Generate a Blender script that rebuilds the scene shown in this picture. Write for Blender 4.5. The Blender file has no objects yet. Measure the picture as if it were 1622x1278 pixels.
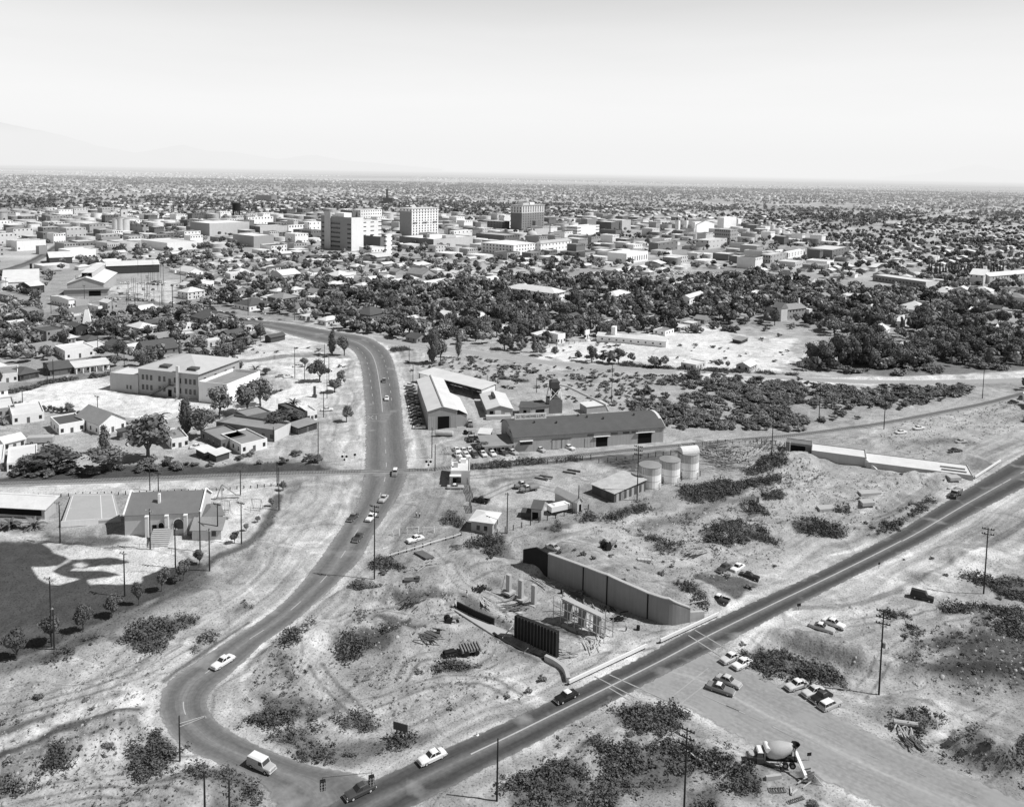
import bpy, math, random
import numpy as np
from mathutils import Matrix, Vector
random.seed(7); RNG = np.random.default_rng(7)
rad = math.radians
SC = bpy.context.scene
COL = SC.collection
F, CX, CY, CAMH = 1300.0, 811.0, 383.0, 100.0
PITCH, ROLL = math.atan(114/1300), 0.018
CM = Matrix.Rotation(rad(90)-PITCH, 3, 'X') @ Matrix.Rotation(ROLL, 3, 'Z')
CMN = np.array(CM)
def G(px, py, z=0.0):
 d = CM @ Vector(((px-CX)/F, -(py-CY)/F, -1))
 t = (z-CAMH)/d.z
 return d.x*t, d.y*t
def PROJ(x, y, z=0.0):
 v = CMN.T @ np.array([x, y, z-CAMH], dtype=float)
 return CX+F*v[0]/-v[2], CY-F*v[1]/-v[2]
def PROJA(x, y, z):
 P = np.stack([x, y, z-CAMH], 0)
 v = CMN.T @ P
 return CX+F*v[0]/-v[2], CY-F*v[1]/-v[2]
def HT(px, py, py2):
 "height of a vertical thing based at px,py whose top shows at py2"
 x, y = G(px, py)
 lo, hi = 0.0, 95.0
 for _ in range(40):
  m = (lo+hi)/2
  if PROJ(x, y, m)[1] > py2: lo = m
  else: hi = m
 return lo
def crop(x0, y0, s):
 return lambda x, y: (x0+x/s, y0+y/s)
c260 = crop(260, 400, 5.327); c0 = crop(0, 400, 5.327); c0b = crop(0, 560, 5.327); c260b = crop(260, 560, 5.327)
c640 = crop(640, 560, 3.686); c540 = crop(540, 480, 5.069); c540b = crop(540, 680, 5.069); c780 = crop(780, 840, 4.268)
c560 = crop(560, 840, 5.327); c1180 = crop(1180, 560, 3.67); c1080 = crop(1080, 900, 2.993); cf = crop(0, 760, 3.526)
c840 = crop(840, 680, 4.055); c600 = crop(600, 790, 10.14); c730 = crop(730, 740, 6.488); c180 = crop(180, 760, 6.758)
c440 = crop(440, 1020, 3.862); cbl = crop(0, 980, 3.379); c800 = crop(800, 1090, 4.055); c860 = crop(860, 500, 4.055)
c1300 = crop(1300, 840, 4.916); cmix = crop(1170, 1130, 8.635)
cam = bpy.data.cameras.new('camera'); camo = bpy.data.objects.new('camera', cam); COL.objects.link(camo)
cam.sensor_width = 36; cam.lens = F/1622*36; cam.sensor_fit = 'HORIZONTAL'
cam.shift_y = -(639-CY)/1622; cam.clip_start = 1; cam.clip_end = 200000
camo.matrix_world = Matrix.Translation((0, 0, CAMH)) @ CM.to_4x4()
SC.camera = camo
SUN_EL, SUN_AZ = rad(52), math.atan2(-0.12, 0.99)     # sun stands to the right and a little behind the camera
sd = Vector((math.cos(SUN_EL)*math.cos(SUN_AZ), math.cos(SUN_EL)*math.sin(SUN_AZ), math.sin(SUN_EL)))
sun = bpy.data.lights.new('sun', 'SUN'); sun.energy = 5.0; sun.angle = rad(0.5); sun.color = (1, 1, 1)
so = bpy.data.objects.new('sun', sun); COL.objects.link(so)
so.rotation_euler = (-sd).to_track_quat('-Z', 'Y').to_euler(); so.location = (200, -30, 300)
W = bpy.data.worlds.new('World'); SC.world = W; W.use_nodes = True
nt = W.node_tree; nt.nodes.clear()
sky = nt.nodes.new('ShaderNodeTexSky'); sky.sky_type = 'NISHITA'; sky.sun_disc = False
sky.sun_elevation = SUN_EL; sky.sun_rotation = rad(90)-SUN_AZ; sky.altitude = 800; sky.dust_density = 1.0; sky.air_density = 1.2; sky.ozone_density = 1.0
bw = nt.nodes.new('ShaderNodeRGBToBW'); bg = nt.nodes.new('ShaderNodeBackground'); wo = nt.nodes.new('ShaderNodeOutputWorld')
gm = nt.nodes.new('ShaderNodeGamma'); gm.inputs[1].default_value = .30
tcw = nt.nodes.new('ShaderNodeTexCoord'); sxw = nt.nodes.new('ShaderNodeSeparateXYZ'); rpw = nt.nodes.new('ShaderNodeValToRGB'); mxw = nt.nodes.new('ShaderNodeMath'); mxw.operation = 'MULTIPLY'; bst = nt.nodes.new('ShaderNodeMath'); bst.operation = 'MULTIPLY'; bst.inputs[1].default_value = 4.2
e = rpw.color_ramp.elements            # hazy horizon, clear zenith
for _ in range(4): e.new(.5)
for i, (p, q) in enumerate(((0, 1.0), (.06, .95), (.16, .82), (.3, .42), (.55, .16), (1, .12))): e[i].position = p; e[i].color = (q, q, q, 1)
nt.links.new(tcw.outputs['Generated'], sxw.inputs[0]); nt.links.new(sxw.outputs[2], rpw.inputs[0])
nt.links.new(sky.outputs[0], bw.inputs[0]); nt.links.new(bw.outputs[0], gm.inputs[0]); nt.links.new(gm.outputs[0], mxw.inputs[0]); nt.links.new(rpw.outputs[0], mxw.inputs[1]); nzw = nt.nodes.new('ShaderNodeTexNoise'); mpw = nt.nodes.new('ShaderNodeMapping'); mpw.inputs['Scale'].default_value = (1.3, 1.3, 11); nt.links.new(tcw.outputs['Generated'], mpw.inputs[0]); nt.links.new(mpw.outputs[0], nzw.inputs['Vector']); nzw.inputs['Scale'].default_value = 1.6; nzw.inputs['Detail'].default_value = 5
ndw = nt.nodes.new('ShaderNodeMath'); ndw.operation = 'MULTIPLY_ADD'; ndw.inputs[1].default_value = .22; ndw.inputs[2].default_value = .89; nt.links.new(nzw.outputs[0], ndw.inputs[0]); ndx = nt.nodes.new('ShaderNodeMath'); ndx.operation = 'MULTIPLY'; nt.links.new(mxw.outputs[0], ndx.inputs[0]); nt.links.new(ndw.outputs[0], ndx.inputs[1])
nt.links.new(ndx.outputs[0], bst.inputs[0]); nt.links.new(bst.outputs[0], bg.inputs[0]); nt.links.new(bg.outputs[0], wo.inputs[0])
bg.inputs[1].default_value = 0.15
SC.view_settings.view_transform = 'Standard'; SC.view_settings.look = 'None'; SC.view_settings.exposure = 0; SC.view_settings.gamma = 1
SC.render.engine = 'CYCLES'
SC.cycles.max_bounces = 4; SC.cycles.diffuse_bounces = 2; SC.cycles.glossy_bounces = 2; SC.cycles.transmission_bounces = 2; SC.cycles.volume_bounces = 0
SC.cycles.caustics_reflective = False; SC.cycles.caustics_refractive = False
MATS = {}
def mat(name, v, var=0.15, scale=0.6, rough=0.9, rnd=0.0, bump=0.0, spec=0.15, fine=0.0, wave=None, streak=0.0, ramp=None, lo=None):
 if name in MATS: return MATS[name]
 m = bpy.data.materials.new(name); m.use_nodes = True; n = m.node_tree.nodes; l = m.node_tree.links
 b = n['Principled BSDF']; b.inputs['Roughness'].default_value = rough; b.inputs['Specular IOR Level'].default_value = spec
 geo = n.new('ShaderNodeNewGeometry'); tc = n.new('ShaderNodeTexCoord')
 def math_(op, a, c):
  k = n.new('ShaderNodeMath'); k.operation = op
  for i, s in enumerate((a, c)):
   if isinstance(s, (int, float)): k.inputs[i].default_value = s
   else: l.new(s, k.inputs[i])
  return k.outputs[0]
 def noise(sc, vec, det=4):
  t = n.new('ShaderNodeTexNoise'); t.inputs['Scale'].default_value = sc; t.inputs['Detail'].default_value = det; t.inputs['Roughness'].default_value = .6
  l.new(vec, t.inputs['Vector']); return t.outputs[0]
 val = None
 if ramp:
  oi = n.new('ShaderNodeObjectInfo'); cr = n.new('ShaderNodeValToRGB'); cr.color_ramp.interpolation = 'CONSTANT'
  e = cr.color_ramp.elements
  while len(e) < len(ramp): e.new(0.5)
  for i, (p_, q) in enumerate(ramp): e[i].position = p_; e[i].color = (q, q, q, 1)
  l.new(oi.outputs['Random'], cr.inputs[0]); val = cr.outputs[0]
 base = v if val is None else val
 k = math_('MULTIPLY_ADD', noise(scale, geo.outputs['Position']), 2*var); k.node.inputs[2].default_value = 1-var
 cur = math_('MULTIPLY', base, k)
 if rnd:
  oi = n.new('ShaderNodeObjectInfo'); r = math_('MULTIPLY_ADD', oi.outputs['Random'], 2*rnd); r.node.inputs[2].default_value = 1-rnd
  cur = math_('MULTIPLY', cur, r)
 if fine:
  r = math_('MULTIPLY_ADD', noise(scale*9, geo.outputs['Position'], 3), 2*fine); r.node.inputs[2].default_value = 1-fine
  cur = math_('MULTIPLY', cur, r)
 if streak:
  mp = n.new('ShaderNodeMapping'); mp.inputs['Scale'].default_value = (1.6, 1.6, 0.12); l.new(geo.outputs['Position'], mp.inputs[0])
  r = math_('MULTIPLY_ADD', noise(1.0, mp.outputs[0], 3), 2*streak); r.node.inputs[2].default_value = 1-streak
  cur = math_('MULTIPLY', cur, r)
 if wave:
  axis, ws, amp = wave
  wt = n.new('ShaderNodeTexWave'); wt.bands_direction = axis; wt.inputs['Scale'].default_value = ws; wt.inputs['Distortion'].default_value = 0.4
  l.new(tc.outputs['Object'], wt.inputs['Vector'])
  r = math_('MULTIPLY_ADD', wt.outputs['Fac'], 2*amp); r.node.inputs[2].default_value = 1-amp
  cur = math_('MULTIPLY', cur, r)
 l.new(cur, b.inputs['Base Color'])
 if bump:
  bp = n.new('ShaderNodeBump'); bp.inputs['Strength'].default_value = bump; bp.inputs['Distance'].default_value = 0.3
  l.new(noise(scale*4, geo.outputs['Position']), bp.inputs['Height']); l.new(bp.outputs[0], b.inputs['Normal'])
 MATS[name] = m; return m
def node_of(s): return s.node
M = dict(
 asphalt=None,
 white=mat('white_stucco', .80, .08, .3, rnd=.06, streak=.10), cream=mat('cream_stucco', .56, .10, .3, rnd=.15, streak=.12),
 grey=mat('grey_stucco', .36, .12, .3, rnd=.15, streak=.12), brick=mat('brick', .17, .15, .8, rnd=.2, fine=.15, streak=.1), dark=mat('dark_wall', .07, .2, .5, rnd=.2),
 brickmid=mat('brick_mid', .27, .12, .8, rnd=.1, fine=.12, streak=.1),
 wall=mat('house_wall', .5, .1, .4, streak=.1, ramp=[(0, .68), (.45, .5), (.7, .34), (.88, .2)]),
 roofmix=mat('house_roof', .4, .12, .5, fine=.12, ramp=[(0, .62), (.26, .42), (.42, .26), (.6, .13), (.82, .075)]),
 roofflat=mat('flat_roof', .5, .14, .15, fine=.1, ramp=[(0, .78), (.4, .6), (.65, .42), (.85, .22)]),
 roofwhite=mat('white_roof', .62, .22, .22, fine=.14), roofpale=mat('pale_roof', .46, .14, .25, fine=.10), roofgrey=mat('grey_roof', .26, .25, .25, fine=.2), roofdark=mat('dark_roof', .10, .2, .3, fine=.15), rooftile=mat('tile_roof', .17, .18, .6, fine=.2),
 tin=mat('tin_roof', .60, .18, .18, rough=.6, wave=('X', 1.4, .05)), tindull=mat('dull_tin', .42, .12, .2, rough=.6, wave=('X', 1.4, .06), streak=.06),
 tinwall=mat('corrugated_wall', .34, .12, .15, rough=.7, wave=('X', 1.2, .12), streak=.14), rust=mat('weathered_tin', .44, .35, .5, wave=('X', .9, .25), fine=.2),
 plank=mat('plank_wall', .36, .15, .4, wave=('X', 1.1, .14), streak=.2), plankdark=mat('dark_plank', .08, .3, .6, wave=('X', 1.5, .3)),
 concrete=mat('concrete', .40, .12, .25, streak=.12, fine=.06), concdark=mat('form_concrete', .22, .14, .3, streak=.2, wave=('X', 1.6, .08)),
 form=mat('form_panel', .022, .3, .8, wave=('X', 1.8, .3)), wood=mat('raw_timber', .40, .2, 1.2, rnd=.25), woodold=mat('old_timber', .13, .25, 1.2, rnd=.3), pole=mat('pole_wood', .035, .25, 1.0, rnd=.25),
 glass=mat('window_glass', .03, .2, .3, rough=.15, spec=.5, rnd=.5), open=mat('dark_opening', .008, .1, .5), frame=mat('window_frame', .5, .1, 1.0),
 steel=mat('steel', .22, .2, .8, rough=.5, rnd=.2), black=mat('black_metal', .02, .2, 1.0, rough=.5), tyre=mat('tyre_rubber', .02, .2, 2.0), chrome=mat('chrome', .55, .05, 1.0, rough=.2, spec=.6),
 paintw=mat('white_paint', .72, .06, .6, rough=.5), lamp=mat('lamp_lens', .6, .05, 1.0, rough=.2, spec=.5),
 leafd=mat('leaf_dark', .125, .45, .5, rnd=.35), leafm=mat('leaf_mid', .18, .45, .5, rnd=.35), leafp=mat('leaf_pale', .25, .4, .5, rnd=.3), bark=mat('bark', .10, .3, 1.5, rnd=.3),
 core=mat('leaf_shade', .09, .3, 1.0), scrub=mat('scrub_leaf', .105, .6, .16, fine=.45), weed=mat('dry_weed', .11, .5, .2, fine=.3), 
 skin=mat('skin', .36, .05, 2.0), hair=mat('hair', .03, .1, 2.0), shirt=mat('shirt_cloth', .7, .06, 2.0, rnd=.2), jeans=mat('trouser_cloth', .03, .2, 2.0, rnd=.3), straw=mat('hat_straw', .5, .1, 3.0),
 dirt=mat('dug_dirt', .36, .25, .4, fine=.25, bump=.6), dirtd=mat('dark_dirt', .17, .3, .4, fine=.3, bump=.6), rail=mat('rail_steel', .22, .2, .5, rough=.4), mark=mat('road_paint', .42, .25, .5, fine=.2),
 markold=mat('worn_paint', .33, .35, .5, fine=.3),
 rock=mat('mountain_rock', .22, .3, .0006),
)
PAINT = {k: mat('car_paint_'+k, v, .03, .5, rough=.28, spec=.5) for k, v in dict(white=.75, cream=.55, light=.42, grey=.2, dark=.06, black=.015).items()}
class MB:
 def __init__(s): s.v = []; s.f = []
 def add(s, vs, fs):
  o = len(s.v); s.v += [tuple(q) for q in vs]; s.f += [tuple(i+o for i in f) for f in fs]; return s
 def box(s, x0, y0, z0, x1, y1, z1, top=True, bottom=False, rz=0, c=None):
  vs = [(x0,y0,z0),(x1,y0,z0),(x1,y1,z0),(x0,y1,z0),(x0,y0,z1),(x1,y0,z1),(x1,y1,z1),(x0,y1,z1)]
  if rz:
   cx, cy = c if c else ((x0+x1)/2, (y0+y1)/2); k, q = math.cos(rz), math.sin(rz)
   vs = [(cx+(x-cx)*k-(y-cy)*q, cy+(x-cx)*q+(y-cy)*k, z) for x, y, z in vs]
  fs = [(0,1,5,4),(1,2,6,5),(2,3,7,6),(3,0,4,7)]
  if top: fs.append((4,5,6,7))
  if bottom: fs.append((3,2,1,0))
  return s.add(vs, fs)
 def tube(s, p0, p1, r0, r1=None, n=6, cap=True):
  r1 = r0 if r1 is None else r1
  a, b = Vector(p0), Vector(p1); d = (b-a).normalized()
  u = d.orthogonal().normalized(); w = d.cross(u)
  vs = []
  for p, r in ((a, r0), (b, r1)):
   for i in range(n):
    t = 2*math.pi*i/n; vs.append(p+u*(r*math.cos(t))+w*(r*math.sin(t)))
  fs = [(i, (i+1) % n, n+(i+1) % n, n+i) for i in range(n)]
  if cap: fs += [tuple(range(n-1, -1, -1)), tuple(range(n, 2*n))]
  return s.add(vs, fs)
 def beam(s, p0, p1, w, h):
  a, b = Vector(p0), Vector(p1); d = (b-a).normalized()
  u = Vector((-d.y, d.x, 0)); u = u.normalized() if u.length > 1e-6 else Vector((1, 0, 0)); k = d.cross(u)
  vs = [p+u*(i*w/2)+k*(j*h/2) for p in (a, b) for i, j in ((-1,-1),(1,-1),(1,1),(-1,1))]
  return s.add(vs, [(0,1,2,3),(7,6,5,4),(0,4,5,1),(1,5,6,2),(2,6,7,3),(3,7,4,0)])
 def prism(s, poly, z0, z1):
  n = len(poly); vs = [(x, y, z0) for x, y in poly]+[(x, y, z1) for x, y in poly]
  return s.add(vs, [(i, (i+1) % n, n+(i+1) % n, n+i) for i in range(n)]+[tuple(range(n, 2*n)), tuple(range(n-1, -1, -1))])
 def loft(s, rings, cap=True):
  n = len(rings[0]); vs = [p for r in rings for p in r]; fs = []
  for k in range(len(rings)-1):
   fs += [(k*n+i, k*n+(i+1) % n, (k+1)*n+(i+1) % n, (k+1)*n+i) for i in range(n)]
  if cap: fs += [tuple(range(n-1, -1, -1)), tuple((len(rings)-1)*n+i for i in range(n))]
  return s.add(vs, fs)
 def lathe(s, prof, n=16, cx=0, cy=0):
  return s.loft([[(cx+r*math.cos(2*math.pi*i/n), cy+r*math.sin(2*math.pi*i/n), z) for i in range(n)] for r, z in prof])
 def mesh(s, name, m=None, smooth=False):
  me = bpy.data.meshes.new(name); me.from_pydata(s.v, [], s.f)
  if m is not None:
   for q in (m if isinstance(m, (list, tuple)) else [m]): me.materials.append(q)
  if smooth: me.polygons.foreach_set('use_smooth', [True]*len(me.polygons))
  me.update(); return me
 def build(s, name, m, parent=None, loc=(0,0,0), rz=0, smooth=False):
  return put(s.mesh(name, m, smooth), name, parent, loc, rz)
def put(me, name, parent=None, loc=(0,0,0), rz=0, scale=None, m=None):
 o = bpy.data.objects.new(name, me); COL.objects.link(o); o.location = loc; o.rotation_euler = (0, 0, rz)
 if scale is not None: o.scale = scale
 if parent is not None: o.parent = parent
 if m is not None:
  o.material_slots[0].link = 'OBJECT'; o.material_slots[0].material = m
 return o
def tag(o, label=None, cat=None, group=None, kind=None):
 if label: o['label'] = label
 if cat: o['category'] = cat
 if group: o['group'] = group
 if kind: o['kind'] = kind
 return o
def thing(name, label, cat, loc=(0,0,0), rz=0, group=None):
 o = bpy.data.objects.new(name, None); COL.objects.link(o); o.location = loc; o.rotation_euler = (0, 0, rz)
 o.empty_display_size = .5
 return tag(o, label, cat, group)
KIDS = {}
def copy_tree(o, parent=None):
 c = o.copy(); COL.objects.link(c); c.parent = parent
 for k in o.children: copy_tree(k, c)
 return c
def dup(o, loc, rz, label=None, group=None, scale=None):
 c = copy_tree(o); c.location = loc; c.rotation_euler = (0, 0, rz)
 if scale: c.scale = scale
 if label: c['label'] = label
 if group: c['group'] = group
 return c
def np_mesh(name, V, Fq, m, smooth=False):
 "V (n,3), Fq (k,4) or (k,3) -> mesh, fast"
 me = bpy.data.meshes.new(name); k = Fq.shape[1]
 me.vertices.add(len(V)); me.vertices.foreach_set('co', np.ascontiguousarray(V, dtype=np.float32).ravel())
 me.loops.add(Fq.size); me.loops.foreach_set('vertex_index', np.ascontiguousarray(Fq, dtype=np.int32).ravel())
 me.polygons.add(len(Fq)); me.polygons.foreach_set('loop_start', np.arange(0, Fq.size, k, dtype=np.int32))
 try: me.polygons.foreach_set('loop_total', np.full(len(Fq), k, dtype=np.int32))
 except Exception: pass
 if smooth: me.polygons.foreach_set('use_smooth', np.ones(len(Fq), dtype=bool))
 for q in (m if isinstance(m, (list, tuple)) else [m]): me.materials.append(q)
 me.update(calc_edges=True); return me
def stamp(TV, TF, pos, scl, rot):
 "copies of one template (TV,TF) at pos (N,3) with scale (N,3) and z rotation (N)"
 N = len(pos); c, s = np.cos(rot)[:, None], np.sin(rot)[:, None]
 x = TV[None, :, 0]*scl[:, None, 0]; y = TV[None, :, 1]*scl[:, None, 1]; z = TV[None, :, 2]*scl[:, None, 2]
 V = np.stack([x*c-y*s+pos[:, None, 0], x*s+y*c+pos[:, None, 1], z+pos[:, None, 2]], -1).reshape(-1, 3)
 Fa = (TF[None]+(np.arange(N)*len(TV))[:, None, None]).reshape(-1, TF.shape[1])
 return V, Fa
def vnoise(x, y, seed=0):
 xi = np.floor(x).astype(np.int64); yi = np.floor(y).astype(np.int64); xf = x-xi; yf = y-yi
 u = xf*xf*(3-2*xf); v = yf*yf*(3-2*yf)
 def h(a, b):
  k = (a*374761393+b*668265263+seed*974711) & 0xffffffff
  k = ((k ^ (k >> 13))*1274126177) & 0xffffffff
  return ((k ^ (k >> 16)) & 0xffff)/65535.0
 return (h(xi, yi)*(1-u)+h(xi+1, yi)*u)*(1-v)+(h(xi, yi+1)*(1-u)+h(xi+1, yi+1)*u)*v
def fbm(x, y, s, oct=4, seed=0):
 t = 0; a = .5; tot = 0
 for k in range(oct):
  t = t+a*vnoise(x/s*2**k+17.3*k, y/s*2**k+9.1*k, seed+k); tot += a; a *= .55
 return t/tot
def W_(pts): return np.array([G(*p) for p in pts])
def segdist(x, y, P, closed):
 d = np.full(x.shape, 1e9); n = len(P)
 for i in range(n if closed else n-1):
  a = P[i]; b = P[(i+1) % n]; ab = b-a; L = max(ab@ab, 1e-9)
  t = np.clip(((x-a[0])*ab[0]+(y-a[1])*ab[1])/L, 0, 1)
  d = np.minimum(d, np.hypot(x-a[0]-t*ab[0], y-a[1]-t*ab[1]))
 return d
def inside(x, y, P):
 r = np.zeros(x.shape, bool); n = len(P); j = n-1
 for i in range(n):
  xi, yi = P[i]; xj, yj = P[j]
  c = ((yi > y) != (yj > y)) & (x < (xj-xi)*(y-yi)/(yj-yi+1e-12)+xi)
  r ^= c; j = i
 return r
def sstep(a, b, v):
 t = np.clip((v-a)/(b-a), 0, 1); return t*t*(3-2*t)
def polymask(x, y, P, soft, wob=None):
 out = np.zeros(x.shape); mg = soft*3+1
 sel = (x > P[:, 0].min()-mg) & (x < P[:, 0].max()+mg) & (y > P[:, 1].min()-mg) & (y < P[:, 1].max()+mg)
 if not sel.any(): return out
 xs, ys = x[sel], y[sel]; d = segdist(xs, ys, P, True); d = np.where(inside(xs, ys, P), d, -d)
 if wob is not None: d = d+(wob[sel]-.5)*soft*4
 out[sel] = sstep(-soft, soft, d); return out
def linemask(x, y, P, w, soft, wob=None):
 out = np.zeros(x.shape); mg = w+soft*3+1
 sel = (x > P[:, 0].min()-mg) & (x < P[:, 0].max()+mg) & (y > P[:, 1].min()-mg) & (y < P[:, 1].max()+mg)
 if not sel.any(): return out
 xs, ys = x[sel], y[sel]; d = w/2-segdist(xs, ys, P, False)
 if wob is not None: d = d+(wob[sel]-.5)*soft*3
 out[sel] = sstep(-soft, soft, d); return out
def spline(P, per=8):
 P = np.asarray(P, float); Q = np.vstack([2*P[0]-P[1], P, 2*P[-1]-P[-2]]); out = []
 for i in range(1, len(Q)-2):
  for k in range(per):
   t = k/per
   out.append(.5*((2*Q[i])+(-Q[i-1]+Q[i+1])*t+(2*Q[i-1]-5*Q[i]+4*Q[i+1]-Q[i+2])*t*t+(-Q[i-1]+3*Q[i]-3*Q[i+1]+Q[i+2])*t**3))
 out.append(P[-1]); return np.array(out)
def L_(c, *p): return [c(p[i], p[i+1]) for i in range(0, len(p), 2)]
def pr(*a): return np.array([[G(*a[i]), G(*a[i+1])] for i in range(0, len(a), 2)])
ROAD_A = pr((360,511),(354,504),(421,520),(418,508),(460,531),(466,513),(508,543),(535,525),(545,549),(580,533),(563,563),(607,547),(570,585),(622,565),(574,620),(633,605),
 (577,660),(639,650),(577,700),(643,700),(575,745),(648,745),(569,785),(634,785),(557,812),(612,818),(540,834),(592,848),(505,884),(575,882),(460,941),(540,919),(414,980),(473,980),
 (360,1014),(420,1018),(305,1050),(373,1063),(266,1078),(346,1085),(251,1107),(331,1108),(254,1140),(338,1132),(285,1181),(368,1157),(340,1208),(429,1187),(400,1236),(500,1212),(428,1270),(570,1226),(436,1330),(610,1262))
ROAD_B = pr((440,1320),(560,1345),(500,1284),(640,1288),(590,1235),(690,1262),(690,1190),(764,1222),(764,1158),(860,1172),(860,1114),(926,1136),(926,1083),(1014,1090),(1014,1040),(1080,1056),
 (1080,1004),(1160,1015),(1180,958),(1240,972),(1300,903),(1370,906),(1414,845),(1480,850),(1500,792),(1560,806),(1622,718),(1690,738),(1740,648),(1800,672))
ROAD_D = pr((985,1092),(1110,1026),(1075,1120),(1185,1055),(1100,1131),(1240,1086),(1197,1187),(1334,1132),(1290,1232),(1420,1177),(1420,1295),(1560,1237),(1500,1330),(1680,1290))
ROAD_C = pr((590,532),(600,542),(640,538),(642,551),(690,546),(690,556),(737,553),(737,561),(860,570),(860,577),(968,579),(968,586),(1107,588),(1107,594),(1260,597),(1260,603),(1420,602),(1420,609),(1622,598),(1622,606),(1720,590),(1720,600))
RAIL = W_([(-90,770),(0,767),(150,762),(300,756),(440,751),(555,748),(640,746),(680,745),(740,739),(830,731),(920,722),(1000,714),(1100,704),(1180,697),(1260,690),(1330,681),(1400,671),(1480,656),(1560,640),(1622,624),(1720,602)])
RAIL = spline(RAIL, 6)
def ribpoly(R): return np.vstack([R[:, 0], R[::-1, 1]])
def ribsp(R, per=10): return np.stack([spline(R[:, 0], per), spline(R[:, 1], per)], 1)
RIBS = {k: ribsp(R) for k, R in dict(A=ROAD_A, B=ROAD_B, D=ROAD_D, C=ROAD_C).items()}
ROADP = {k: ribpoly(R[::3]) for k, R in RIBS.items()}
WALL_T = W_(L_(c780, 372,325, 610,425, 770,505, 1045,598, 1200,640, 1335,622))   # foot of the big retaining wall
MOUNDS = [(1195,955,9,3,1.6,.4),(690,952,14,4,1.2,.1),(540,1005,16,6,1.6,.5),(450,1035,14,5,1.2,.6),(600,1020,10,5,1.2,.2),(1310,1025,14,3.2,1.6,-.5),(1300,1043,13,2.2,-1.0,-.5),
 (1580,1192,8,6,2.6,0),(1240,735,18,9,2.2,.3),(1300,835,14,3,1.2,-.1),(1090,945,14,5,1.0,.2),(820,862,8,5,1.6,0),(860,985,12,4,-.6,-.7),(1545,880,12,5,1.1,0),(1560,985,14,5,1.0,.2),(1250,1200,5,4,-.9,0),(1290,1210,5,4,1.0,.3),
 (1110,875,8,5,1.0,0),(1140,715,16,5,1.6,.1),(720,1090,12,5,.6,.3),(240,1120,18,5,.7,.5),(120,1165,20,4,.8,.3),(1480,760,14,5,1.2,.3),(620,945,16,3,1.5,.15),(660,1005,9,5,1.0,.4),(505,960,10,4,1.0,.8),(760,895,8,4,1.2,0),(790,930,9,3,-1.0,-.6),(960,850,8,3,1.0,.2),(1000,930,6,3,.9,0),(1180,840,14,4,1.3,.2),(1260,790,18,6,1.4,.3),(1350,800,10,4,1.2,0),(1420,760,12,4,1.2,.2),(1400,700,14,4,1.0,.1),(60,1210,16,4,1.0,.4),(200,1180,14,3,-.8,.5),(330,1240,12,4,1.0,.4),(1450,1130,10,5,1.2,0),(1500,1060,14,4,.9,.1),(1180,1200,10,5,1.0,-.4),(980,1190,9,4,.9,.2),(850,900,7,4,1.3,0),(700,905,9,2.5,.9,.3)]
MW = [(G(a, b), rx, ry, h, t) for a, b, rx, ry, h, t in MOUNDS]
LEVEE = W_([(1080,595),(1180,599),(1300,603),(1420,604),(1622,600),(1760,588)])
def hz(x, y):
 x = np.asarray(x, float); y = np.asarray(y, float); sh = x.shape; x = x.ravel(); y = y.ravel()
 h = np.zeros(x.shape); near = (y < 760) & (np.abs(x) < 620)
 if near.any():
  xs, ys = x[near], y[near]
  k = (fbm(xs, ys, 16, 3, 5)-.5)*1.1+(fbm(xs, ys, 3.2, 3, 8)-.5)*.4+.3*sstep(.55, .75, fbm(xs, ys, 11, 3, 9))
  for (cx, cy), rx, ry, hh, t in MW:
   u = ((xs-cx)*math.cos(t)+(ys-cy)*math.sin(t))/rx; v = (-(xs-cx)*math.sin(t)+(ys-cy)*math.cos(t))/ry
   k = k+1.3*hh*sstep(1.25, .35, np.hypot(u, v)+.5*(fbm(xs, ys, 4, 3, 31)-.5))*(.75+.5*fbm(xs, ys, 2.5, 2, 32))
  d = segdist(xs, ys, WALL_T, False); side = np.zeros(xs.shape, bool)
  P = np.vstack([WALL_T, G(1180,965), G(1330,880), G(1100,800), G(880,815), G(838,868)]); side = inside(xs, ys, P)
  tt = np.clip((WALL_T[-1, 0]-xs)/(WALL_T[-1, 0]-WALL_T[0, 0]), 0, 1)
  k = np.where(side, k+sstep(.8, 2.2, d)*(2.2+3.4*sstep(0, .5, tt))*np.clip(1-d/42, 0, 1)**1.3*sstep(0, 1, segdist(xs, ys, np.vstack([WALL_T[-1:], P[len(WALL_T):], WALL_T[:1]]), False)/11), k)
  dl = segdist(xs, ys, LEVEE, False); k = k+2.6*sstep(9, 2, dl)
  m = np.ones(xs.shape)
  for R in ROADP.values():
   m = np.minimum(m, 1-polymask(xs, ys, R, 2.0)); 
   dd = segdist(xs, ys, R, True); m = np.minimum(m, np.where(inside(xs, ys, R), 0, np.clip((dd-.6)/4, 0, 1)))
  m = np.minimum(m, np.clip((segdist(xs, ys, RAIL, False)-3)/4, 0, 1))
  h[near] = k*m*sstep(760, 600, ys)
 return h.reshape(sh)
def at(px, py):
 z = 0.0
 for _ in range(5):
  x, y = G(px, py, z); z = float(hz(np.array([x]), np.array([y]))[0])
 return x, y, z
def atN(pts):
 pts = np.asarray(pts, float); x = np.array([G(*p) for p in pts])
 for _ in range(3):
  z = hz(x[:, 0], x[:, 1]); x = np.array([G(p[0], p[1], q) for p, q in zip(pts, z)])
 return np.column_stack([x, hz(x[:, 0], x[:, 1])])
PAINTS = []
def pp(c, tone, soft, *p): PAINTS.append(('p', W_(L_(c, *p)), 0, soft, tone))
def pl(c, tone, w, soft, *p): PAINTS.append(('l', spline(W_(L_(c, *p)), 4), w, soft, tone))
full = crop(0, 0, 1)
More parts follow.
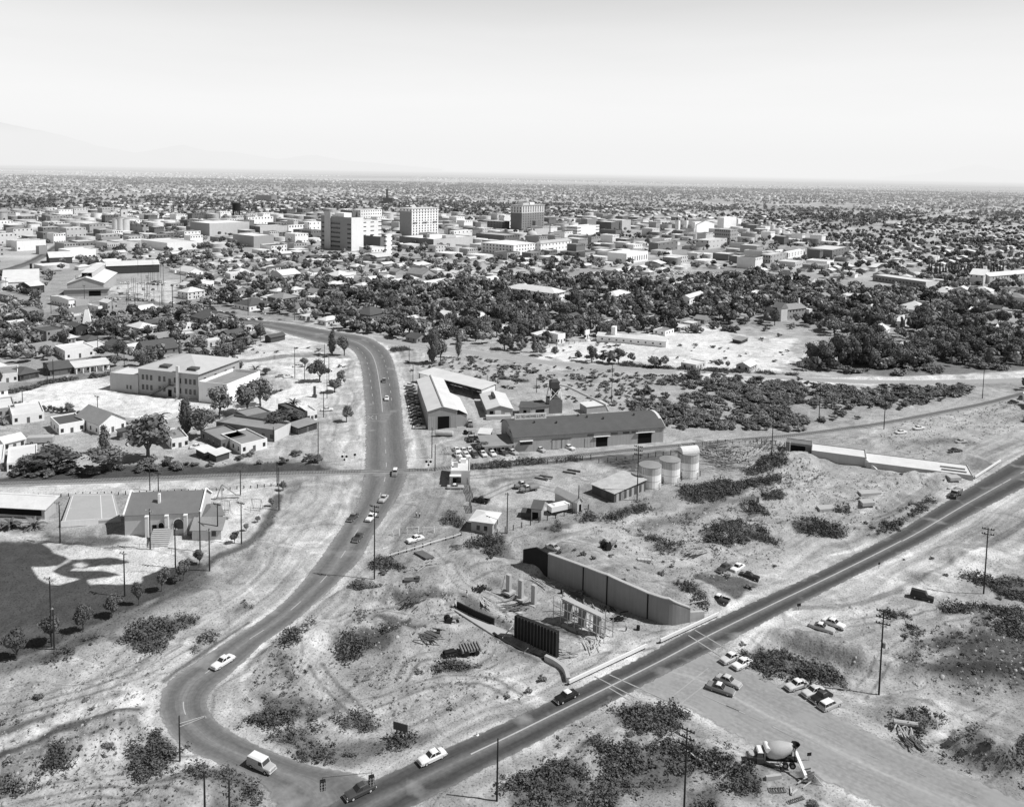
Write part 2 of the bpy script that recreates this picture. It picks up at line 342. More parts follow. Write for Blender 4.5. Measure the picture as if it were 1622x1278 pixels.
pp(full, .50, 6, 0,640, 640,470, 1000,520, 1330,520, 1330,590, 1622,620, 1622,700, 1300,690, 1100,700, 700,740, 640,745, 575,745, 0,745)
pp(c860, .68, 6, 600,130, 880,70, 1100,60, 1250,130, 1622,150, 1622,300, 1500,370, 1000,345, 480,305, 440,300, 0,285, 0,210, 330,150)
pp(c860, .46, 8, 1000,420, 1622,400, 1800,560, 1622,760, 780,760, 560,640, 640,480)
pp(c1180, .40, 7, 0,180, 250,160, 420,180, 1300,195, 1300,240, 1000,320, 700,390, 0,470)
pp(c1180, .22, 6, 430,100, 600,30, 1622,-60, 1900,60, 1622,95, 900,130)
pl(c1180, .62, 15, 2, -400,135, 0,155, 430,163, 900,158, 1300,145, 1800,110); pl(full, .50, 9, 2, 640,545, 740,558, 860,574, 980,584, 1110,592)
pl(c1180, .5, 3, 1, 0,190, 500,200, 1000,190)
pl(full, .40, 8, 2, 0,640, 200,600)
pp(c0b, .74, 3, 0,370, 650,215, 930,190, 930,330, 1598,385, 1598,560, 1100,545, 850,520, 560,510, 300,450, -300,470, -300,400)
pp(c260b, .70, 3, 0,380, 380,420, 560,440, 900,340, 1200,260, 1340,300, 1290,470, 1000,480, 600,520, 380,470, 0,470)
pp(c260, .66, 3, 420,880, 700,860, 1000,850, 1300,860, 1560,900, 1560,1278, 1300,1278, 1100,1150, 900,1000, 600,1000)
pp(c260, .62, 3, 620,790, 1000,700, 1250,770, 1320,850, 1000,850, 700,840)
pl(c260, .33, 7, 1.5, -200,1010, 350,900, 700,910, 1100,870, 1500,880)
pp(c260b, .55, 4, 1300,500, 1560,200, 1600,700, 1590,900, 1330,900, 1280,760)
pl(c0b, .30, 7, 1, -300,330, 0,310, 400,240, 700,200, 1000,150)
pl(c0, .30, 8, 1, 0,1160, 400,1085, 700,1030, 900,990)
pp(c0, .30, 5, 0,560, 250,560, 600,440, 760,420, 760,560, 600,600, 300,600, 0,640)
pp(c0, .58, 4, 880,300, 1200,250, 1500,230, 1440,420, 1300,470, 1000,340)
pl(c0, .22, 12, 2, -100,190, 150,120, 300,60, 500,-60, 640,-160)
pl(c0, .13, 4, 1, -100,180, 150,110, 300,50, 500,-70, 640,-165)
pl(c260, .26, 10, 1.5, -300,380, 0,440, 350,500, 560,560, 800,590)
pp(c0b, .10, 2, -300,1070, 60,1030, 200,990, 500,970, 800,990, 1100,950, 1598,940, 1598,1050, 900,1080, 300,1100, -300,1120)
pp(c260b, .10, 2, 0,960, 500,940, 620,920, 1320,930, 1440,980, 1300,1010, 900,1020, 300,1040, 0,1060)
pp(c0b, .60, 1.5, -300,1125, 300,1110, 900,1090, 1598,1060, 1598,1140, 900,1190, 300,1200, -300,1215)
pp(c260b, .60, 2, 0,1090, 500,1060, 950,1050, 1000,1100, 700,1120, 0,1155)
pp(full, .56, 4, 320,785, 440,770, 455,790, 400,865, 330,910, 300,880, 340,840)
pp(full, .53, 5, 555,752, 470,760, 440,800, 405,870, 335,930, 150,1012, 0,1080, -80,1110, -80,1190, 200,1080, 330,1010, 450,920, 530,830, 556,790)
pp(c640, .55, 3, 390,690, 640,670, 1000,640, 1300,660, 1300,720, 1050,760, 1000,885, 450,885, 400,800)
pp(c640, .54, 3, 330,640, 640,610, 1100,590, 1622,520, 1622,560, 1100,600, 700,630, 380,650)
pp(c640, .46, 3, 0,260, 130,420, 480,400, 640,600, 350,620, 60,700, 0,640)
pl(c640, .27, 6, 1.5, 530,765, 650,720, 760,705, 900,680)
pl(c640, .12, 4, 1.5, 380,660, 640,640, 860,620, 1100,610, 1400,590, 1622,565)
pp(c640, .14, 4, 1100,610, 1622,565, 1622,640, 1480,640, 1300,680, 1130,640)
pp(c540b, .34, 2, 480,330, 640,340, 720,450, 850,700, 960,840, 700,880, 420,960, 240,900, 300,760, 420,560)
pp(c540b, .40, 3, 520,0, 640,0, 760,330, 700,420, 600,350)
pp(c540b, .45, 2, 60,560, 150,480, 190,300, 170,0, 120,0, 140,300, 90,480)
pp(full, .43, 5, 590,900, 740,860, 860,870, 1040,1010, 900,1080, 700,1180, 560,1210, 430,1180, 345,1110, 400,1050, 540,930)
pp(c560, .15, 1.5, 0,770, 180,735, 440,740, 560,880, 430,940, 300,960, 0,1090)  # terrace slopes: dug soil tone darkened to stand in for weak shading
pl(c560, .55, 4, 1.2, -100,920, 0,900, 130,860, 190,870)
pl(c560, .50, 5, 1.5, -200,760, 100,690, 400,660, 700,640, 860,660)
pl(c560, .36, 9, 3, 500,260, 640,330, 800,400, 950,420)
pp(c560, .50, 4, 850,680, 1350,890, 1300,900, 1180,880, 1000,790)
pp(c780, .47, 4, 150,440, 380,330, 620,520, 1000,640, 1330,640, 1060,790, 800,860, 600,860, 430,700, 150,560)
pl(c780, .15, 1.6, .8, 0,470, 200,560, 420,650, 640,740)
pl(c780, .18, 1.4, .6, 380,420, 520,500, 780,620)
pp(c440, .17, 2, 0,110, 120,100, 180,190, 60,260, 0,260)
pp(c440, .17, 2, -150,300, 130,280, 200,330, 240,380, 100,450, -100,470)
pl(c440, .55, 6, 1.2, 250,-40, 190,60, 200,140, 300,240, 420,330)
pl(c440, .25, 1.0, .5, 140,40, 180,170, 280,270)
pp(c440, .50, 4, 420,330, 800,280, 1000,320, 900,420, 560,460, 400,420)
pl(c440, .30, 5, 2, 480,220, 640,150, 800,90)
for k in range(5): pl(c440, .3, .8, .4, 700+60*k,560-30*k, 900+70*k,470-34*k, 1100+80*k,370-36*k)
for k in range(7): pl(cbl, .22+.02*k, .9, .4, -60,470+26*k, 250,400+22*k, 520,320+18*k, 800,200+16*k)
pl(cbl, .17, 3, 1, 0,610, 300,510, 560,430, 740,400, 800,330)
pl(cbl, .60, 7, 1.5, -100,740, 150,650, 380,560, 600,480, 720,440)
pl(cbl, .13, 2.4, .8, -60,780, 200,680, 420,600, 600,545, 780,490)
pp(cbl, .17, 2, -60,900, 150,790, 500,620, 760,540, 800,600, 640,660, 420,780, 230,850, 0,960)
pl(cbl, .55, 9, 3, -60,1000, 250,880, 560,740)
pp(cbl, .20, 3, 300,1040, 600,900, 900,760, 1250,800, 1400,900, 1440,1100, 700,1100)
for k in range(4): pl(cbl, .2, 1.0, .5, 560+40*k,950, 720+40*k,860, 900+40*k,800)
pl(cbl, .42, 4, 1, 1130,400, 1100,460, 1140,540, 1280,640, 1450,720, 1622,790)
pl(cbl, .46, 4, 1, 1400,-30, 1060,190, 880,330, 830,430, 840,545, 940,680, 1100,770)
pl(cbl, .16, 1.2, .4, 1330,20, 1000,240, 880,330)
pp(full, .095, .8, -80,858, 60,858, 190,856, 205,872, 330,880, 322,912, 280,935, 215,965, 150,1000, 90,1025, 0,1050, -80,1075)
pp(full, .20, 2, -80,1072, 0,1048, 90,1024, 150,999, 215,964, 280,934, 322,911, 332,915, 290,945, 225,975, 160,1010, 90,1040, 0,1068, -80,1100)
pp(cf, .12, 2, 0,850, 300,800, 320,860, 120,930, -60,960)
pp(cf, .62, .3, 240,365, 300,355, 420,365, 560,385, 800,390, 1000,400, 1065,440, 1060,480, 900,500, 800,535, 790,570, 650,580, 510,585, 490,560, 610,550, 690,530, 600,505, 400,500, 420,490, 600,480, 720,455, 600,438, 480,435, 390,442, 300,415)
pp(cf, .62, .25, 180,490, 300,480, 335,480, 290,512, 330,535, 440,552, 330,582, 270,575, 210,545)
pp(cf, .56, .7, 430,468, 455,462, 480,468, 480,476, 455,481, 432,477)
pl(cf, .5, .9, .4, 320,485, 385,445)
pp(cf, .62, 2, 560,320, 840,300, 900,260, 1060,330, 1160,330, 1160,480, 1060,470, 1000,400, 560,385)
pp(cf, .16, 2, 260,290, 340,310, 660,320, 700,350, 600,380, 400,350, 240,340)
pp(cf, .55, 2, -60,280, 200,290, 220,340, 100,345, -60,345)
pp(cf, .60, 2, 1160,60, 1560,30, 1600,60, 1420,250, 1300,330, 1160,320)
pl(cf, .15, 3, 1, 1560,90, 1480,260, 1360,370, 1200,440, 1060,580, 860,690)
def tr(c, w, *p):
 P = W_(L_(c, *p)); P = spline(P, 4); T = np.gradient(P, axis=0); T /= np.linalg.norm(T, axis=1)[:, None]; N_ = np.column_stack([-T[:, 1], T[:, 0]])
 PAINTS.append(('l', P, w*2.2, 1.0, .50))
 for s in (-1, 1): PAINTS.append(('l', P+N_*s*w*.42, .5, .3, .24))
tr(c560, 3, 860,660, 700,690, 500,700, 300,690, 100,760, -60,880); tr(c560, 3, 700,420, 900,400, 1050,360, 1250,330); tr(c560, 3, 640,180, 800,330, 950,480, 1150,560, 1350,690); tr(c560, 3, 400,1278, 520,1100, 760,1050, 980,1090, 1200,1000, 1300,1150); tr(c560, 3, 800,1278, 1050,1180, 1200,1080, 1250,1000)
tr(c440, 3, 300,480, 520,380, 800,300, 1060,240, 1300,260, 1500,330); tr(c440, 3, 230,130, 330,260, 480,400, 560,540); tr(c780, 3, 440,470, 640,590, 830,700, 1000,740, 1130,700, 1300,690); tr(c780, 3, 560,860, 760,800, 950,790, 1090,770); tr(c780, 2.6, 480,130, 700,200, 900,300, 1100,350, 1300,380, 1500,330)
tr(c840, 3, 330,650, 600,700, 800,800, 980,900, 1150,1000, 1300,1120); tr(c840, 3, 500,640, 800,590, 1000,620, 1100,560, 1350,500, 1622,380); tr(c1180, 3, 240,640, 420,720, 600,820, 760,930, 900,900, 1150,790); tr(c1180, 3, 300,1101, 500,960, 700,900, 900,860, 1120,800); tr(c1180, 3, 790,560, 900,490, 1060,440, 1300,400, 1622,330)
tr(c1300, 3, 0,740, 250,720, 560,680, 820,600, 1100,560); tr(c1300, 3, 300,1278, 520,1000, 700,860, 900,800, 1200,740, 1583,700); tr(c1080, 3, 640,860, 900,900, 1100,820, 1300,760, 1500,640); tr(cbl, 3, 0,980, 300,900, 600,860, 850,780, 1040,760); tr(cbl, 3, 0,520, 300,440, 560,360, 780,280, 1000,150); tr(cbl, 3, 100,1007, 420,940, 700,930, 1000,1000)
tr(c640, 3, 400,880, 560,800, 700,760, 900,800, 1060,860); tr(c640, 3, 360,720, 600,700, 900,690, 1080,740)
pp(c560, .17, .7, 350,610, 520,590, 700,570, 850,580, 860,610, 700,640, 450,650); pp(c560, .19, .8, 880,570, 1050,620, 1180,700, 1340,790, 1350,860, 1190,770, 1000,680, 880,620); pp(c780, .14, .6, 0,700, 150,790, 330,890, 300,900, 120,820, 0,740); pp(c780, .55, 1.2, 560,560, 760,680, 940,700, 1010,740, 860,800, 640,740)  # bank faces: dark fresh soil with their shading painted in
pp(c560, .2, .8, 1000,130, 1180,230, 1400,270, 1300,200, 1120,110); pp(c600, .33, 1, 900,700, 1000,640, 1250,600, 1200,720, 1000,760)
pp(c540b, .46, 2, 560,20, 680,160, 720,330, 660,440, 590,380, 560,200); pp(c540b, .38, 2, 640,330, 760,420, 900,720, 940,830, 840,800, 700,560)
pp(full, .46, 5, 1100,800, 1200,700, 1330,720, 1540,760, 1480,800, 1260,915, 1180,960, 1030,930, 900,840)
pp(cmix, .09, .9, 60,690, 300,640, 620,790, 600,850, 380,870, 220,810); pp(cmix, .12, .9, 700,760, 960,740, 1200,900, 1100,1010, 800,960); pp(c840, .13, .7, 1040,930, 1100,950, 1330,960, 1480,1000, 1330,1110, 1200,1080, 1060,1010)  # first patch: mixer's dug hole with its dark shadow painted into the ground
pl(c840, .55, 7, 2, 300,660, 600,580, 900,560, 1200,460, 1622,330)
pl(c840, .24, 6, 2, 760,610, 1000,560, 1200,480, 1400,450)
pl(c840, .5, 6, 2, 500,700, 700,760, 1000,900, 1100,900)
pp(c1180, .50, 4, 180,700, 400,620, 700,680, 1170,750, 1100,800, 800,960, 500,960, 200,900)
pp(c1180, .25, 3, 1180,640, 1290,600, 1480,640, 1400,680, 1200,660)
pl(c1180, .50, 8, 2, 800,540, 880,490, 1040,450, 1240,400, 1622,330)
pl(c1180, .24, 5, 2, 980,520, 1200,500, 1300,520)
pl(c1080, .47, 9, 2, 300,370, 640,215, 1000,60, 1200,-60)
for k in range(3): pl(c1300, .22, .8, .4, -200,590+10*k, 200,575+12*k, 420,520+14*k, 700,400+16*k, 1000,250+18*k, 1300,90+18*k, 1583,-60+18*k)
pp(c1300, .66, 3, 20,680, 100,630, 240,610, 280,640, 180,690)
pp(c1300, .62, 4, 680,410, 1000,280, 1250,100, 1583,180, 1583,330, 1300,360, 1200,430, 900,480, 720,470)
pp(c1300, .15, 4, 580,980, 700,870, 900,780, 1200,720, 1700,780, 1700,1278, 1100,1278, 900,1120, 700,1100)
pl(c1300, .5, 3, 1.5, 820,1040, 880,960, 1000,860, 1080,780)
pl(c1300, .07, 4, 1.5, 940,1130, 1200,1110, 1700,1080)
pl(c1300, .09, 4, 1.5, 1150,920, 1300,850, 1340,860)
pl(c1300, .1, 3, 1.5, 900,900, 1050,820)
pp(c1080, .56, 4, 1100,600, 1280,560, 1350,700, 1420,800, 1340,830, 1200,760)
pp(c1080, .24, 2, 940,830, 1000,800, 1330,900, 1622,1020, 1622,1090, 1140,1000, 900,1010, 640,870)
pp(c1080, .50, 3, 600,890, 760,860, 1060,960, 1120,1000, 900,1131, 660,1050, 760,960)
pp(c800, .46, 3, 0,560, 500,280, 740,240, 1160,290, 1400,330, 1622,440, 1560,540, 1100,330, 900,360, 640,560, 480,480, 200,480, 80,560)
pp(c800, .30, 3, 1220,250, 1622,300, 1900,640, 1622,420, 1400,330)
pp(c440, .20, 2.5, 1060,900, 1250,850, 1180,950, 1200,1010, 900,1010)
pp(c1180, .33, 2, 880,830, 1130,800, 740,1070, 560,1120)
pl(full, .42, 45, 8, 600,303, 640,288, 668,279)
pl(full, .40, 40, 8, 640,303, 668,289, 690,281)
pl(full, .5, 90, 20, 690,298, 725,284)
pl(full, .38, 40, 10, 790,284, 810,297, 830,304)
pl(full, .62, 260, 60, 0,256, 200,259, 330,263, 480,265, 640,268)
pl(full, .50, 200, 50, 640,274, 820,277, 1000,280)
pl(full, .46, 60, 20, 1250,312, 1400,304, 1622,313)
pl(full, .10, 26, 6, 300,335, 340,327, 430,321, 560,312, 680,306)
pl(full, .45, 60, 20, 0,300, 300,298, 600,300)
pl(full, .09, 120, 40, 1100,303, 1300,300, 1500,300)

def make_ground():
 rows = list(70*1.0026**np.arange(0, int(math.log(760/70)/math.log(1.0026))))
 y = rows[-1]; r = 1.0026
 while y < 70000:
  r = min(r*1.0004, 1.03); y *= r; rows.append(y)
 rows = np.array(rows); s = np.linspace(-.84, .84, 860)
 Y, S = np.meshgrid(rows, s, indexing='ij'); X = S*(Y+20); x = X.ravel(); y = Y.ravel()
 z = hz(x, y)
 n1, n2, n3 = fbm(x, y, 28, 4, 1), fbm(x, y, 6, 4, 2), fbm(x, y, 120, 4, 3)
 n4 = fbm(x, y, 1.7, 3, 4); t = .30*(1+.3*(n1-.5)+.3*(n2-.5)+.3*(n3-.5))
 far = sstep(560, 900, y)
 town = .36*(1+.9*(fbm(x, y, 45, 3, 11)-.5)+.8*(n3-.5)); t = t*(1-far)+town*far
 f2 = sstep(2600, 5200, y); plain = .27*(1+1.2*(fbm(x*.35, y, 260, 4, 12)-.5)+1.3*(fbm(x*.25, y, 1400, 3, 13)-.5)); t = t*(1-f2)+plain*f2
 f3 = sstep(9000, 16000, y); t = t*(1-f3)+(.20+.10*(fbm(x*.2, y, 3000, 3, 14)-.5))*f3
 wob = n2
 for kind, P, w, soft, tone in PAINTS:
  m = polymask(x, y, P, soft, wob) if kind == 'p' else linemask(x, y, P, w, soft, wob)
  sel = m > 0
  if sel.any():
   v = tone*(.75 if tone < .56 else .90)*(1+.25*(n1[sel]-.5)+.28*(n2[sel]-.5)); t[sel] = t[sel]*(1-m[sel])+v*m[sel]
 nb = fbm(x, y, 9, 4, 21); bl = sstep(.56, .66, nb)*(1-far)*(t > .25)*(t < .56)*.28
 t = t*(1-bl)+.15*bl
 de = np.full(x.shape, 99.0); nr_ = (y < 560) & (np.abs(x) < 420)
 xs, ys = x[nr_], y[nr_]; q = np.full(xs.shape, 99.0)
 for kk in 'ABD': q = np.minimum(q, segdist(xs, ys, ROADP[kk], True))
 de[nr_] = q; wv = fbm(x, y, 22, 2, 61)
 lanes = fbm(de*1.0+7*wv, (x*.6+y)/26, 1.3, 3, 62)-.5; near_ = np.exp(-de/34)*(1-far)
 t = t*(1+1.15*lanes*near_)*(1+.34*sstep(7, 1, de)*(t > .12))
 rut = np.abs(fbm(x*.8+y*.25, y*.9-x*.3, 13, 2, 63)-.5); t = t*(1-.30*sstep(.014, .003, rut)*(1-far)*(t > .2)); rut = np.abs(fbm(x*.4-y*.7, y*.5+x*.6, 17, 2, 64)-.5); t = t*(1+.25*sstep(.02, .005, rut)*(1-far)*(t > .2))
 t = t*(1+.32*(n4-.5)*(1-far))
 st = sstep(.60, .72, fbm(x*.5+y*.4, y*.9-x*.3, 5, 3, 23))*(1-far)*(t > .2)*.22; t = t*(1-st)+.16*st
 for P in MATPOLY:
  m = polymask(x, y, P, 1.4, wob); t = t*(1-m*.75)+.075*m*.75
 nr, nc = Y.shape
 idx = (np.arange(nr-1)[:, None]*nc+np.arange(nc-1)[None]).ravel()
 Fq = np.stack([idx, idx+1, idx+nc+1, idx+nc], 1)
 m = bpy.data.materials.new('desert_ground'); m.use_nodes = True; n = m.node_tree.nodes; l = m.node_tree.links
 b = n['Principled BSDF']; b.inputs['Roughness'].default_value = .95; b.inputs['Specular IOR Level'].default_value = .05
 at_ = n.new('ShaderNodeAttribute'); at_.attribute_name = 'tone'; geo = n.new('ShaderNodeNewGeometry')
 def ns(sc, det=5, ro=.65):
  q = n.new('ShaderNodeTexNoise'); q.inputs['Scale'].default_value = sc; q.inputs['Detail'].default_value = det; q.inputs['Roughness'].default_value = ro
  l.new(geo.outputs['Position'], q.inputs['Vector']); return q.outputs[0]
 def mm(op, a, c, e=None):
  k = n.new('ShaderNodeMath'); k.operation = op
  for i, q in enumerate((a, c, e)):
   if q is None: continue
   if isinstance(q, (int, float)): k.inputs[i].default_value = q
   else: l.new(q, k.inputs[i])
  return k.outputs[0]
 c = mm('MULTIPLY', at_.outputs['Fac'], mm('MULTIPLY_ADD', ns(2.2), 1.0, .52))
 c = mm('MULTIPLY', c, mm('MULTIPLY_ADD', ns(.3, 4), .5, .77))
 sp = n.new('ShaderNodeMapRange'); l.new(ns(2.6, 2, .5), sp.inputs[0]); sp.inputs[1].default_value = .56; sp.inputs[2].default_value = .66; sp.inputs[3].default_value = 1; sp.inputs[4].default_value = .5
 c = mm('MULTIPLY', c, sp.outputs[0])
 l.new(c, b.inputs['Base Color'])
 bp = n.new('ShaderNodeBump'); bp.inputs['Strength'].default_value = .55; bp.inputs['Distance'].default_value = .35
 l.new(ns(1.4, 6), bp.inputs['Height']); l.new(bp.outputs[0], b.inputs['Normal'])
 me = np_mesh('ground', np.column_stack([x, y, z]), Fq, m, smooth=True)
 a = me.attributes.new('tone', 'FLOAT', 'POINT'); a.data.foreach_set('value', np.clip(t, .02, .75).astype(np.float32))
 o = put(me, 'ground'); tag(o, kind='structure')
 Z = z.reshape(Y.shape); ds = s[1]-s[0]
 def hq(x, y):
  x = np.asarray(x, float); y = np.asarray(y, float); yc = np.clip(y, rows[0]+.01, rows[-2]); i = np.clip(np.searchsorted(rows, yc)-1, 0, len(rows)-2); v = (yc-rows[i])/(rows[i+1]-rows[i])
  f = np.clip((x/(yc+20)-s[0])/ds, 0, len(s)-1.01); j = f.astype(int); u = f-j
  return (Z[i, j]*(1-u)+Z[i, j+1]*u)*(1-v)+(Z[i+1, j]*(1-u)+Z[i+1, j+1]*u)*v
 globals()['hz'] = hq
MATS_PX = [L_(cf, 640,890, 800,810, 960,770, 1130,775, 1100,820, 960,880, 870,950, 720,940), L_(c440, -60,560, 180,510, 240,520, 230,590, 360,610, 470,600, 620,570, 760,575, 930,540, 940,580, 800,630, 640,680, 560,710, 450,740, 280,730, 200,700, 60,640, -60,590),
 L_(c440, 380,460, 520,430, 550,460, 600,520, 440,520), L_(c800, 720,160, 820,125, 960,120, 1060,140, 1140,180, 1080,260, 1000,240, 880,280, 780,260, 720,200),
 L_(c800, 90,590, 200,500, 300,495, 430,500, 540,570, 560,640, 480,720, 400,800, 60,800, 0,740, 90,640), L_(c800, 620,600, 760,480, 900,375, 1100,360, 1400,420, 1440,520, 1300,560, 1200,560, 1140,640, 960,640, 760,700, 620,800, 480,800),
 L_(c800, 1180,680, 1300,640, 1420,590, 1560,550, 1622,600, 1580,690, 1400,680, 1300,790, 1180,790), L_(c800, 430,310, 610,340, 620,400, 520,390), L_(c800, 640,480,760,430,780,410,700,470,640,500), L_(cbl, 700,700, 830,610, 880,660, 990,730, 900,790, 720,830),
 L_(c1080, 280,420, 370,385, 480,395, 560,430, 660,430, 700,480, 790,500, 780,570, 720,570, 640,540, 540,540, 470,500, 350,490), L_(c1080, 1000,710, 1050,690, 1200,740, 1140,790, 1060,770), L_(c1080, 1310,850,1400,820,1450,870,1400,910,1560,950, 1700,880, 1700,1000, 1500,980, 1380,920),
 L_(c1300, 900,650, 1050,600, 1300,600, 1340,640, 1150,680, 960,670), L_(c1300, 1170,410, 1220,370, 1350,380, 1440,350, 1700,410, 1700,560, 1470,560, 1320,470), L_(c1300, 510,680, 560,655, 680,680, 620,700), L_(c1300, 600,780, 700,740, 920,770, 760,830),
 L_(c1300, 1310,680, 1420,620, 1600,640, 1600,720, 1480,720), L_(c1300, 1360,780, 1500,740, 1620,740, 1620,830, 1480,820), L_(c1300, -40,1080, 100,1100, 210,1150, 200,1240, 70,1240, -40,1180),
 L_(c840, 640,660, 720,650, 830,700, 800,720, 660,700), L_(c840, 770,760, 870,720, 960,800, 850,800), L_(c840, 1090,650, 1200,640, 1330,600, 1360,680, 1520,720, 1400,740, 1270,700, 1260,760, 1130,720),
 L_(c840, 420,600, 540,540, 640,490, 740,470, 770,510, 640,550, 520,600), L_(c840, 930,390, 1060,360, 1240,340, 1570,330, 1400,400, 1200,450, 1060,470), L_(c840, 850,1040, 960,1040, 1120,1100, 1110,1140, 1000,1100), L_(c840, 60,640, 150,600, 260,600, 240,640, 160,670),
 L_(c840, 290,590, 350,540, 440,580, 330,600), L_(c840, 1370,530, 1460,505, 1500,540, 1400,560), L_(c840, 1480,440,1560,420,1600,460,1500,465), L_(c1180, 740,1060, 960,920, 1130,830, 1140,850, 980,960, 800,1050), L_(c1180, 0,905,60,900,110,930,20,940), L_(c1180, 510,925,600,900,650,920,580,935), L_(c1180, 60,840,120,810,200,850,120,870),
 L_(c560, 10,450, 80,430, 190,480, 80,520, 10,500), L_(c560, 730,1200, 820,1150, 950,1130, 1010,1170, 900,1230), L_(c560, -40,1000, 130,960, 300,900, 430,920, 330,970, 180,1030, -40,1090), L_(c560, 150,280, 250,240, 400,280, 400,320, 300,300, 160,310), L_(c560, 0,790,160,770,260,780,120,820,0,840), L_(c560, 1000,120,1100,90,1270,110,1250,150,1180,240,1090,190),
 L_(c540b, 810,690, 860,655, 940,700, 940,780, 860,760), L_(cf, 220,1000, 300,960, 490,890, 490,910, 380,960, 280,1000), L_(cf, 1060,945, 1120,900, 1190,880, 1160,920, 1090,965), L_(cf, 1280,740, 1350,690, 1390,720, 1310,760), L_(cbl, 180,830,330,720,410,740,280,830), L_(cbl, -60,900,150,860,160,880,40,930,-60,950), L_(cbl, 1050,800,1250,830,1380,900,1350,960,1200,880),
 L_(c440, -140,430,80,410,90,460,-140,480), L_(c440, 0,0,150,-20,130,60,0,80), L_(c440, 430,40,640,0,620,60,470,90), L_(c440, 990,170,1080,130,1200,160,1100,205), L_(c440, 260,350,380,320,400,340,300,370), L_(c440, 90,440,240,390,390,370,380,390,200,460), L_(c1180, 0,690,180,660,210,600,220,680,30,720), L_(c1180, 0,760,180,740,60,790), L_(c640,380,655,640,635,860,625,1100,605,1100,625,860,645,640,660,390,675),
 L_(c1180, 220,1000, 320,990, 560,1030, 640,1030, 560,1060, 300,1030), L_(c1180, 0,1040, 100,1050, 150,1100, 0,1101), L_(c540, 1290,600,1510,620,1520,640,1300,615), L_(c540,390,375,560,350,570,380,420,395), L_(c860,480,310,700,325,1100,350,1622,378,1622,384,1100,358,700,345,500,325)]
MATPOLY = [W_(p) for p in MATS_PX]
def road_mat(name, base, band, dust=0.0):
 m = bpy.data.materials.new(name); m.use_nodes = True; n = m.node_tree.nodes; l = m.node_tree.links
 b = n['Principled BSDF']; b.inputs['Roughness'].default_value = .85; b.inputs['Specular IOR Level'].default_value = .12
 uv = n.new('ShaderNodeUVMap'); sx = n.new('ShaderNodeSeparateXYZ'); l.new(uv.outputs[0], sx.inputs[0]); geo = n.new('ShaderNodeNewGeometry')
 cr = n.new('ShaderNodeValToRGB'); e = cr.color_ramp.elements
 while len(e) < len(band): e.new(.5)
 for i, (p, q) in enumerate(band): e[i].position = p; e[i].color = (q*base, q*base, q*base, 1)
 def ns(sc, vec, det=4):
  q = n.new('ShaderNodeTexNoise'); q.inputs['Scale'].default_value = sc; q.inputs['Detail'].default_value = det; l.new(vec, q.inputs['Vector']); return q.outputs[0]
 def mm(op, a, c, e_=None):
  k = n.new('ShaderNodeMath'); k.operation = op
  for i, q in enumerate((a, c, e_)):
   if q is None: continue
   if isinstance(q, (int, float)): k.inputs[i].default_value = q
   else: l.new(q, k.inputs[i])
  return k.outputs[0]
 wob = mm('MULTIPLY_ADD', ns(.25, geo.outputs['Position']), .10, -.05)
 l.new(mm('ADD', sx.outputs[0], wob), cr.inputs[0])
 mp = n.new('ShaderNodeMapping'); mp.inputs['Scale'].default_value = (30, .12, 1); l.new(uv.outputs[0], mp.inputs[0])
 c = mm('MULTIPLY', cr.outputs[0], mm('MULTIPLY_ADD', ns(1.0, mp.outputs[0]), .55, .72))
 c = mm('MULTIPLY', c, mm('MULTIPLY_ADD', ns(1.2, geo.outputs['Position'], 6), .7, .65))
 ds = n.new('ShaderNodeMapRange'); l.new(ns(.11, geo.outputs['Position'], 5), ds.inputs[0]); ds.inputs[1].default_value = .60-dust; ds.inputs[2].default_value = .78-dust; mxd = n.new('ShaderNodeMix'); l.new(ds.outputs[0], mxd.inputs[0]); l.new(c, mxd.inputs[2]); mxd.inputs[3].default_value = .30
 l.new(mxd.outputs[0], b.inputs['Base Color'])
 ed = mm('MINIMUM', sx.outputs[0], mm('SUBTRACT', 1.0, sx.outputs[0])); ed = mm('ADD', ed, mm('MULTIPLY_ADD', ns(.7, geo.outputs['Position'], 5), .16, -.115)); mr = n.new('ShaderNodeMapRange'); l.new(ed, mr.inputs[0]); mr.inputs[1].default_value = -.015; mr.inputs[2].default_value = .03
 tr = n.new('ShaderNodeBsdfTransparent'); ms = n.new('ShaderNodeMixShader'); l.new(mr.outputs[0], ms.inputs[0]); l.new(tr.outputs[0], ms.inputs[1]); l.new(b.outputs[0], ms.inputs[2]); l.new(ms.outputs[0], n['Material Output'].inputs[0]); return m
def ribbon(name, R, z, m):
 n = len(R); k = 7; V = []; U = []; d = 0
 for i in range(n):
  if i: d += np.linalg.norm((R[i].mean(0)-R[i-1].mean(0)))
  for j in range(k):
   t = j/(k-1); p = R[i, 0]*(1-t)+R[i, 1]*t; V.append((p[0], p[1], z)); U.append((t, d))
 idx = (np.arange(n-1)[:, None]*k+np.arange(k-1)[None]).ravel(); Fq = np.stack([idx, idx+1, idx+k+1, idx+k], 1)
 me = np_mesh(name, np.array(V), Fq, m); uv = me.uv_layers.new(name='UVMap')
 uv.data.foreach_set('uv', np.array(U, dtype=np.float32)[Fq.ravel()].ravel())
 return tag(put(me, name), kind='structure')
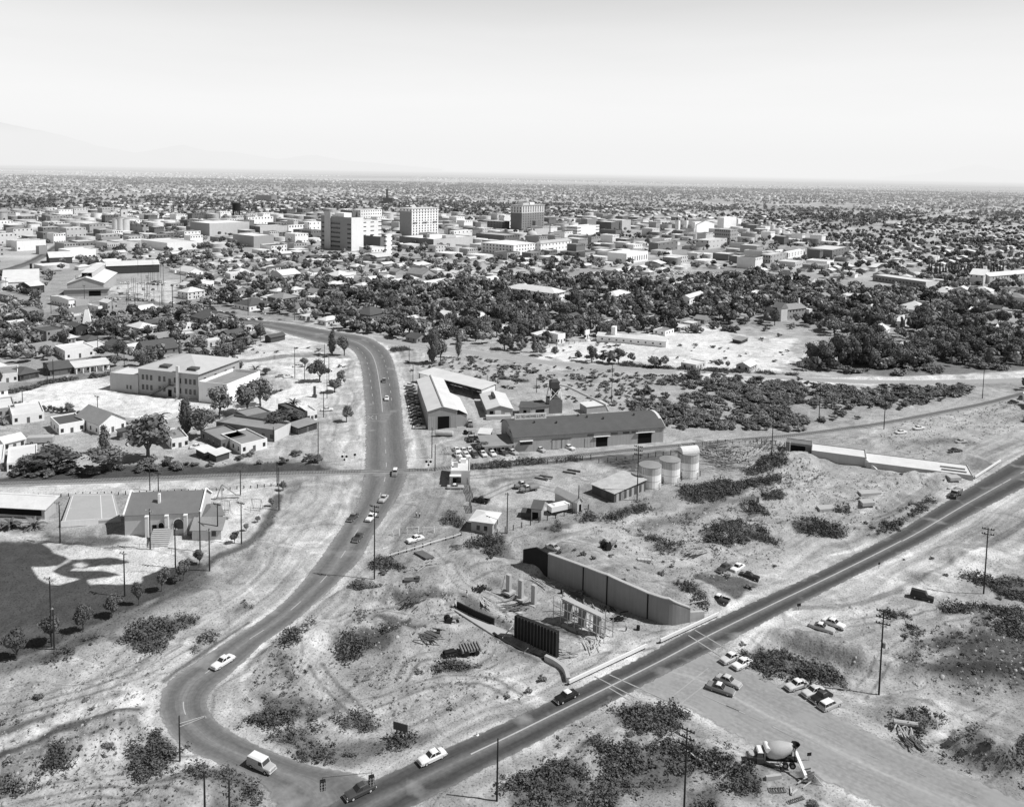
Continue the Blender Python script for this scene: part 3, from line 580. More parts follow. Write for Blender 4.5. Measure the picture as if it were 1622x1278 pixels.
def stripe(R, u, w, mb, z, a=0.0, b=1.0, dash=None, v0=0):
 "painted line at fraction u across the road"
 C = R[:, 0]*(1-u)+R[:, 1]*u; T = np.gradient(C, axis=0); T /= np.linalg.norm(T, axis=1)[:, None]; N_ = np.column_stack([-T[:, 1], T[:, 0]])
 s = np.concatenate([[0], np.cumsum(np.linalg.norm(np.diff(C, axis=0), axis=1))]); tot = s[-1]
 q = np.arange(a*tot, b*tot, 1.0); cx = np.interp(q, s, C[:, 0]); cy = np.interp(q, s, C[:, 1]); nx = np.interp(q, s, N_[:, 0]); ny = np.interp(q, s, N_[:, 1])
 for i in range(len(q)-1):
  if dash and (q[i] % dash[1]) > dash[0]: continue
  h = w/2; mb.add([(cx[i]-nx[i]*h, cy[i]-ny[i]*h, z), (cx[i]+nx[i]*h, cy[i]+ny[i]*h, z), (cx[i+1]+nx[i+1]*h, cy[i+1]+ny[i+1]*h, z), (cx[i+1]-nx[i+1]*h, cy[i+1]-ny[i+1]*h, z)], [(0,1,2,3)])
def pxline(mb, pts, w, z):
 P = W_(pts)
 for a, b in zip(P[:-1], P[1:]):
  d = (b-a)/np.linalg.norm(b-a); n_ = np.array([-d[1], d[0]])*w/2
  mb.add([(*(a-n_), z), (*(a+n_), z), (*(b+n_), z), (*(b-n_), z)], [(0,1,2,3)])
def make_roads():
 ribbon('main_street', RIBS['A'], .04, road_mat('asphalt_main', .185, [(0, 1.75), (.07, 1.15), (.2, .8), (.3, .68), (.42, .95), (.5, 1.08), (.6, .85), (.72, .66), (.86, .85), (.95, 1.2), (1, 1.8)]))
 ribbon('highway', RIBS['B'], .052, road_mat('asphalt_highway', .125, [(0, 1.7), (.06, 1.0), (.16, .6), (.3, .48), (.42, .95), (.5, 1.35), (.58, .95), (.72, .46), (.84, .55), (.93, 1.1), (1, 2.0)]))
 ribbon('approach_road', RIBS['D'], .03, road_mat('asphalt_approach', .27, [(0, 1.5), (.1, 1.05), (.35, .95), (.47, 1.1), (.5, 1.35), (.53, 1.1), (.7, .92), (.9, 1.0), (1, 1.5)], .10))
 ribbon('dirt_road', RIBS['C'], .03, road_mat('packed_dirt', .34, [(0, 1.4), (.2, .9), (.5, 1.0), (.8, .9), (1, 1.4)]))
 mb = MB(); z = .066
 A, B, D = RIBS['A'], RIBS['B'], RIBS['D']
 nA = len(A)
 stripe(A, .46, .32, mb, z, .20, .52); stripe(A, .5, .2, mb, z, .57, .93, (4.5, 13)); stripe(A, .72, .2, mb, z, .24, .50, (4, 12)); stripe(A, .24, .2, mb, z, .24, .50, (4, 12))
 stripe(B, .47, .30, mb, z, .08, .47); stripe(B, .5, .28, mb, z, .47, .66); stripe(B, .5, .28, mb, z, .66, 1, (8, 16))
 mb.build('lane_marking', M['mark']); tag(bpy.data.objects['lane_marking'], kind='structure')
 mb = MB()
 for pts in (L_(c780, 790,975, 1180,1150), L_(c780, 690,985, 1080,1190), L_(c780, 780,1060, 1010,1195), L_(c780, 1370,675, 1640,835), L_(c780, 1325,710, 1590,880), L_(c780, 1180,1150, 1460,930), L_(c780, 1250,1190, 1540,965), L_(c800, 1110,110, 1195,148),
    L_(c1080, 100,600, 300,690), L_(c1080,430,750,540,805)): pxline(mb, pts, .28, z+.006)
 for a, b in ((210,650),(320,700),(520,790),(640,740),(880,880),(1100,960),(1340,1060)): pxline(mb, L_(c1080, a, b, a+62, b+27), .16, z+.006)
 X0 = L_(c540, 215,905, 260,935); pxline(mb, X0, .35, z+.006); pxline(mb, L_(c540, 215,935, 260,905), .35, z+.006); pxline(mb, L_(c540, 180,893, 300,893), .3, z+.006); pxline(mb, L_(c540, 180,945, 305,945), .3, z+.006)
 for x in (192, 283):
  pxline(mb, L_(c540, x,905, x,938), .3, z+.006)
 mb.build('crosswalk_marking', M['markold']); tag(bpy.data.objects['crosswalk_marking'], kind='structure')
 P = RAIL; T = np.gradient(P, axis=0); T /= np.linalg.norm(T, axis=1)[:, None]; N_ = np.column_stack([-T[:, 1], T[:, 0]])
 onroad = inside(P[:, 0], P[:, 1], ROADP['A'])
 mb = MB(); rings = []
 for p, q, r in zip(P, N_, onroad):
  h = .10 if r else .32
  rings.append([(p[0]+q[0]*w, p[1]+q[1]*w, zz) for w, zz in ((-2.4, -.1), (-1.5, h), (1.5, h), (2.4, -.1))])
 mb.loft(rings); b = mb.build('railway_bed', mat('ballast', .24, .4, .35, fine=.35)); tag(b, kind='structure')
 mb = MB()
 for sgn in (-.72, .72):
  mb.loft([[(p[0]+q[0]*(sgn+w), p[1]+q[1]*(sgn+w), (.10 if r else .32)+zz) for w, zz in ((-.06, .002), (-.06, .17), (.06, .17), (.06, .002))] for p, q, r in zip(P, N_, onroad)])
 tag(mb.build('railway_rail', M['rail']), kind='structure')
 s = np.concatenate([[0], np.cumsum(np.linalg.norm(np.diff(P, axis=0), axis=1))]); mb = MB()
 for d in np.arange(2, s[-1]-2, .9):
  x, y = np.interp(d, s, P[:, 0]), np.interp(d, s, P[:, 1]); tx, ty = np.interp(d, s, T[:, 0]), np.interp(d, s, T[:, 1])
  if inside(np.array([x]), np.array([y]), ROADP['A'])[0]: continue
  mb.box(x-.12, y-1.3, .30, x+.12, y+1.3, .40, rz=math.atan2(ty, tx))
 tag(mb.build('railway_sleeper', M['woodold']), kind='structure')
GRID = rad(38)
def corner(xl, xc, xr, yb, a=GRID, L1=None, L2=None):
 "near corner at px xc,yb; left face runs to px xl, right (sunny) face to px xr"
 x, y = G(xc, yb); e1 = (math.sin(a), math.cos(a)); e2 = (-math.cos(a), math.sin(a))
 def solve(e, X):
  lo, hi = 0.5, 75.0; s = 1 if X > xc else -1
  for _ in range(40):
   m = (lo+hi)/2
   if (PROJ(x+e[0]*m, y+e[1]*m)[0]-X)*s < 0: lo = m
   else: hi = m
  return lo
 return (x, y, rad(90)-a, L1 or solve(e1, xr), L2 or solve(e2, xl))
def abc(A, B, C=None, depth=None):
 a, b = np.array(G(*A)), np.array(G(*B)); d = b-a; L = np.hypot(*d); u = d/L; n = np.array([-u[1], u[0]])
 if depth is None: depth = abs((np.array(G(*C))-a)@n)
 return (a[0], a[1], math.atan2(u[1], u[0]), L, depth)
def hpx(fr, px, py, py2): return HT(px, py, py2)
_wb = MB().box(-.5, -.06, 0, .5, .05, 1, bottom=True).mesh('window', M['glass'])
_wf = MB().box(-.56, -.03, -.06, .56, .05, 1.06, bottom=True).mesh('frame', M['frame'])
_db = MB().box(-.5, -.07, 0, .5, .05, 1).mesh('door', M['woodold'])
_ob = MB().box(-.5, -.05, 0, .5, .05, 1).mesh('doorway', M['open'])
def face_pt(fr, f, s, off=0.0):
 _, _, _, L1, L2 = fr
 if f == 'f': return (s, -off, 0), 0
 if f == 'l': return (-off, L2-s, 0), -math.pi/2
 if f == 'r': return (L1+off, s, 0), math.pi/2
 return (L1-s, L2+off, 0), math.pi
def flen(fr, f): return fr[3] if f in 'fb' else fr[4]
def put_on(root, fr, f, s, z, w, h, me, name, frame=False, off=0.0):
 (x, y, _), r = face_pt(fr, f, s, off)
 o = put(me, name, root, (x, y, z), r, (w, 1, h))
 if frame: put(_wf, 'frame', o)
 return o
def windows(root, fr, f, rows, cols, w, h, z0, z1, m0=.08, m1=.08, cnt=None, frame=False, me=None):
 L = flen(fr, f); extra = MB()
 for i in range(rows):
  z = z0 if rows == 1 else z0+(z1-z0)*i/(rows-1)
  for j in range(cols):
   s = L*(m0+(1-m0-m1)*(.5 if cols == 1 else j/(cols-1)))
   if cnt is not None:
    cnt[0] += 1
    if cnt[0] > 99:
     (x, y, _), r = face_pt(fr, f, s, .05)
     extra.box(x-(w/2 if f in 'fb' else .06), y-(w/2 if f in 'lr' else .06), z, x+(w/2 if f in 'fb' else .06), y+(w/2 if f in 'lr' else .06), z+h, bottom=True); continue
   put_on(root, fr, f, s, z, w, h, me or _wb, 'window', frame)
 if extra.v: tag(extra.build('window', M['glass'], root), kind='stuff')
def roof_mesh(kind, L1, L2, h, rh, ov, th=.14):
 mb = MB()
 if kind == 'gx':      # ridge along x
  for s in (0, 1):
   y0, y1 = (-ov, L2/2) if s == 0 else (L2+ov, L2/2); e = h-(rh-h)*ov/(L2/2)
   q = [(-ov, y0, e), (L1+ov, y0, e), (L1+ov, y1, rh), (-ov, y1, rh)]
   if s: q = q[::-1]
   mb.add(q+[(a, b, c-th) for a, b, c in q], [(0,1,2,3),(7,6,5,4),(0,4,5,1),(1,5,6,2),(2,6,7,3),(3,7,4,0)])
 elif kind == 'gy':
  for s in (0, 1):
   x0, x1 = (-ov, L1/2) if s == 0 else (L1+ov, L1/2); e = h-(rh-h)*ov/(L1/2)
   q = [(x0, L2+ov, e), (x0, -ov, e), (x1, -ov, rh), (x1, L2+ov, rh)]
   if s: q = q[::-1]
   mb.add(q+[(a, b, c-th) for a, b, c in q], [(0,1,2,3),(7,6,5,4),(0,4,5,1),(1,5,6,2),(2,6,7,3),(3,7,4,0)])
 elif kind == 'hip':
  k = min(L1, L2)/2
  if L1 >= L2: r0, r1 = (k, L2/2, rh), (L1-k, L2/2, rh)
  else: r0, r1 = (L1/2, k, rh), (L1/2, L2-k, rh)
  b = [(-ov,-ov,h),(L1+ov,-ov,h),(L1+ov,L2+ov,h),(-ov,L2+ov,h)]
  if L1 >= L2: fs = [(0,1,5,4),(1,2,5),(2,3,4,5),(3,0,4)]
  else: fs = [(0,1,4),(1,2,5,4),(2,3,5),(3,0,4,5)]
  mb.add(b+[r0, r1], fs); mb.add([(a, c, h-th) for a, c, _ in b]+b, [(3,2,1,0),(0,1,5,4),(1,2,6,5),(2,3,7,6),(3,0,4,7)])
 elif kind == 'shed':  # low in front, high at back
  q = [(-ov,-ov,h),(L1+ov,-ov,h),(L1+ov,L2+ov,rh),(-ov,L2+ov,rh)]
  mb.add(q+[(a, b, c-th) for a, b, c in q], [(0,1,2,3),(7,6,5,4),(0,4,5,1),(1,5,6,2),(2,6,7,3),(3,7,4,0)])
 elif kind == 'barrel':  # bowstring roof, axis along x
  n = 12; top = []
  for i in range(n+1):
   t = i/n; y = -ov+(L2+2*ov)*t; top.append((y, h+(rh-h)*(1-(2*t-1)**2)))
  for i in range(n):
   (ya, za), (yb, zb) = top[i], top[i+1]
   mb.add([(-ov,ya,za),(L1+ov,ya,za),(L1+ov,yb,zb),(-ov,yb,zb),(-ov,ya,za-th),(L1+ov,ya,za-th),(L1+ov,yb,zb-th),(-ov,yb,zb-th)], [(0,1,2,3),(7,6,5,4),(0,4,5,1),(2,6,7,3),(1,5,6,2),(3,7,4,0)])
 return mb
def wall_mesh(kind, L1, L2, h, rh, para=.5):
 mb = MB()
 if kind == 'flat':
  p = .25; k = h-para
  mb.box(0,0,-.6,L1,L2,h,top=False)
  mb.add([(0,0,h),(L1,0,h),(L1,L2,h),(0,L2,h),(p,p,h),(L1-p,p,h),(L1-p,L2-p,h),(p,L2-p,h),(p,p,k),(L1-p,p,k),(L1-p,L2-p,k),(p,L2-p,k)],
    [(0,1,5,4),(1,2,6,5),(2,3,7,6),(3,0,4,7),(4,5,9,8),(5,6,10,9),(6,7,11,10),(7,4,8,11)])
 elif kind in ('gx', 'gy', 'hip', 'shed', 'barrel'):
  mb.box(0,0,-.6,L1,L2,h,top=(kind == 'hip')); r = rh-.1
  if kind == 'gx':
   for x in (0, L1): mb.add([(x,0,h),(x,L2,h),(x,L2/2,r)], [(0,1,2) if x else (2,1,0)])
  if kind == 'gy':
   for y in (0, L2): mb.add([(0,y,h),(L1,y,h),(L1/2,y,r)], [(0,1,2) if y == 0 else (2,1,0)])
  if kind == 'shed':
   for x in (0, L1): mb.add([(x,0,h-.05),(x,L2,h-.05),(x,L2,r)], [(0,1,2)])
   mb.add([(0,L2,h),(L1,L2,h),(L1,L2,r),(0,L2,r)], [(3,2,1,0)])
  if kind == 'barrel':
   n = 12
   for x in (0, L1):
    pts = [(x, L2*i/n, h+(r-h)*(1-(2*i/n-1)**2)) for i in range(n+1)]
    mb.add(pts, [tuple(range(n+1))])
 return mb
OCC = []
def occ(fr, m=2.0):
 x, y, rz, L1, L2 = fr; c, s = math.cos(rz), math.sin(rz); OCC.append((x+c*L1/2-s*L2/2, y+s*L1/2+c*L2/2, rz, L1/2+m, L2/2+m))
def free(x, y, r):
 for cx, cy, rz, a, b in OCC:
  dx, dy = x-cx, y-cy
  if abs(dx) > a+b+r or abs(dy) > a+b+r: continue
  c, s = math.cos(rz), math.sin(rz)
  if abs(dx*c+dy*s) < a+r and abs(-dx*s+dy*c) < b+r: return False
 return True
def building(fr, h, name, label, cat, wall, roof, kind='flat', rh=None, ov=.4, para=.5, group=None, z=0.0):
 x, y, rz, L1, L2 = fr; rh = rh or h; occ(fr)
 t = thing(name, label, cat, (x, y, z), rz, group)
 wall_mesh(kind, L1, L2, h, rh, para).build('wall', wall, t)
 if kind == 'flat':
  MB().add([(.25,.25,h-para),(L1-.25,.25,h-para),(L1-.25,L2-.25,h-para),(.25,L2-.25,h-para)], [(0,1,2,3)]).build('roof', roof, t)
 else: roof_mesh(kind, L1, L2, h, rh, ov).build('roof', roof, t)
 return t
def rbox(root, name, m, x0, y0, z0, x1, y1, z1): return MB().box(x0, y0, z0, x1, y1, z1, bottom=True).build(name, m, root)
def ring(x, w, zl, zb, zt): return [(x,-w*.97,zl),(x,-w,zb-.12),(x,-w*.93,zb),(x,-w*.6,zt),(x,w*.6,zt),(x,w*.93,zb),(x,w,zb-.12),(x,w*.97,zl)]
BODY = {
 'sedan': ([(2.5,.72,.42,.68,.74),(2.42,.84,.36,.80,.88),(2.1,.92,.32,.88,.97),(1.0,.94,.3,.92,1.02),(.6,.95,.3,.93,1.0),(-1.1,.95,.3,.93,.99),(-1.6,.95,.32,.92,.98),(-2.3,.90,.34,.84,.90),(-2.52,.80,.42,.70,.74)], (.95,.25,-.85,-1.55)),
 'wagon': ([(2.5,.72,.42,.68,.74),(2.42,.84,.36,.80,.88),(2.1,.92,.32,.88,.97),(1.0,.94,.3,.92,1.02),(.6,.95,.3,.93,1.0),(-1.1,.95,.3,.93,.99),(-2.3,.93,.34,.92,.98),(-2.5,.86,.42,.74,.80)], (.95,.25,-2.05,-2.35)),
 'hardtop': ([(2.6,.76,.42,.72,.78),(2.5,.88,.36,.80,.88),(2.1,.95,.3,.87,.93),(1.0,.96,.28,.88,.96),(.6,.97,.28,.88,.95),(-1.1,.97,.28,.88,.93),(-1.8,.96,.3,.92,.92),(-2.5,.92,.34,.98,.90),(-2.68,.86,.42,.80,.76)], (.85,.1,-.75,-1.6)),
}
_wheel = MB().tube((0,-.1,0), (0,.1,0), .35, n=12).mesh('wheel', M['tyre']); _cap = MB().tube((0,-.115,0), (0,.115,0), .19, n=10).mesh('hubcap', M['chrome'])
_wbig = MB().tube((0,-.16,0), (0,.16,0), .5, n=12).mesh('wheel', M['tyre']); _cbig = MB().tube((0,-.175,0), (0,.175,0), .24, n=10).mesh('hubcap', M['steel'])
def wheels(t, xs, w, big=False):
 for x in xs:
  for s in (-1, 1):
   o = put(_wbig if big else _wheel, 'wheel', t, (x, s*w, .5 if big else .35)); put(_cbig if big else _cap, 'hubcap', o)
def quadm(name, pts, m, t): return MB().add(pts, [(0,1,2,3)]).build(name, m, t)
CARMESH = {}
def car_proto(style):
 if style in CARMESH: return CARMESH[style]
 secs, (xa, xb, xc_, xd) = BODY[style]
 body = MB().loft([ring(*q) for q in secs]); zt, zr, w0, w1 = .96, 1.50, .80, .64
 cab = [[(xa,-w0,zt),(xd,-w0,zt),(xd,w0,zt),(xa,w0,zt)], [(xb,-w1,zr),(xc_,-w1,zr),(xc_,w1,zr),(xb,w1,zr)]]; body.loft(cab)
 d = {'body': body.mesh('body', PAINT['white'])}
 d['roof'] = MB().loft([[(xb+.06,-w1-.03,zr),(xc_-.06,-w1-.03,zr),(xc_-.06,w1+.03,zr),(xb+.06,w1+.03,zr)], [(xb-.12,-w1+.14,zr+.09),(xc_+.12,-w1+.14,zr+.09),(xc_+.12,w1-.14,zr+.09),(xb-.12,w1-.14,zr+.09)]]).mesh('roof', PAINT['white'])
 def lerp(a, b, t): return tuple(p+(q-p)*t for p, q in zip(a, b))
 def pane(a, b, c, e, off):
  q = [lerp(a,e,.12), lerp(b,c,.12), lerp(b,c,.90), lerp(a,e,.90)]; q = [lerp(q[0],q[1],.06), lerp(q[1],q[0],.06), lerp(q[2],q[3],.06), lerp(q[3],q[2],.06)]
  return [tuple(p+o for p, o in zip(v, off)) for v in q]
 b, tp = cab
 d['windshield'] = MB().add(pane(b[3], b[0], tp[0], tp[3], (.02,0,.015)), [(0,1,2,3)]).mesh('windshield', M['glass'])
 d['rear_window'] = MB().add(pane(b[1], b[2], tp[2], tp[1], (-.02,0,.015)), [(0,1,2,3)]).mesh('rear_window', M['glass'])
 ws = []
 for s in (0, 1):
  B0, B1, T0, T1 = (b[0], b[1], tp[0], tp[1]) if s == 0 else (b[3], b[2], tp[3], tp[2])
  off = (0, -.02, .01) if s == 0 else (0, .02, .01)
  n = 3 if style == 'wagon' else 2
  for k in range(n):
   u, v = k/n, (k+1)/n
   q = pane(lerp(B0,B1,u), lerp(B0,B1,v), lerp(T0,T1,v), lerp(T0,T1,u), off)
   ws.append(MB().add(q if s == 0 else q[::-1], [(0,1,2,3)]).mesh('side_window', M['glass']))
 d['ws'] = ws
 x0, x1 = secs[0][0], secs[-1][0]
 d['bf'] = MB().box(x0-.04,-.86,.36,x0+.1,.86,.52,bottom=True).mesh('bumper', M['chrome']); d['br'] = MB().box(x1-.1,-.86,.38,x1+.04,.86,.54,bottom=True).mesh('bumper', M['chrome'])
 d['grille'] = MB().box(x0-.06,-.5,.54,x0+.02,.5,.70,bottom=True).mesh('grille', M['steel'])
 d['hl'] = MB().tube((x0-.14,0,.72),(x0+.0,0,.72),.10,n=10).mesh('headlight', M['lamp']); d['tl'] = MB().box(x1-.02,-.08,.66,x1+.1,.08,.80,bottom=True).mesh('taillight', M['dark'])
 CARMESH[style] = d; return d
def car(style, loc, rz, paint, top, label, group=None):
 d = car_proto(style); t = thing('parked_car' if group and 'parked' in group else 'car', label, 'car', loc, rz, group)
 put(d['body'], 'body', t, m=PAINT[paint]); put(d['roof'], 'roof', t, m=PAINT[top])
 put(d['windshield'], 'windshield', t); put(d['rear_window'], 'rear_window', t)
 for w in d['ws']: put(w, 'side_window', t)
 put(d['bf'], 'bumper', t); put(d['br'], 'bumper', t); put(d['grille'], 'grille', t)
 for s in (-.62, .62): put(d['hl'], 'headlight', t, (0, s, 0)); put(d['tl'], 'taillight', t, (0, s*1.15, 0))
 wheels(t, (1.55, -1.5), .82); return t
def head(r, f):
 a, b = at(*r), at(*f); return ((a[0]+b[0])/2, (a[1]+b[1])/2, min(a[2], b[2])+.02), math.atan2(b[1]-a[1], b[0]-a[0])
def pickup(loc, rz, paint, top, label, bed='open'):
 t = thing('pickup_truck', label, 'pickup', loc, rz); secs = [(2.5,.74,.45,.85,.92),(2.38,.84,.4,.98,1.05),(1.0,.86,.38,1.02,1.12),(.7,.92,.36,1.05,1.1),(-.55,.92,.36,1.05,1.1)]
 b = MB().loft([ring(*q) for q in secs]); b.loft([[(.9,-.82,1.05),(-.5,-.82,1.05),(-.5,.82,1.05),(.9,.82,1.05)], [(.45,-.68,1.68),(-.42,-.68,1.68),(-.42,.68,1.68),(.45,.68,1.68)]]); b.build('cab', PAINT[paint], t)
 MB().loft([[(.52,-.72,1.66),(-.48,-.72,1.66),(-.48,.72,1.66),(.52,.72,1.66)], [(.35,-.6,1.78),(-.35,-.6,1.78),(-.35,.6,1.78),(.35,.6,1.78)]]).build('roof', PAINT[top], t)
 quadm('windshield', [(.90,.7,1.14),(.90,-.7,1.14),(.52,-.6,1.62),(.52,.6,1.62)], M['glass'], t); quadm('rear_window', [(-.52,-.5,1.2),(-.52,.5,1.2),(-.47,.45,1.58),(-.47,-.45,1.58)], M['glass'], t)
 for s in (-1, 1): quadm('side_window', [(.6,s*.83,1.15),(-.35,s*.83,1.15),(-.33,s*.73,1.58),(.42,s*.73,1.58)][::s], M['glass'], t)
 q = MB(); q.box(-2.6,-.9,.6,-.62,.9,.72,bottom=True); q.box(-2.6,-.92,.72,-.62,-.84,1.1); q.box(-2.6,.84,.72,-.62,.92,1.1); q.box(-2.6,-.84,.72,-2.52,.84,1.1); q.build('cargo_bed', PAINT[paint], t)
 for s in (-1, 1):
  MB().loft([ring(1.95,.2,.4,.8,.9),ring(1.2,.2,.4,.8,.9)]).build('fender', PAINT[paint], t, (0, s*.8, 0)); MB().tube((2.5,s*.6,.8),(2.6,s*.6,.8),.1,n=8).build('headlight', M['lamp'], t)
 MB().box(2.5,-.85,.42,2.62,.85,.56,bottom=True).build('bumper', M['chrome'], t); wheels(t, (1.6, -1.6), .8); return t
def van(loc, rz, paint, top, label):
 t = thing('panel_van', label, 'van', loc, rz); secs = [(2.55,.7,.42,.85,.95),(2.4,.86,.36,.98,1.06),(1.3,.92,.34,1.05,1.14),(1.1,.95,.34,1.05,1.12),(-2.4,.95,.34,1.05,1.12),(-2.55,.9,.42,.95,1.0)]
 b = MB().loft([ring(*q) for q in secs]); b.loft([[(1.2,-.9,1.05),(-2.45,-.9,1.05),(-2.45,.9,1.05),(1.2,.9,1.05)], [(.75,-.82,1.86),(-2.35,-.82,1.86),(-2.35,.82,1.86),(.75,.82,1.86)]]); b.build('body', PAINT[paint], t)
 MB().loft([[(.8,-.84,1.85),(-2.4,-.84,1.85),(-2.4,.84,1.85),(.8,.84,1.85)], [(.55,-.6,2.0),(-2.2,-.6,2.0),(-2.2,.6,2.0),(.55,.6,2.0)]]).build('roof', PAINT[top], t)
 quadm('windshield', [(1.17,.75,1.2),(1.17,-.75,1.2),(.86,-.7,1.75),(.86,.7,1.75)], M['glass'], t)
 for s in (-1, 1): quadm('side_window', [(.9,s*.92,1.2),(.1,s*.92,1.2),(.1,s*.85,1.72),(.7,s*.85,1.72)][::s], M['glass'], t); quadm('rear_window', [(-2.48,s*.65-.22,1.3),(-2.48,s*.65+.22,1.3),(-2.42,s*.62+.2,1.7),(-2.42,s*.62-.2,1.7)], M['glass'], t)
 for s in (-.62, .62): MB().tube((2.5,s,.82),(2.62,s,.82),.1,n=10).build('headlight', M['lamp'], t)
 MB().box(2.5,-.86,.38,2.66,.86,.52,bottom=True).build('bumper', M['chrome'], t); MB().box(2.48,-.45,.56,2.6,.45,.76,bottom=True).build('grille', M['steel'], t); wheels(t, (1.6, -1.5), .84); return t
def truck(loc, rz, paint, label, load='stake'):
 t = thing('truck', label, 'truck', loc, rz); secs = [(3.1,.62,.6,1.2,1.35),(3.0,.72,.55,1.35,1.5),(1.7,.78,.55,1.4,1.55),(1.5,1.0,.6,1.4,1.5),(.2,1.0,.6,1.4,1.5)]
 b = MB().loft([ring(*q) for q in secs]); b.loft([[(1.55,-.92,1.4),(.25,-.92,1.4),(.25,.92,1.4),(1.55,.92,1.4)], [(1.25,-.82,2.2),(.3,-.82,2.2),(.3,.82,2.2),(1.25,.82,2.2)]]); b.build('cab', PAINT[paint], t)
 MB().loft([[(1.32,-.86,2.18),(.24,-.86,2.18),(.24,.86,2.18),(1.32,.86,2.18)], [(1.15,-.7,2.32),(.35,-.7,2.32),(.35,.7,2.32),(1.15,.7,2.32)]]).build('roof', PAINT['light'], t)
 quadm('windshield', [(1.54,.8,1.55),(1.54,-.8,1.55),(1.31,-.72,2.12),(1.31,.72,2.12)], M['glass'], t)
 for s in (-1, 1): quadm('side_window', [(1.35,s*.94,1.55),(.4,s*.94,1.55),(.42,s*.86,2.1),(1.2,s*.86,2.1)][::s], M['glass'], t); MB().loft([ring(2.7,.22,.5,1.0,1.15),ring(1.7,.22,.5,1.0,1.15)]).build('fender', PAINT[paint], t, (0, s*.82, 0)); MB().tube((3.0,s*.62,1.1),(3.15,s*.62,1.1),.12,n=8).build('headlight', M['lamp'], t)
 MB().box(-3.3,-.4,.55,.3,.4,.8,bottom=True).build('chassis', M['black'], t); q = MB().box(-3.4,-1.15,.85,.05,1.15,1.0,bottom=True)
 if load == 'stake':
  for s in (-1, 1):
   for z in (1.2, 1.5, 1.8): q.box(-3.4,s*1.12-.03,z,.05,s*1.12+.03,z+.16,bottom=True)
   for k in range(6): q.box(-3.35+k*.66,s*1.12-.05,1.0,-3.25+k*.66,s*1.12+.05,2.0)
  for z in (1.2, 1.5, 1.8): q.box(-3.42,-1.1,z,-3.36,1.1,z+.16,bottom=True); q.box(0,-1.1,z,.06,1.1,z+.16,bottom=True)
  q.build('stake_bed', M['woodold'], t)
 else:
  q.build('flatbed', M['woodold'], t); MB().loft([[(x, math.cos(a)*r, 1.0+max(0, math.sin(a))*r) for a in [i*math.pi/8 for i in range(9)]] for x, r in ((-3.3,1.0),(-3.0,1.1),(-.4,1.1),(-.1,1.0))]).build('canvas_cover', PAINT['grey'], t)
 wheels(t, (2.2, -2.1), .92, True); return t
def lowcar(style):
 k = 'low'+style
 if k not in CARMESH:
  secs, (xa, xb, xc_, xd) = BODY[style]; b = MB().loft([ring(*q) for q in secs]); n0 = len(b.f)
  b.loft([[(xb+.05,-.66,1.46),(xc_-.05,-.66,1.46),(xc_-.05,.66,1.46),(xb+.05,.66,1.46)], [(xb-.1,-.5,1.56),(xc_+.1,-.5,1.56),(xc_+.1,.5,1.56),(xb-.1,.5,1.56)]]); n1 = len(b.f)
  b.loft([[(xa,-.8,.96),(xd,-.8,.96),(xd,.8,.96),(xa,.8,.96)], [(xb,-.64,1.47),(xc_,-.64,1.47),(xc_,.64,1.47),(xb,.64,1.47)]]); n2 = len(b.f)
  for x in (1.55, -1.5):
   for s in (-.85, .85): b.tube((x,s-.1,.33),(x,s+.1,.33),.33,n=8)
  me = b.mesh('car', [PAINT['white'], M['glass'], M['tyre']]); mi = [0]*len(b.f)
  for i in range(n1, n2): mi[i] = 1
  for i in range(n2, len(b.f)): mi[i] = 2
  me.polygons.foreach_set('material_index', mi); CARMESH[k] = me
 return CARMESH[k]
def smallcar(style, loc, rz, paint, label, group, name='parked_car'):
 o = put(lowcar(style), name, None, loc, rz, m=PAINT[paint]); return tag(o, label, 'car', group)
_ins = MB().lathe([(.05,0),(.09,.05),(.05,.2),(.02,.24)], 6).mesh('insulator', M['glass'])
def pole(px, pyb, pyt, arms=0, label='', aw=2.6, az=None, mt='pole', group=None, cat='utility pole', lamps=0, box=False, r=.16):
 x, y, z = at(px, pyb); h = HT(px, pyb, pyt); az = az if az is not None else rad(-25)
 t = thing('utility_pole', label, cat, (x, y, z), az, group)
 MB().tube((0,0,-.5), (0,0,h), r*1.15, r*.75, 8).build('pole', M[mt], t)
 for k in range(arms):
  zz = h-.35-k*1.25; a = MB().box(-aw/2,-.08,zz,aw/2,.06,zz+.16,bottom=True)
  a.beam((-.6*aw/2,-.1,zz+.02), (0,-.1,zz-.6), .05, .04); a.beam((.6*aw/2,-.1,zz+.02), (0,-.1,zz-.6), .05, .04); o = a.build('crossarm', M['pole'], t, (0,-r,0))
  for q in (-.46, -.26, .26, .46): put(_ins, 'insulator', o, (q*aw, 0, zz+.16), 0, (1.6,1.6,1.3))
 for k in range(lamps):
  q = (k-(lamps-1)/2)*.8; MB().lathe([(.06,.35),(.1,.3),(.3,0),(.28,-.02)], 8).build('floodlight', M['steel'], t, (q,-.2,h-.5))
 if box: MB().tube((.42,0,h*.56),(.42,0,h*.56+1.0),.28,n=10).build('transformer', M['steel'], t)
 return t
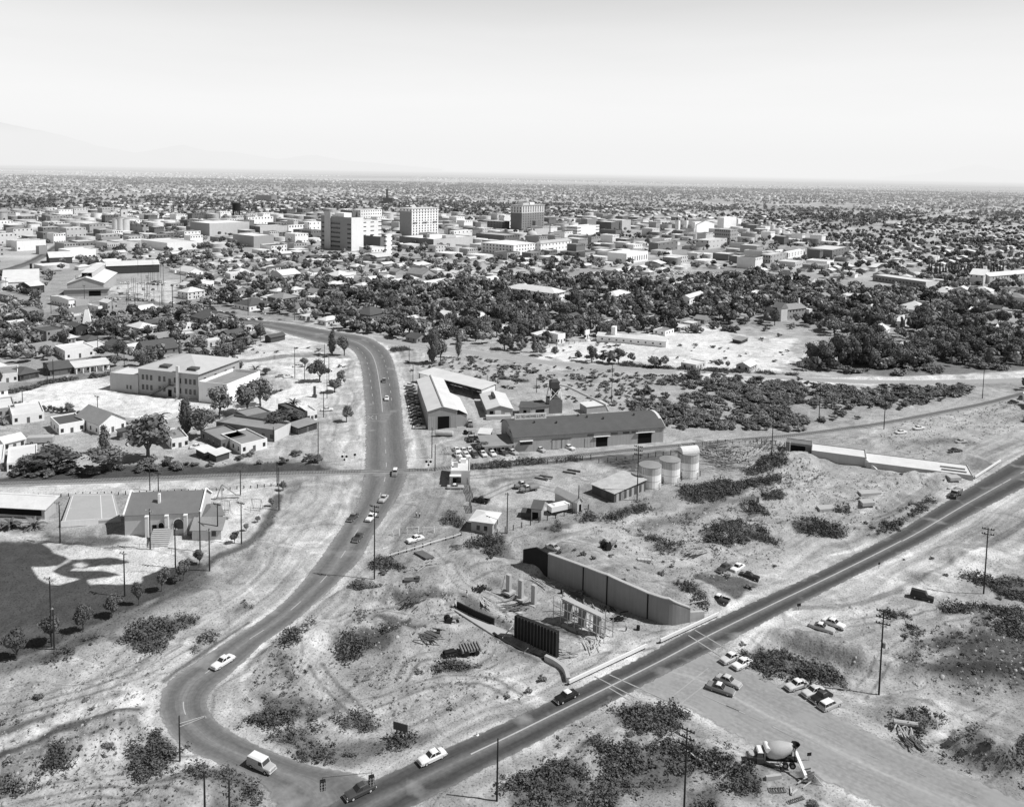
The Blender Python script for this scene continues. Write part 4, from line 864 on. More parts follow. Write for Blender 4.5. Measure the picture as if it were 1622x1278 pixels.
def cards(rng, lumps, n, size, flat=.6):
 "leaf sized faces spread through lumps (x,y,z,r); returns V,F"
 V = []; w = np.array([l[3]**2 for l in lumps]); w = w/w.sum()
 for li in rng.choice(len(lumps), n, p=w):
  cx, cy, cz, r = lumps[li]; d = rng.normal(size=3); d /= np.linalg.norm(d); d[2] = d[2] if d[2] > -.35 else -d[2]*.5
  p = np.array([cx, cy, cz])+d*r*rng.uniform(.55, 1.12); nn = d+rng.normal(size=3)*.55; nn /= np.linalg.norm(nn)
  u = np.cross(nn, [.3, .2, 1.0]); u /= np.linalg.norm(u)+1e-9; v = np.cross(nn, u); s = size*rng.uniform(.6, 1.5); a = rng.uniform(0, 6.28); u, v = u*math.cos(a)+v*math.sin(a), v*math.cos(a)-u*math.sin(a)
  V += [p-u*s-v*s*flat, p+u*s*.8-v*s*flat*.7, p+u*s+v*s*flat, p-u*s*.7+v*s*flat*.8]
 V = np.array(V); return V, np.arange(len(V)).reshape(-1, 4)
ICO = None
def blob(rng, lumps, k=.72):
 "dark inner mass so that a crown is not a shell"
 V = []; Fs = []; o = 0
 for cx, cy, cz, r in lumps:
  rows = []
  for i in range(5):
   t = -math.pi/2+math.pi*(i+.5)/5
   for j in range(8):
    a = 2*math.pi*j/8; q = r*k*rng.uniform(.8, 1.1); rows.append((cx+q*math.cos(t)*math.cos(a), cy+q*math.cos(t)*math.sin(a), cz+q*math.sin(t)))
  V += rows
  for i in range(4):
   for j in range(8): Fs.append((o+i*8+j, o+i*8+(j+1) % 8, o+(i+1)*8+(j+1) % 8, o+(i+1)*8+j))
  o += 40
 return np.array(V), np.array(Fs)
def lumps_of(rng, kind):
 L = []
 if kind == 'round':      # crown centre z .62, radius ~.5 (unit height 1, unit width 1)
  for _ in range(9):
   a = rng.uniform(0, 6.28); r = rng.uniform(0, .27); L.append((r*math.cos(a), r*math.sin(a), rng.uniform(.45, .8), rng.uniform(.16, .25)))
  L.append((0, 0, .6, .3))
 elif kind == 'spread':
  for _ in range(12):
   a = rng.uniform(0, 6.28); r = rng.uniform(.05, .36); L.append((r*math.cos(a), r*math.sin(a), rng.uniform(.42, .85)-r*.5, rng.uniform(.12, .2)))
  L.append((0, 0, .6, .25))
 elif kind == 'tall':
  for i in range(10):
   z = .2+.7*i/9; r = .2*(1-abs(i/9-.4)*1.1); a = rng.uniform(0, 6.28); L.append((r*.6*math.cos(a), r*.6*math.sin(a), z, .12+.12*(1-abs(i/9-.35))))
 elif kind == 'shrub':
  for _ in range(8):
   a = rng.uniform(0, 6.28); r = rng.uniform(.05, .33); L.append((r*math.cos(a), r*math.sin(a), rng.uniform(.25, .62), rng.uniform(.16, .26)))
 elif kind == 'cyp':
  for i in range(9): L.append((rng.uniform(-.06,.06), rng.uniform(-.06,.06), .08+.84*i/8, .30*(1-(i/8)**1.6*.85)))
 return L
def crown_mesh(kind, seed, n, size, m, core=True):
 rng = np.random.default_rng(seed); L = lumps_of(rng, kind); V, Fq = cards(rng, L, n, size)
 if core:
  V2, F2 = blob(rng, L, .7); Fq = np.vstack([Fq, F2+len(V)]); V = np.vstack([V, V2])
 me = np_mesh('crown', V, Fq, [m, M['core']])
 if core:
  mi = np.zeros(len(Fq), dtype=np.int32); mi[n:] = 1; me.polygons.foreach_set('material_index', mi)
 return me
def trunk_mesh(seed, h=.5, r=.035):
 rng = np.random.default_rng(seed); mb = MB(); mb.tube((0,0,-.04),(.02,.01,h*.6),r,r*.7,7)
 for k in range(5):
  a = k*1.26+rng.uniform(-.3,.3); mb.tube((.02,.01,h*rng.uniform(.35,.6)), (.24*math.cos(a),.24*math.sin(a),h*rng.uniform(1.0,1.35)), r*.5, r*.2, 5)
 return mb.mesh('trunk', M['bark'])
CROWNS = {}; TRUNKS = [trunk_mesh(900+i) for i in range(3)]
for kd, cnt, n, sz in (('round', 4, 1150, .030), ('spread', 4, 1050, .029), ('tall', 2, 800, .028), ('shrub', 4, 480, .040), ('cyp', 1, 320, .045)):
 for mk in ('leafd', 'leafm', 'leafp'):
  CROWNS[kd, mk] = [crown_mesh(kd, 31+i*7+len(kd), n, sz, M[mk]) for i in range(cnt)]
MERGED = {}
def merged_tree(kind, mk, i):
 k = (kind, mk, i)
 if k not in MERGED:
  c = CROWNS[kind, mk][i]; t = TRUNKS[i % 3]; nv = len(c.vertices); V = np.empty(nv*3, np.float32); c.vertices.foreach_get('co', V); V = V.reshape(-1, 3)
  fs = [tuple(p.vertices) for p in c.polygons]; mi = [p.material_index for p in c.polygons]
  V2 = [tuple(v.co) for v in t.vertices]; fs2 = [tuple(q+nv for q in p.vertices) for p in t.polygons]
  me = bpy.data.meshes.new('tree'); me.from_pydata([tuple(v) for v in V]+V2, [], fs+fs2)
  for q in (M[mk], M['core'], M['bark']): me.materials.append(q)
  me.polygons.foreach_set('material_index', mi+[2]*len(fs2)); me.update(); MERGED[k] = me
 return MERGED[k]
def tree(x, y, z, h, w, kind, mk, label, group=None, name='tree', parts=True, cat='tree'):
 i = random.randrange(len(CROWNS[kind, mk])); rz = random.uniform(0, 6.28)
 if parts:
  t = thing(name, label, cat, (x, y, z), rz, group); t.scale = (w, w, h)
  put(TRUNKS[i % 3], 'trunk', t); put(CROWNS[kind, mk][i], 'crown', t); return t
 return tag(put(merged_tree(kind, mk, i), name, None, (x, y, z), rz, (w, w, h)), label, cat, group)
def shrub(x, y, z, h, w, mk, label, group=None, name='shrub', cat='shrub'):
 return tag(put(random.choice(CROWNS['shrub', mk]), name, None, (x, y, z-.05*h), random.uniform(0, 6.28), (w, w*random.uniform(.8, 1.2), h)), label, cat, group)
def palm_meshes(seed, fronds=22, droop=1.0):
 rng = np.random.default_rng(seed); mb = MB()
 for k in range(fronds):
  a = k*2.4; el = rng.uniform(-.5, 1.2); L = rng.uniform(.8, 1.05); p = [np.array([0, 0, 0.0])]
  for i in range(5):
   e = el-i*.28*droop; p.append(p[-1]+np.array([math.cos(a)*math.cos(e), math.sin(a)*math.cos(e), math.sin(e)])*L/5)
  sx, sy = -math.sin(a), math.cos(a)
  for i in range(5):
   w0 = .10*math.sin(math.pi*(i+.25)/5.4); w1 = .10*math.sin(math.pi*(i+1.25)/5.4)
   mb.add([p[i]+np.array([sx*w0, sy*w0, -.03]), p[i], p[i+1], p[i+1]+np.array([sx*w1, sy*w1, -.03])], [(0,1,2,3)]); mb.add([p[i]-np.array([sx*w0, sy*w0, .03]), p[i], p[i+1], p[i+1]-np.array([sx*w1, sy*w1, .03])], [(3,2,1,0)])
 return mb.mesh('frond_crown', M['leafd'])
PALM = [palm_meshes(i) for i in (3, 4)]
def palm(x, y, z, h, w, label, group=None):
 t = thing('palm_tree', label, 'palm', (x, y, z), random.uniform(0, 6), group)
 MB().tube((0,0,-.3),(.1,0,h-.3*w),.28,.2,8).build('trunk', M['bark'], t); put(random.choice(PALM), 'frond_crown', t, (.1, 0, h-.3*w), 0, (w, w, w)); return t
def person(px, py, label, rz, shirt, trouser, h=1.75, stride=.25, hat=None, armup=0):
 x, y, z = at(px, py); k = h/1.75; t = thing('person', label, 'person', (x, y, z), rz); t.scale = (k, k, k)
 V = [(0,0,.95)]; E = []; R = [.13]
 def add(p, par, r): V.append(p); R.append(r); E.append((par, len(V)-1)); return len(V)-1
 a = add((0,0,1.15), 0, .135); b = add((0,0,1.36), a, .15); n_ = add((0,0,1.48), b, .055); hd = add((.02,0,1.60), n_, .092); add((.02,0,1.70), hd, .082); add((.10,0,1.60), hd, .03)
 for s in (-1, 1):
  f = s*stride
  hp = add((0,s*.09,.90), 0, .10); kn = add((f*.5+.03,s*.1,.50), hp, .065); an = add((f-.02,s*.1,.08), kn, .04); add((f+.16,s*.11,.03), an, .035)
  sh = add((0,s*.18,1.38), b, .06); el = add((-f*.4,s*.24,1.12), sh, .043)
  wr = add((-f*.8+.06, s*.24, .88), el, .030) if not (armup and s == 1) else add((.28, s*.2, 1.28), el, .030)
  o = np.array(V[wr]); ha = add(tuple(o+(.01,0,-.07)), wr, .032)
  for q in range(4): add(tuple(o+(.03-.02*q, s*.005, -.155+.008*abs(q-1))), ha, .009)
  add(tuple(o+(.05, 0, -.10)), ha, .010)
 me = bpy.data.meshes.new('body'); me.from_pydata(V, E, []); me.materials.append(M['skin']); o = put(me, 'body', t)
 sk = o.modifiers.new('skin', 'SKIN'); sk.use_smooth_shade = True
 for i, r in enumerate(R): me.skin_vertices[0].data[i].radius = (r, r)
 me.skin_vertices[0].data[0].use_root = True
 ss = o.modifiers.new('sub', 'SUBSURF'); ss.levels = 1; ss.render_levels = 1
 c = MB(); el_ = lambda zz, rx, ry, cx=0: [(cx+rx*math.cos(q*math.pi/5), ry*math.sin(q*math.pi/5), zz) for q in range(10)]
 c.loft([el_(.93,.13,.18), el_(1.15,.13,.17), el_(1.36,.145,.21), el_(1.45,.09,.13)])
 for s in (-1, 1): c.tube((0,s*.18,1.40), (-s*stride*.25,s*.235,1.17), .075, .06, 8)
 c.build('shirt', M[shirt], t)
 c = MB(); c.loft([el_(.82,.12,.175), el_(.97,.135,.185)])
 for s in (-1, 1): c.tube((0,s*.09,.92), (s*stride*.5+.03,s*.1,.50), .115, .085, 8); c.tube((s*stride*.5+.03,s*.1,.50), (s*stride-.02,s*.1,.09), .085, .065, 8)
 c.build('trousers', M[trouser], t)
 if hat: MB().lathe([(.19,1.67),(.2,1.685),(.1,1.69),(.09,1.80),(.02,1.81)], 12, .02, 0).build('hat', M[hat], t)
 else: MB().lathe([(.10,1.62),(.105,1.67),(.08,1.73),(.02,1.755)], 10, .0, 0).build('hair', M['hair'], t)
 return t
def tufts(polys, dens, h0, h1, seed, name, m, label, cat, fe=.6, nb=9, sz=.2):
 rng = np.random.default_rng(seed); pts = []
 for P in polys:
  lo, hi = P.min(0)-fe, P.max(0)+fe; n = int((hi-lo).prod()*dens)
  if n < 1: continue
  q = lo+rng.random((n, 2))*(hi-lo); cl = fbm(q[:, 0], q[:, 1], 4.5, 3, seed)
  dd = segdist(q[:, 0], q[:, 1], P, True)*np.where(inside(q[:, 0], q[:, 1], P), 1, -1)+(cl-.5)*fe*4; q = q[(rng.random(n) < sstep(-fe, fe*1.2, dd)) & (cl > rng.uniform(.22, .66, n))]; pts.append(q)
 q = np.vstack(pts)
 for R in ROADP.values(): q = q[~inside(q[:, 0], q[:, 1], R)]
 N = len(q); z = hz(q[:, 0], q[:, 1]); V = []
 hh = (rng.uniform(h0, h1, N)*(.45+1.0*fbm(q[:, 0], q[:, 1], 7, 2, seed+5)))[:, None]; d = rng.normal(size=(N, nb, 3)); d /= np.linalg.norm(d, axis=2)[..., None]; d[..., 2] = np.abs(d[..., 2]); rr = rng.uniform(.35, 1.0, (N, nb))
 c = np.stack([q[:, :1]+d[..., 0]*rr*hh*.75, q[:, 1:]+d[..., 1]*rr*hh*.75, z[:, None]+d[..., 2]*rr*hh], -1); n_ = d+rng.normal(size=(N, nb, 3))*.6; n_ /= np.linalg.norm(n_, axis=2)[..., None]
 u = np.cross(n_, np.array([.31, .17, .93])); u /= np.linalg.norm(u, axis=2)[..., None]+1e-6; v = np.cross(n_, u); s_ = (rng.uniform(.5, 1.4, (N, nb))*(sz*(.5+.5*hh)))[..., None]; u *= s_; v *= s_*.65
 V = np.stack([c-u-v*.6, c+u*.7-v, c+u+v*.7, c-u*.6+v], 2).reshape(-1, 3)
 me = np_mesh(name, V, np.arange(len(V)).reshape(-1, 4), m); return tag(put(me, name), label, cat, kind='stuff')
# ================================================================== vehicles
def C_(style, rear, front, paint, top, label, group=None):
 loc, rz = head(rear, front); return car(style, loc, rz, paint, top, label, group)
def vehicles():
 C_('sedan', (705,1193), (663,1213), 'white', 'white', 'white sedan driving along the highway just right of the hanging traffic lights')
 C_('sedan', (592,1246), (547,1268), 'dark', 'dark', 'dark shiny sedan on the highway at the bottom edge of the photo')
 l, r = head((392,1206), (437,1227)); van(l, r, 'light', 'white', 'pale panel van with white roof leaving the sharp bend of the main street')
 C_('sedan', (367,1043), (339,1061), 'white', 'white', 'lone white sedan on the long diagonal of the main street before the bend')
 C_('sedan', (913,1099), (880,1115), 'black', 'white', 'black sedan with a white roof on the highway below the crosswalk')
 l, r = head((1528,775), (1497,798)); truck(l, r, 'dark', 'dark stake truck on the highway near the concrete bridge deck')
 C_('sedan', (1172,1038), (1141,1053), 'cream', 'white', 'cream sedan stopped at the crosswalk, upper one of the pair')
 C_('sedan', (1189,1047), (1161,1062), 'white', 'white', 'white sedan stopped beside the crosswalk, nearer the brush bank')
 C_('hardtop', (1122,1088), (1161,1101), 'grey', 'white', 'finned two-tone car with white roof entering the approach road')
 C_('sedan', (1137,1075), (1171,1090), 'light', 'cream', 'pale grey rounded car close behind the finned two-tone car')
 C_('sedan', (1280,1081), (1243,1095), 'cream', 'white', 'cream sedan parked on the approach road, farthest up of the row of four', 'cars parked along the approach road')
 C_('sedan', (1307,1091), (1269,1106), 'cream', 'cream', 'cream sedan with dark windows parked second in the row of four on the approach road', 'cars parked along the approach road')
 C_('sedan', (1318,1099), (1283,1116), 'black', 'dark', 'black sedan squeezed between the pale cars parked on the approach road', 'cars parked along the approach road')
 C_('wagon', (1296,1127), (1333,1111), 'light', 'white', 'pale station wagon parked nearest in the row of four on the approach road', 'cars parked along the approach road')
 C_('hardtop', (1284,991), (1320,1003), 'light', 'white', 'long pale car parked on bare sand by the highway, nearer of two')
 C_('sedan', (1304,984), (1337,997), 'white', 'white', 'white car parked on bare sand by the highway, farther of two')
 l, r = head((1443,944), (1478,953)); van(l, r, 'black', 'black', 'black panel van standing alone on the sand right of the highway')
 C_('sedan', (1158,896), (1136,909), 'dark', 'dark', 'dark sedan parked by the tarred patch, left of the white one')
 C_('sedan', (1180,894), (1156,909), 'white', 'white', 'white sedan parked by the tarred patch between two dark ones')
 C_('sedan', (1171,908), (1203,920), 'black', 'black', 'black sedan parked on the right edge of the tarred patch')
 l, r = head((1153,957), (1123,944)); pickup(l, r, 'dark', 'white', 'dark pickup with white cab roof beside the retaining wall end')
 C_('sedan', (863,864), (893,869), 'light', 'light', 'grey sedan parked behind the dark forms at the top of the retaining wall')
 o = C_('sedan', (672,852), (643,861), 'white', 'white', 'white sedan with a dark door badge parked behind the post barrier')
 for s in (-.965, .965): MB().box(-.25,-.01,.6,.25,.01,.8,bottom=True).build('door_badge', M['black'], o, (-.1, s, 0))
 C_('sedan', (573,846), (561,862), 'dark', 'dark', 'dark sedan on the main street nearest the tall three-armed pole')
 C_('sedan', (594,815), (581,829), 'white', 'white', 'white sedan half hidden by the head of the tall three-armed pole')
 C_('sedan', (566,815), (552,829), 'dark', 'grey', 'dark sedan keeping to the left edge of the main street curve')
 C_('sedan', (613,786), (602,799), 'light', 'cream', 'pale sedan on the main street just below the railway crossing')
 C_('wagon', (627,744), (624,758), 'grey', 'white', 'grey wagon with white roof rolling over the railway crossing')
 C_('sedan', (613,628), (612,638), 'white', 'white', 'white sedan on the straight main street above the painted railway cross')
 C_('sedan', (608.5,599.5), (608,609.5), 'dark', 'light', 'dark sedan farthest up the straight main street')
 C_('hardtop', (707,774), (736,773), 'light', 'white', 'long two-tone car parked in front of the flat-roofed crossing office')
 l, r = head((773,797), (751,793)); pickup(l, r, 'black', 'black', 'black pickup parked behind the slatted yard gate')
 l, r = head((845,769), (813,775)); truck(l, r, 'grey', 'grey truck with covered load in the bare yard, rear of two', 'cover')
 l, r = head((852,775), (822,781)); truck(l, r, 'grey', 'grey truck with covered load in the bare yard, front of two', 'cover')
 row = [(725.5,722.8,'white','white car with its nose out, leftmost in front of the warehouse office'),(739,722.8,'white','white car second from left in front of the warehouse office'),(752.6,721.6,'dark','dark wagon in the row of parked cars by the warehouse office'),(765.6,721,'white','small white rounded car in the row before the dark office shrub'),
   (780.5,720.4,'white','white car parked right under the office eaves'),(797,719.4,'dark','dark car parked before the office doors'),(812,718,'light','pale car parked at the corner of the long warehouse'),(856,714,'light','light car parked along the middle of the long warehouse wall'),(901.5,710.4,'white','white car parked left of the open warehouse doorway'),
   (724,714.6,'white','white car in the back row behind the leftmost nose-out car'),(735,715.6,'light','light car in the middle of the back row by the hay trellis'),(744.5,714.4,'white','white car at the right of the back row by the office')]
 for x, y, p, lb in row:
  s = 'wagon' if 'wagon' in lb else 'sedan'
  a = (x-4.5, y-4) if x < 790 else (x-8, y-3.5); b = (x+3.5, y+4) if x < 790 else (x+8, y+3.5)
  C_(s, a, b, p, 'white' if p != 'dark' else 'grey', lb, 'cars parked by the long warehouse')
 C_('sedan', (652,678.5), (676,678.5), 'white', 'white', 'white car parked nearest in the wrecking row beside the tin warehouse')
 for i in range(13):
  y = 671-i*5.0; w = 10.4-.22*i; p = ['grey','light','dark','light','grey','white','dark','light','grey','light','dark','grey','white'][i]; xx = 662-i*1.05
  l, r = head((xx-w, y+.4), (xx+w*.9, y)); l = (l[0]+random.uniform(-.4,.4), l[1], l[2])
  smallcar(random.choice(('sedan','wagon')), l, r+random.uniform(-.06,.06), p, p.replace('grey','dull grey')+' car in the tight wrecking row against the tin warehouse wall', 'cars in the wrecking row')
 l, r = head((747,692), (746,703)); truck(l, r, 'dark', 'dark truck standing in front of the tin warehouse lean-to'); l, r = head((744,668), (745,680)); truck(l, r, 'grey', 'grey truck parked beside the tin warehouse lean-to', 'cover')
 l, r = head((742,700), (752,697)); pickup((l[0]+4, l[1], l[2]), r, 'grey', 'grey', 'grey pickup parked at the left corner of the warehouse office')
 for (x, y, p, d, lb) in ((1427,686.5,'white',8,'white car on the dirt near the deck of the concrete bridge, left of two'),(1455,680,'white',8,'white car on the dirt track above the concrete bridge, right of two'),(1522,701,'light',9,'light open car parked on rough dirt right of the concrete bridge'),(1513,715.5,'dark',8,'dark low wreck on the rough dirt right of the concrete bridge'),(1605,638.5,'dark',7,'dark car by the railway at the right edge of the photo')):
  C_('sedan', (x-d, y+.8), (x+d, y-.8), p, p, lb)
 for (x, y, p, lb) in ((107.5,601,'white','white car parked on the street in front of the white motel'),(445,597,'light','light car by a round bush in the school yard, left of two'),(457,597.5,'white','white car by a round bush in the school yard, right of two'),(472,581,'white','white car under the tree by the main street bend'),(518,650.5,'white','white car at the foot of a pole by the adobe store'),(312,709,'white','white car parked beside the adobe house porch')):
  C_('sedan', (x-7, y+.6), (x+7, y-.2), p, p, lb)
 for i, (x, y) in enumerate([(65,430),(130,437),(265,460),(320,475),(365,490),(405,497),(485,513),(535,518),(695,570),(760,570),(810,567),(840,520),(970,500),(1130,490),(1200,485),(660,570),(590,512)]):
  px, py = c260(x, y); p = ['white','dark','dark','light','dark','black','white','dark','white','white','dark','white','light','white','white','grey','grey'][i]
  l, r = head((px-6, py-1), (px+6, py+1)); smallcar('sedan', l, r, p, p+' car parked along the street at the far bend of the main street', 'cars parked at the far street bend')
# ================================================================== poles, lamps, signals
def poles():
 nm = 'utility poles in view'
 pole(593,917,800,3,'tall pole with three crossarms inside the main street curve', box=False)
 pole(1392,1100,965,3,'tall pole with three crossarms and a transformer on the weedy lot', box=True)
 pole(1083,1296,1153,3,'tall pole with three crossarms of insulators at the bottom edge', az=rad(-35))
 pole(787,1268,1169,0,'bare pole beside the highway at the bottom of the photo'); pole(1558,940,836,2,'pole with two crossarms on the sand near the right edge')
 pole(324.5,1292,1222,0,'bare pole at the bottom left, left of two'); pole(363.5,1296,1235,0,'bare pole at the bottom left, right of two')
 pole(1009,792,706,3,'pole with three crossarms beside the shed and the three tanks'); pole(916,812,768,0,'bare pole by the white tank trailer'); pole(803,845,780,0,'pole with two lamps at the corner of the white-roofed house', lamps=2)
 for q in ((1222,725,651,1,'pole with one crossarm left of the concrete bridge'),(1297,668,605,1,'pole in the mesquite, left one of two'),(1400,680,612,1,'pole in the mesquite, right one of two'),(1556,631,579,2,'pole by the levee near the right edge'),
    (968.5,637,579,0,'leaning pole behind the long warehouse'),(849.7,622,598,0,'short pole left of the hopper tower'),(771.5,611,594,0,'short pole behind the open lumber shed'),(648,575,548,0,'pole at the tip of the road island'),(654,616,575,0,'pole by the upper end of the tin warehouse'),(680,588,571,0,'short pole under the roadside tree'),
    (684,726,677,0,'pole in front of the tin warehouse yard'),(689,747,704,0,'thin pole beside the crossing office'),
    (251,782,748,1,'pole with a crossarm behind the hall'),(237.5,777,740,0,'bare pole behind the hall'),(381,785,745,0,'bare pole behind the playground slide'),(442,808,740,0,'pole at the corner of the playground fence'),(439,770,730,0,'pole among the brush by the playground corner'),(433,700,676,0,'pole at the end of the long adobe'),
    (36,648,611,0,'bare pole at the left of the white school yard'),(155,662,627,1,'pole with a crossarm at the near edge of the school yard'),(75,609,575,1,'pole with a crossarm before the dark hip roof'),(84.5,600,569,0,'thin pole before the dark hip roof'),(174.5,590,572,0,'pole by the round tree beside the motel'),(197,585,557,0,'pole behind the school annex'),
    (467,599,550,0,'tall pole at the left edge of the school front yard'),(482.5,601,573,0,'short pole in the school front yard'),(514,580,545,0,'pole beside the pair of trees at the bend'),(521,607,565,0,'pole right of the spreading school tree'),(518,631,590,0,'pole at the school yard corner'),(512.5,661,620,1,'pole over the palm at the road edge'),(504,721,668,0,'pole by the dark hedge at the railway'),
    (273,487,452,1,'pole at the street corner in the far left lots'),(328.5,503,460,1,'pole by the far street with parked cars'),(393,499.5,467,2,'pole with two crossarms at the far bend'),(256,482,445,2,'pole in the storage yard, second from right'),(233.7,469,437,2,'pole in the middle of the storage yard'),(259,452,420,1,'pole at the back of the storage yard'),(134,482,452,1,'pole before the big gabled shed'),(274,488,451,1,'pole at the right side of the storage yard'),(286,454,419,1,'pole at the far right of the storage yard'),(155,560,530,0,'pole right of the white cone tower'),(10,470,440,1,'pole at the left edge before the factory'),(62,500,462,1,'pole left of the small white office'),(81,497,468,0,'thin pole by the small white office'),(178,500,470,0,'thin pole by the round tree in the lots'),(212,470,440,0,'thin pole at the left of the storage yard')):
  pole(q[0], q[1], q[2], q[3], q[4], r=.15)
 rng = random.Random(3)
 for i in range(26):
  px = rng.uniform(200, 262); py = rng.uniform(435, 492); o = pole(px, py, py-rng.uniform(22, 34), 0, 'bare thin pole among many in the storage yard', group='thin poles of the storage yard', r=.11)
 for q in ((95.5,860,795,4,'floodlight pole with four lamps at the court corner'),(238,870,806,4,'floodlight pole in front of the hall buttress'),(278,899,834,3,'floodlight pole right of the stone steps'),(332,904,837,2,'floodlight pole at the fence below the small porch'),(317,873,806,1,'pole at the corner of the hall and its porch'),(197.6,944,873,3,'floodlight pole in the outfield with pale foot'),(82,1024,914,4,'tall floodlight pole between the field trees'),(86,1028,960,1,'short lamp pole beside the tall floodlight pole')):
  pole(q[0], q[1], q[2], 0, q[4], lamps=q[3], cat='light pole')
 pole(382.5,861,795,1,'pole with one crossarm by the playground fence'); pole(345,853,797,1,'pole with one crossarm between hall porch and playground')
 x, y, z = at(285,1205); h = HT(285,1205,1133); t = thing('street_lamp', 'street lamp with a long bracket over the sharp road bend', 'street lamp', (x, y, z), 0)
 MB().tube((0,0,-.4),(0,0,h),.16,.11,8).build('pole', M['pole'], t); a = G(325,1135,h-.3); dx, dy = a[0]-x, a[1]-y
 b = MB(); b.tube((0,0,h-2.0),(dx,dy,h-.3),.05,.04,6); b.tube((0,0,h-1.4),(dx*.97,dy*.97,h-.2),.05,.04,6); b.build('bracket', M['paintw'], t); MB().lathe([(.06,.3),(.16,.2),(.24,0),(.15,-.12)],8).build('lamp_head', M['steel'], t, (dx,dy,h-.5))
 p = [c440(275,890), c440(573,860)]; z0 = 5.2; P = [G(p[0][0], p[0][1], z0), G(p[1][0], p[1][1], z0)]
 for q, nme in zip(P, ('left', 'right')):
  t = thing('traffic_light', 'black traffic light hung on a wire over the junction, '+nme+' one of two', 'traffic light', (q[0], q[1], z0), rad(20))
  MB().box(-.42,-.3,0,.42,.3,1.5,bottom=True).build('housing', M['black'], t)
  for s in (-.22, .22):
   for k in range(3): v = MB().tube((s,-.3,.28+.46*k),(s,-.44,.28+.46*k),.17,.17,8); v.build('lens_hood', M['steel'], t)
  MB().tube((0,0,1.5),(0,0,2.0),.04,n=6).build('hanger', M['black'], t)
 b = MB(); A0 = Vector((*G(215,1245), 7.2)); A1 = Vector((*G(787,1262), 8.0)); pts = [A0, Vector((*P[0], z0+2)), Vector((*P[1], z0+2)), A1]
 b.tube(pts[1], pts[2], .03, n=5); tag(b.build('span_wire', M['black']), 'thin black wire carrying the two traffic lights over the junction', 'wire')
 for (x0, yb, yt, lb) in ((678.7,747,721,'railway crossing signal with crossbuck at the right of the main street'),(545.7,737,713,'railway crossing signal with crossbuck at the left of the main street')):
  x, y, z = at(x0, yb); h = HT(x0, yb, yt); t = thing('crossing_signal', lb, 'rail signal', (x, y, z), 0)
  MB().tube((0,0,-.2),(0,0,h),.09,n=8).build('post', M['paintw'], t); b = MB(); b.beam((-.7,-.12,h-.9),(.7,-.12,h-.05),.04,.22); b.beam((-.7,-.16,h-.05),(.7,-.16,h-.9),.04,.22); b.build('crossbuck', M['paintw'], t)
  for s in (-.7, .7): MB().tube((s,-.1,h-2.1),(s,-.22,h-2.1),.42,n=12).build('signal_disc', M['black'], t)
  MB().box(-.75,-.05,h-2.15,.75,.05,h-2.05,bottom=True).build('signal_bracket', M['steel'], t); MB().tube((0,-.1,h-3.2),(0,-.2,h-3.2),.36,n=10).build('bell', M['black'], t)
 for (x0, yb, yt, w, hh, lb, mt) in ((1265,966,962,1.0,.7,'small dark sign board at the highway edge right of the crosswalk','black'),(1392,901,892,.6,.6,'small sign on a thin post at the highway shoulder','black'),(562,726,720,.8,.8,'small round warning sign beside the railway approach','black')):
  x, y, z = at(x0, yb); h = max(1.3, HT(x0, yb, yt)); t = thing('road_sign', lb, 'sign', (x, y, z), rad(15)); MB().tube((0,0,-.2),(0,0,h),.05,n=6).build('post', M['pole'], t); MB().box(-w/2,-.08,h-hh*.5,w/2,-.03,h+hh*.5,bottom=True).build('panel', M[mt], t)
 t0 = at(*c440(748,585)); a = np.array(at(*c440(728,575))); b_ = np.array(at(*c440(778,590))); rz = math.atan2(b_[1]-a[1], b_[0]-a[0]); L = np.hypot(*(b_-a)[:2]); h = HT(*c440(728,575), c440(728,472)[1])
 t = thing('billboard', 'dark billboard on three legs standing above the roadside brush', 'billboard', (a[0], a[1], a[2]), rz)
 for k in range(3): MB().box(k*L/2-.1,-.1,-.3,k*L/2+.1,.1,h-.2).build('leg', M['pole'], t)
 MB().box(-.6,-.22,h*.55,L+.6,-.1,h,bottom=True).build('panel', M['plankdark'], t)
 x, y, z = at(756,1164); tag(MB().loft([[(r*math.cos(q),r*math.sin(q),zz) for q in [i*math.pi/4 for i in range(8)]] for r, zz in ((.34,0),(.3,.06),(.18,.08),(.05,.75))]).build('traffic_cone', M['paintw'], None, (x, y, .05)), 'small white cone standing at the highway edge', 'cone')
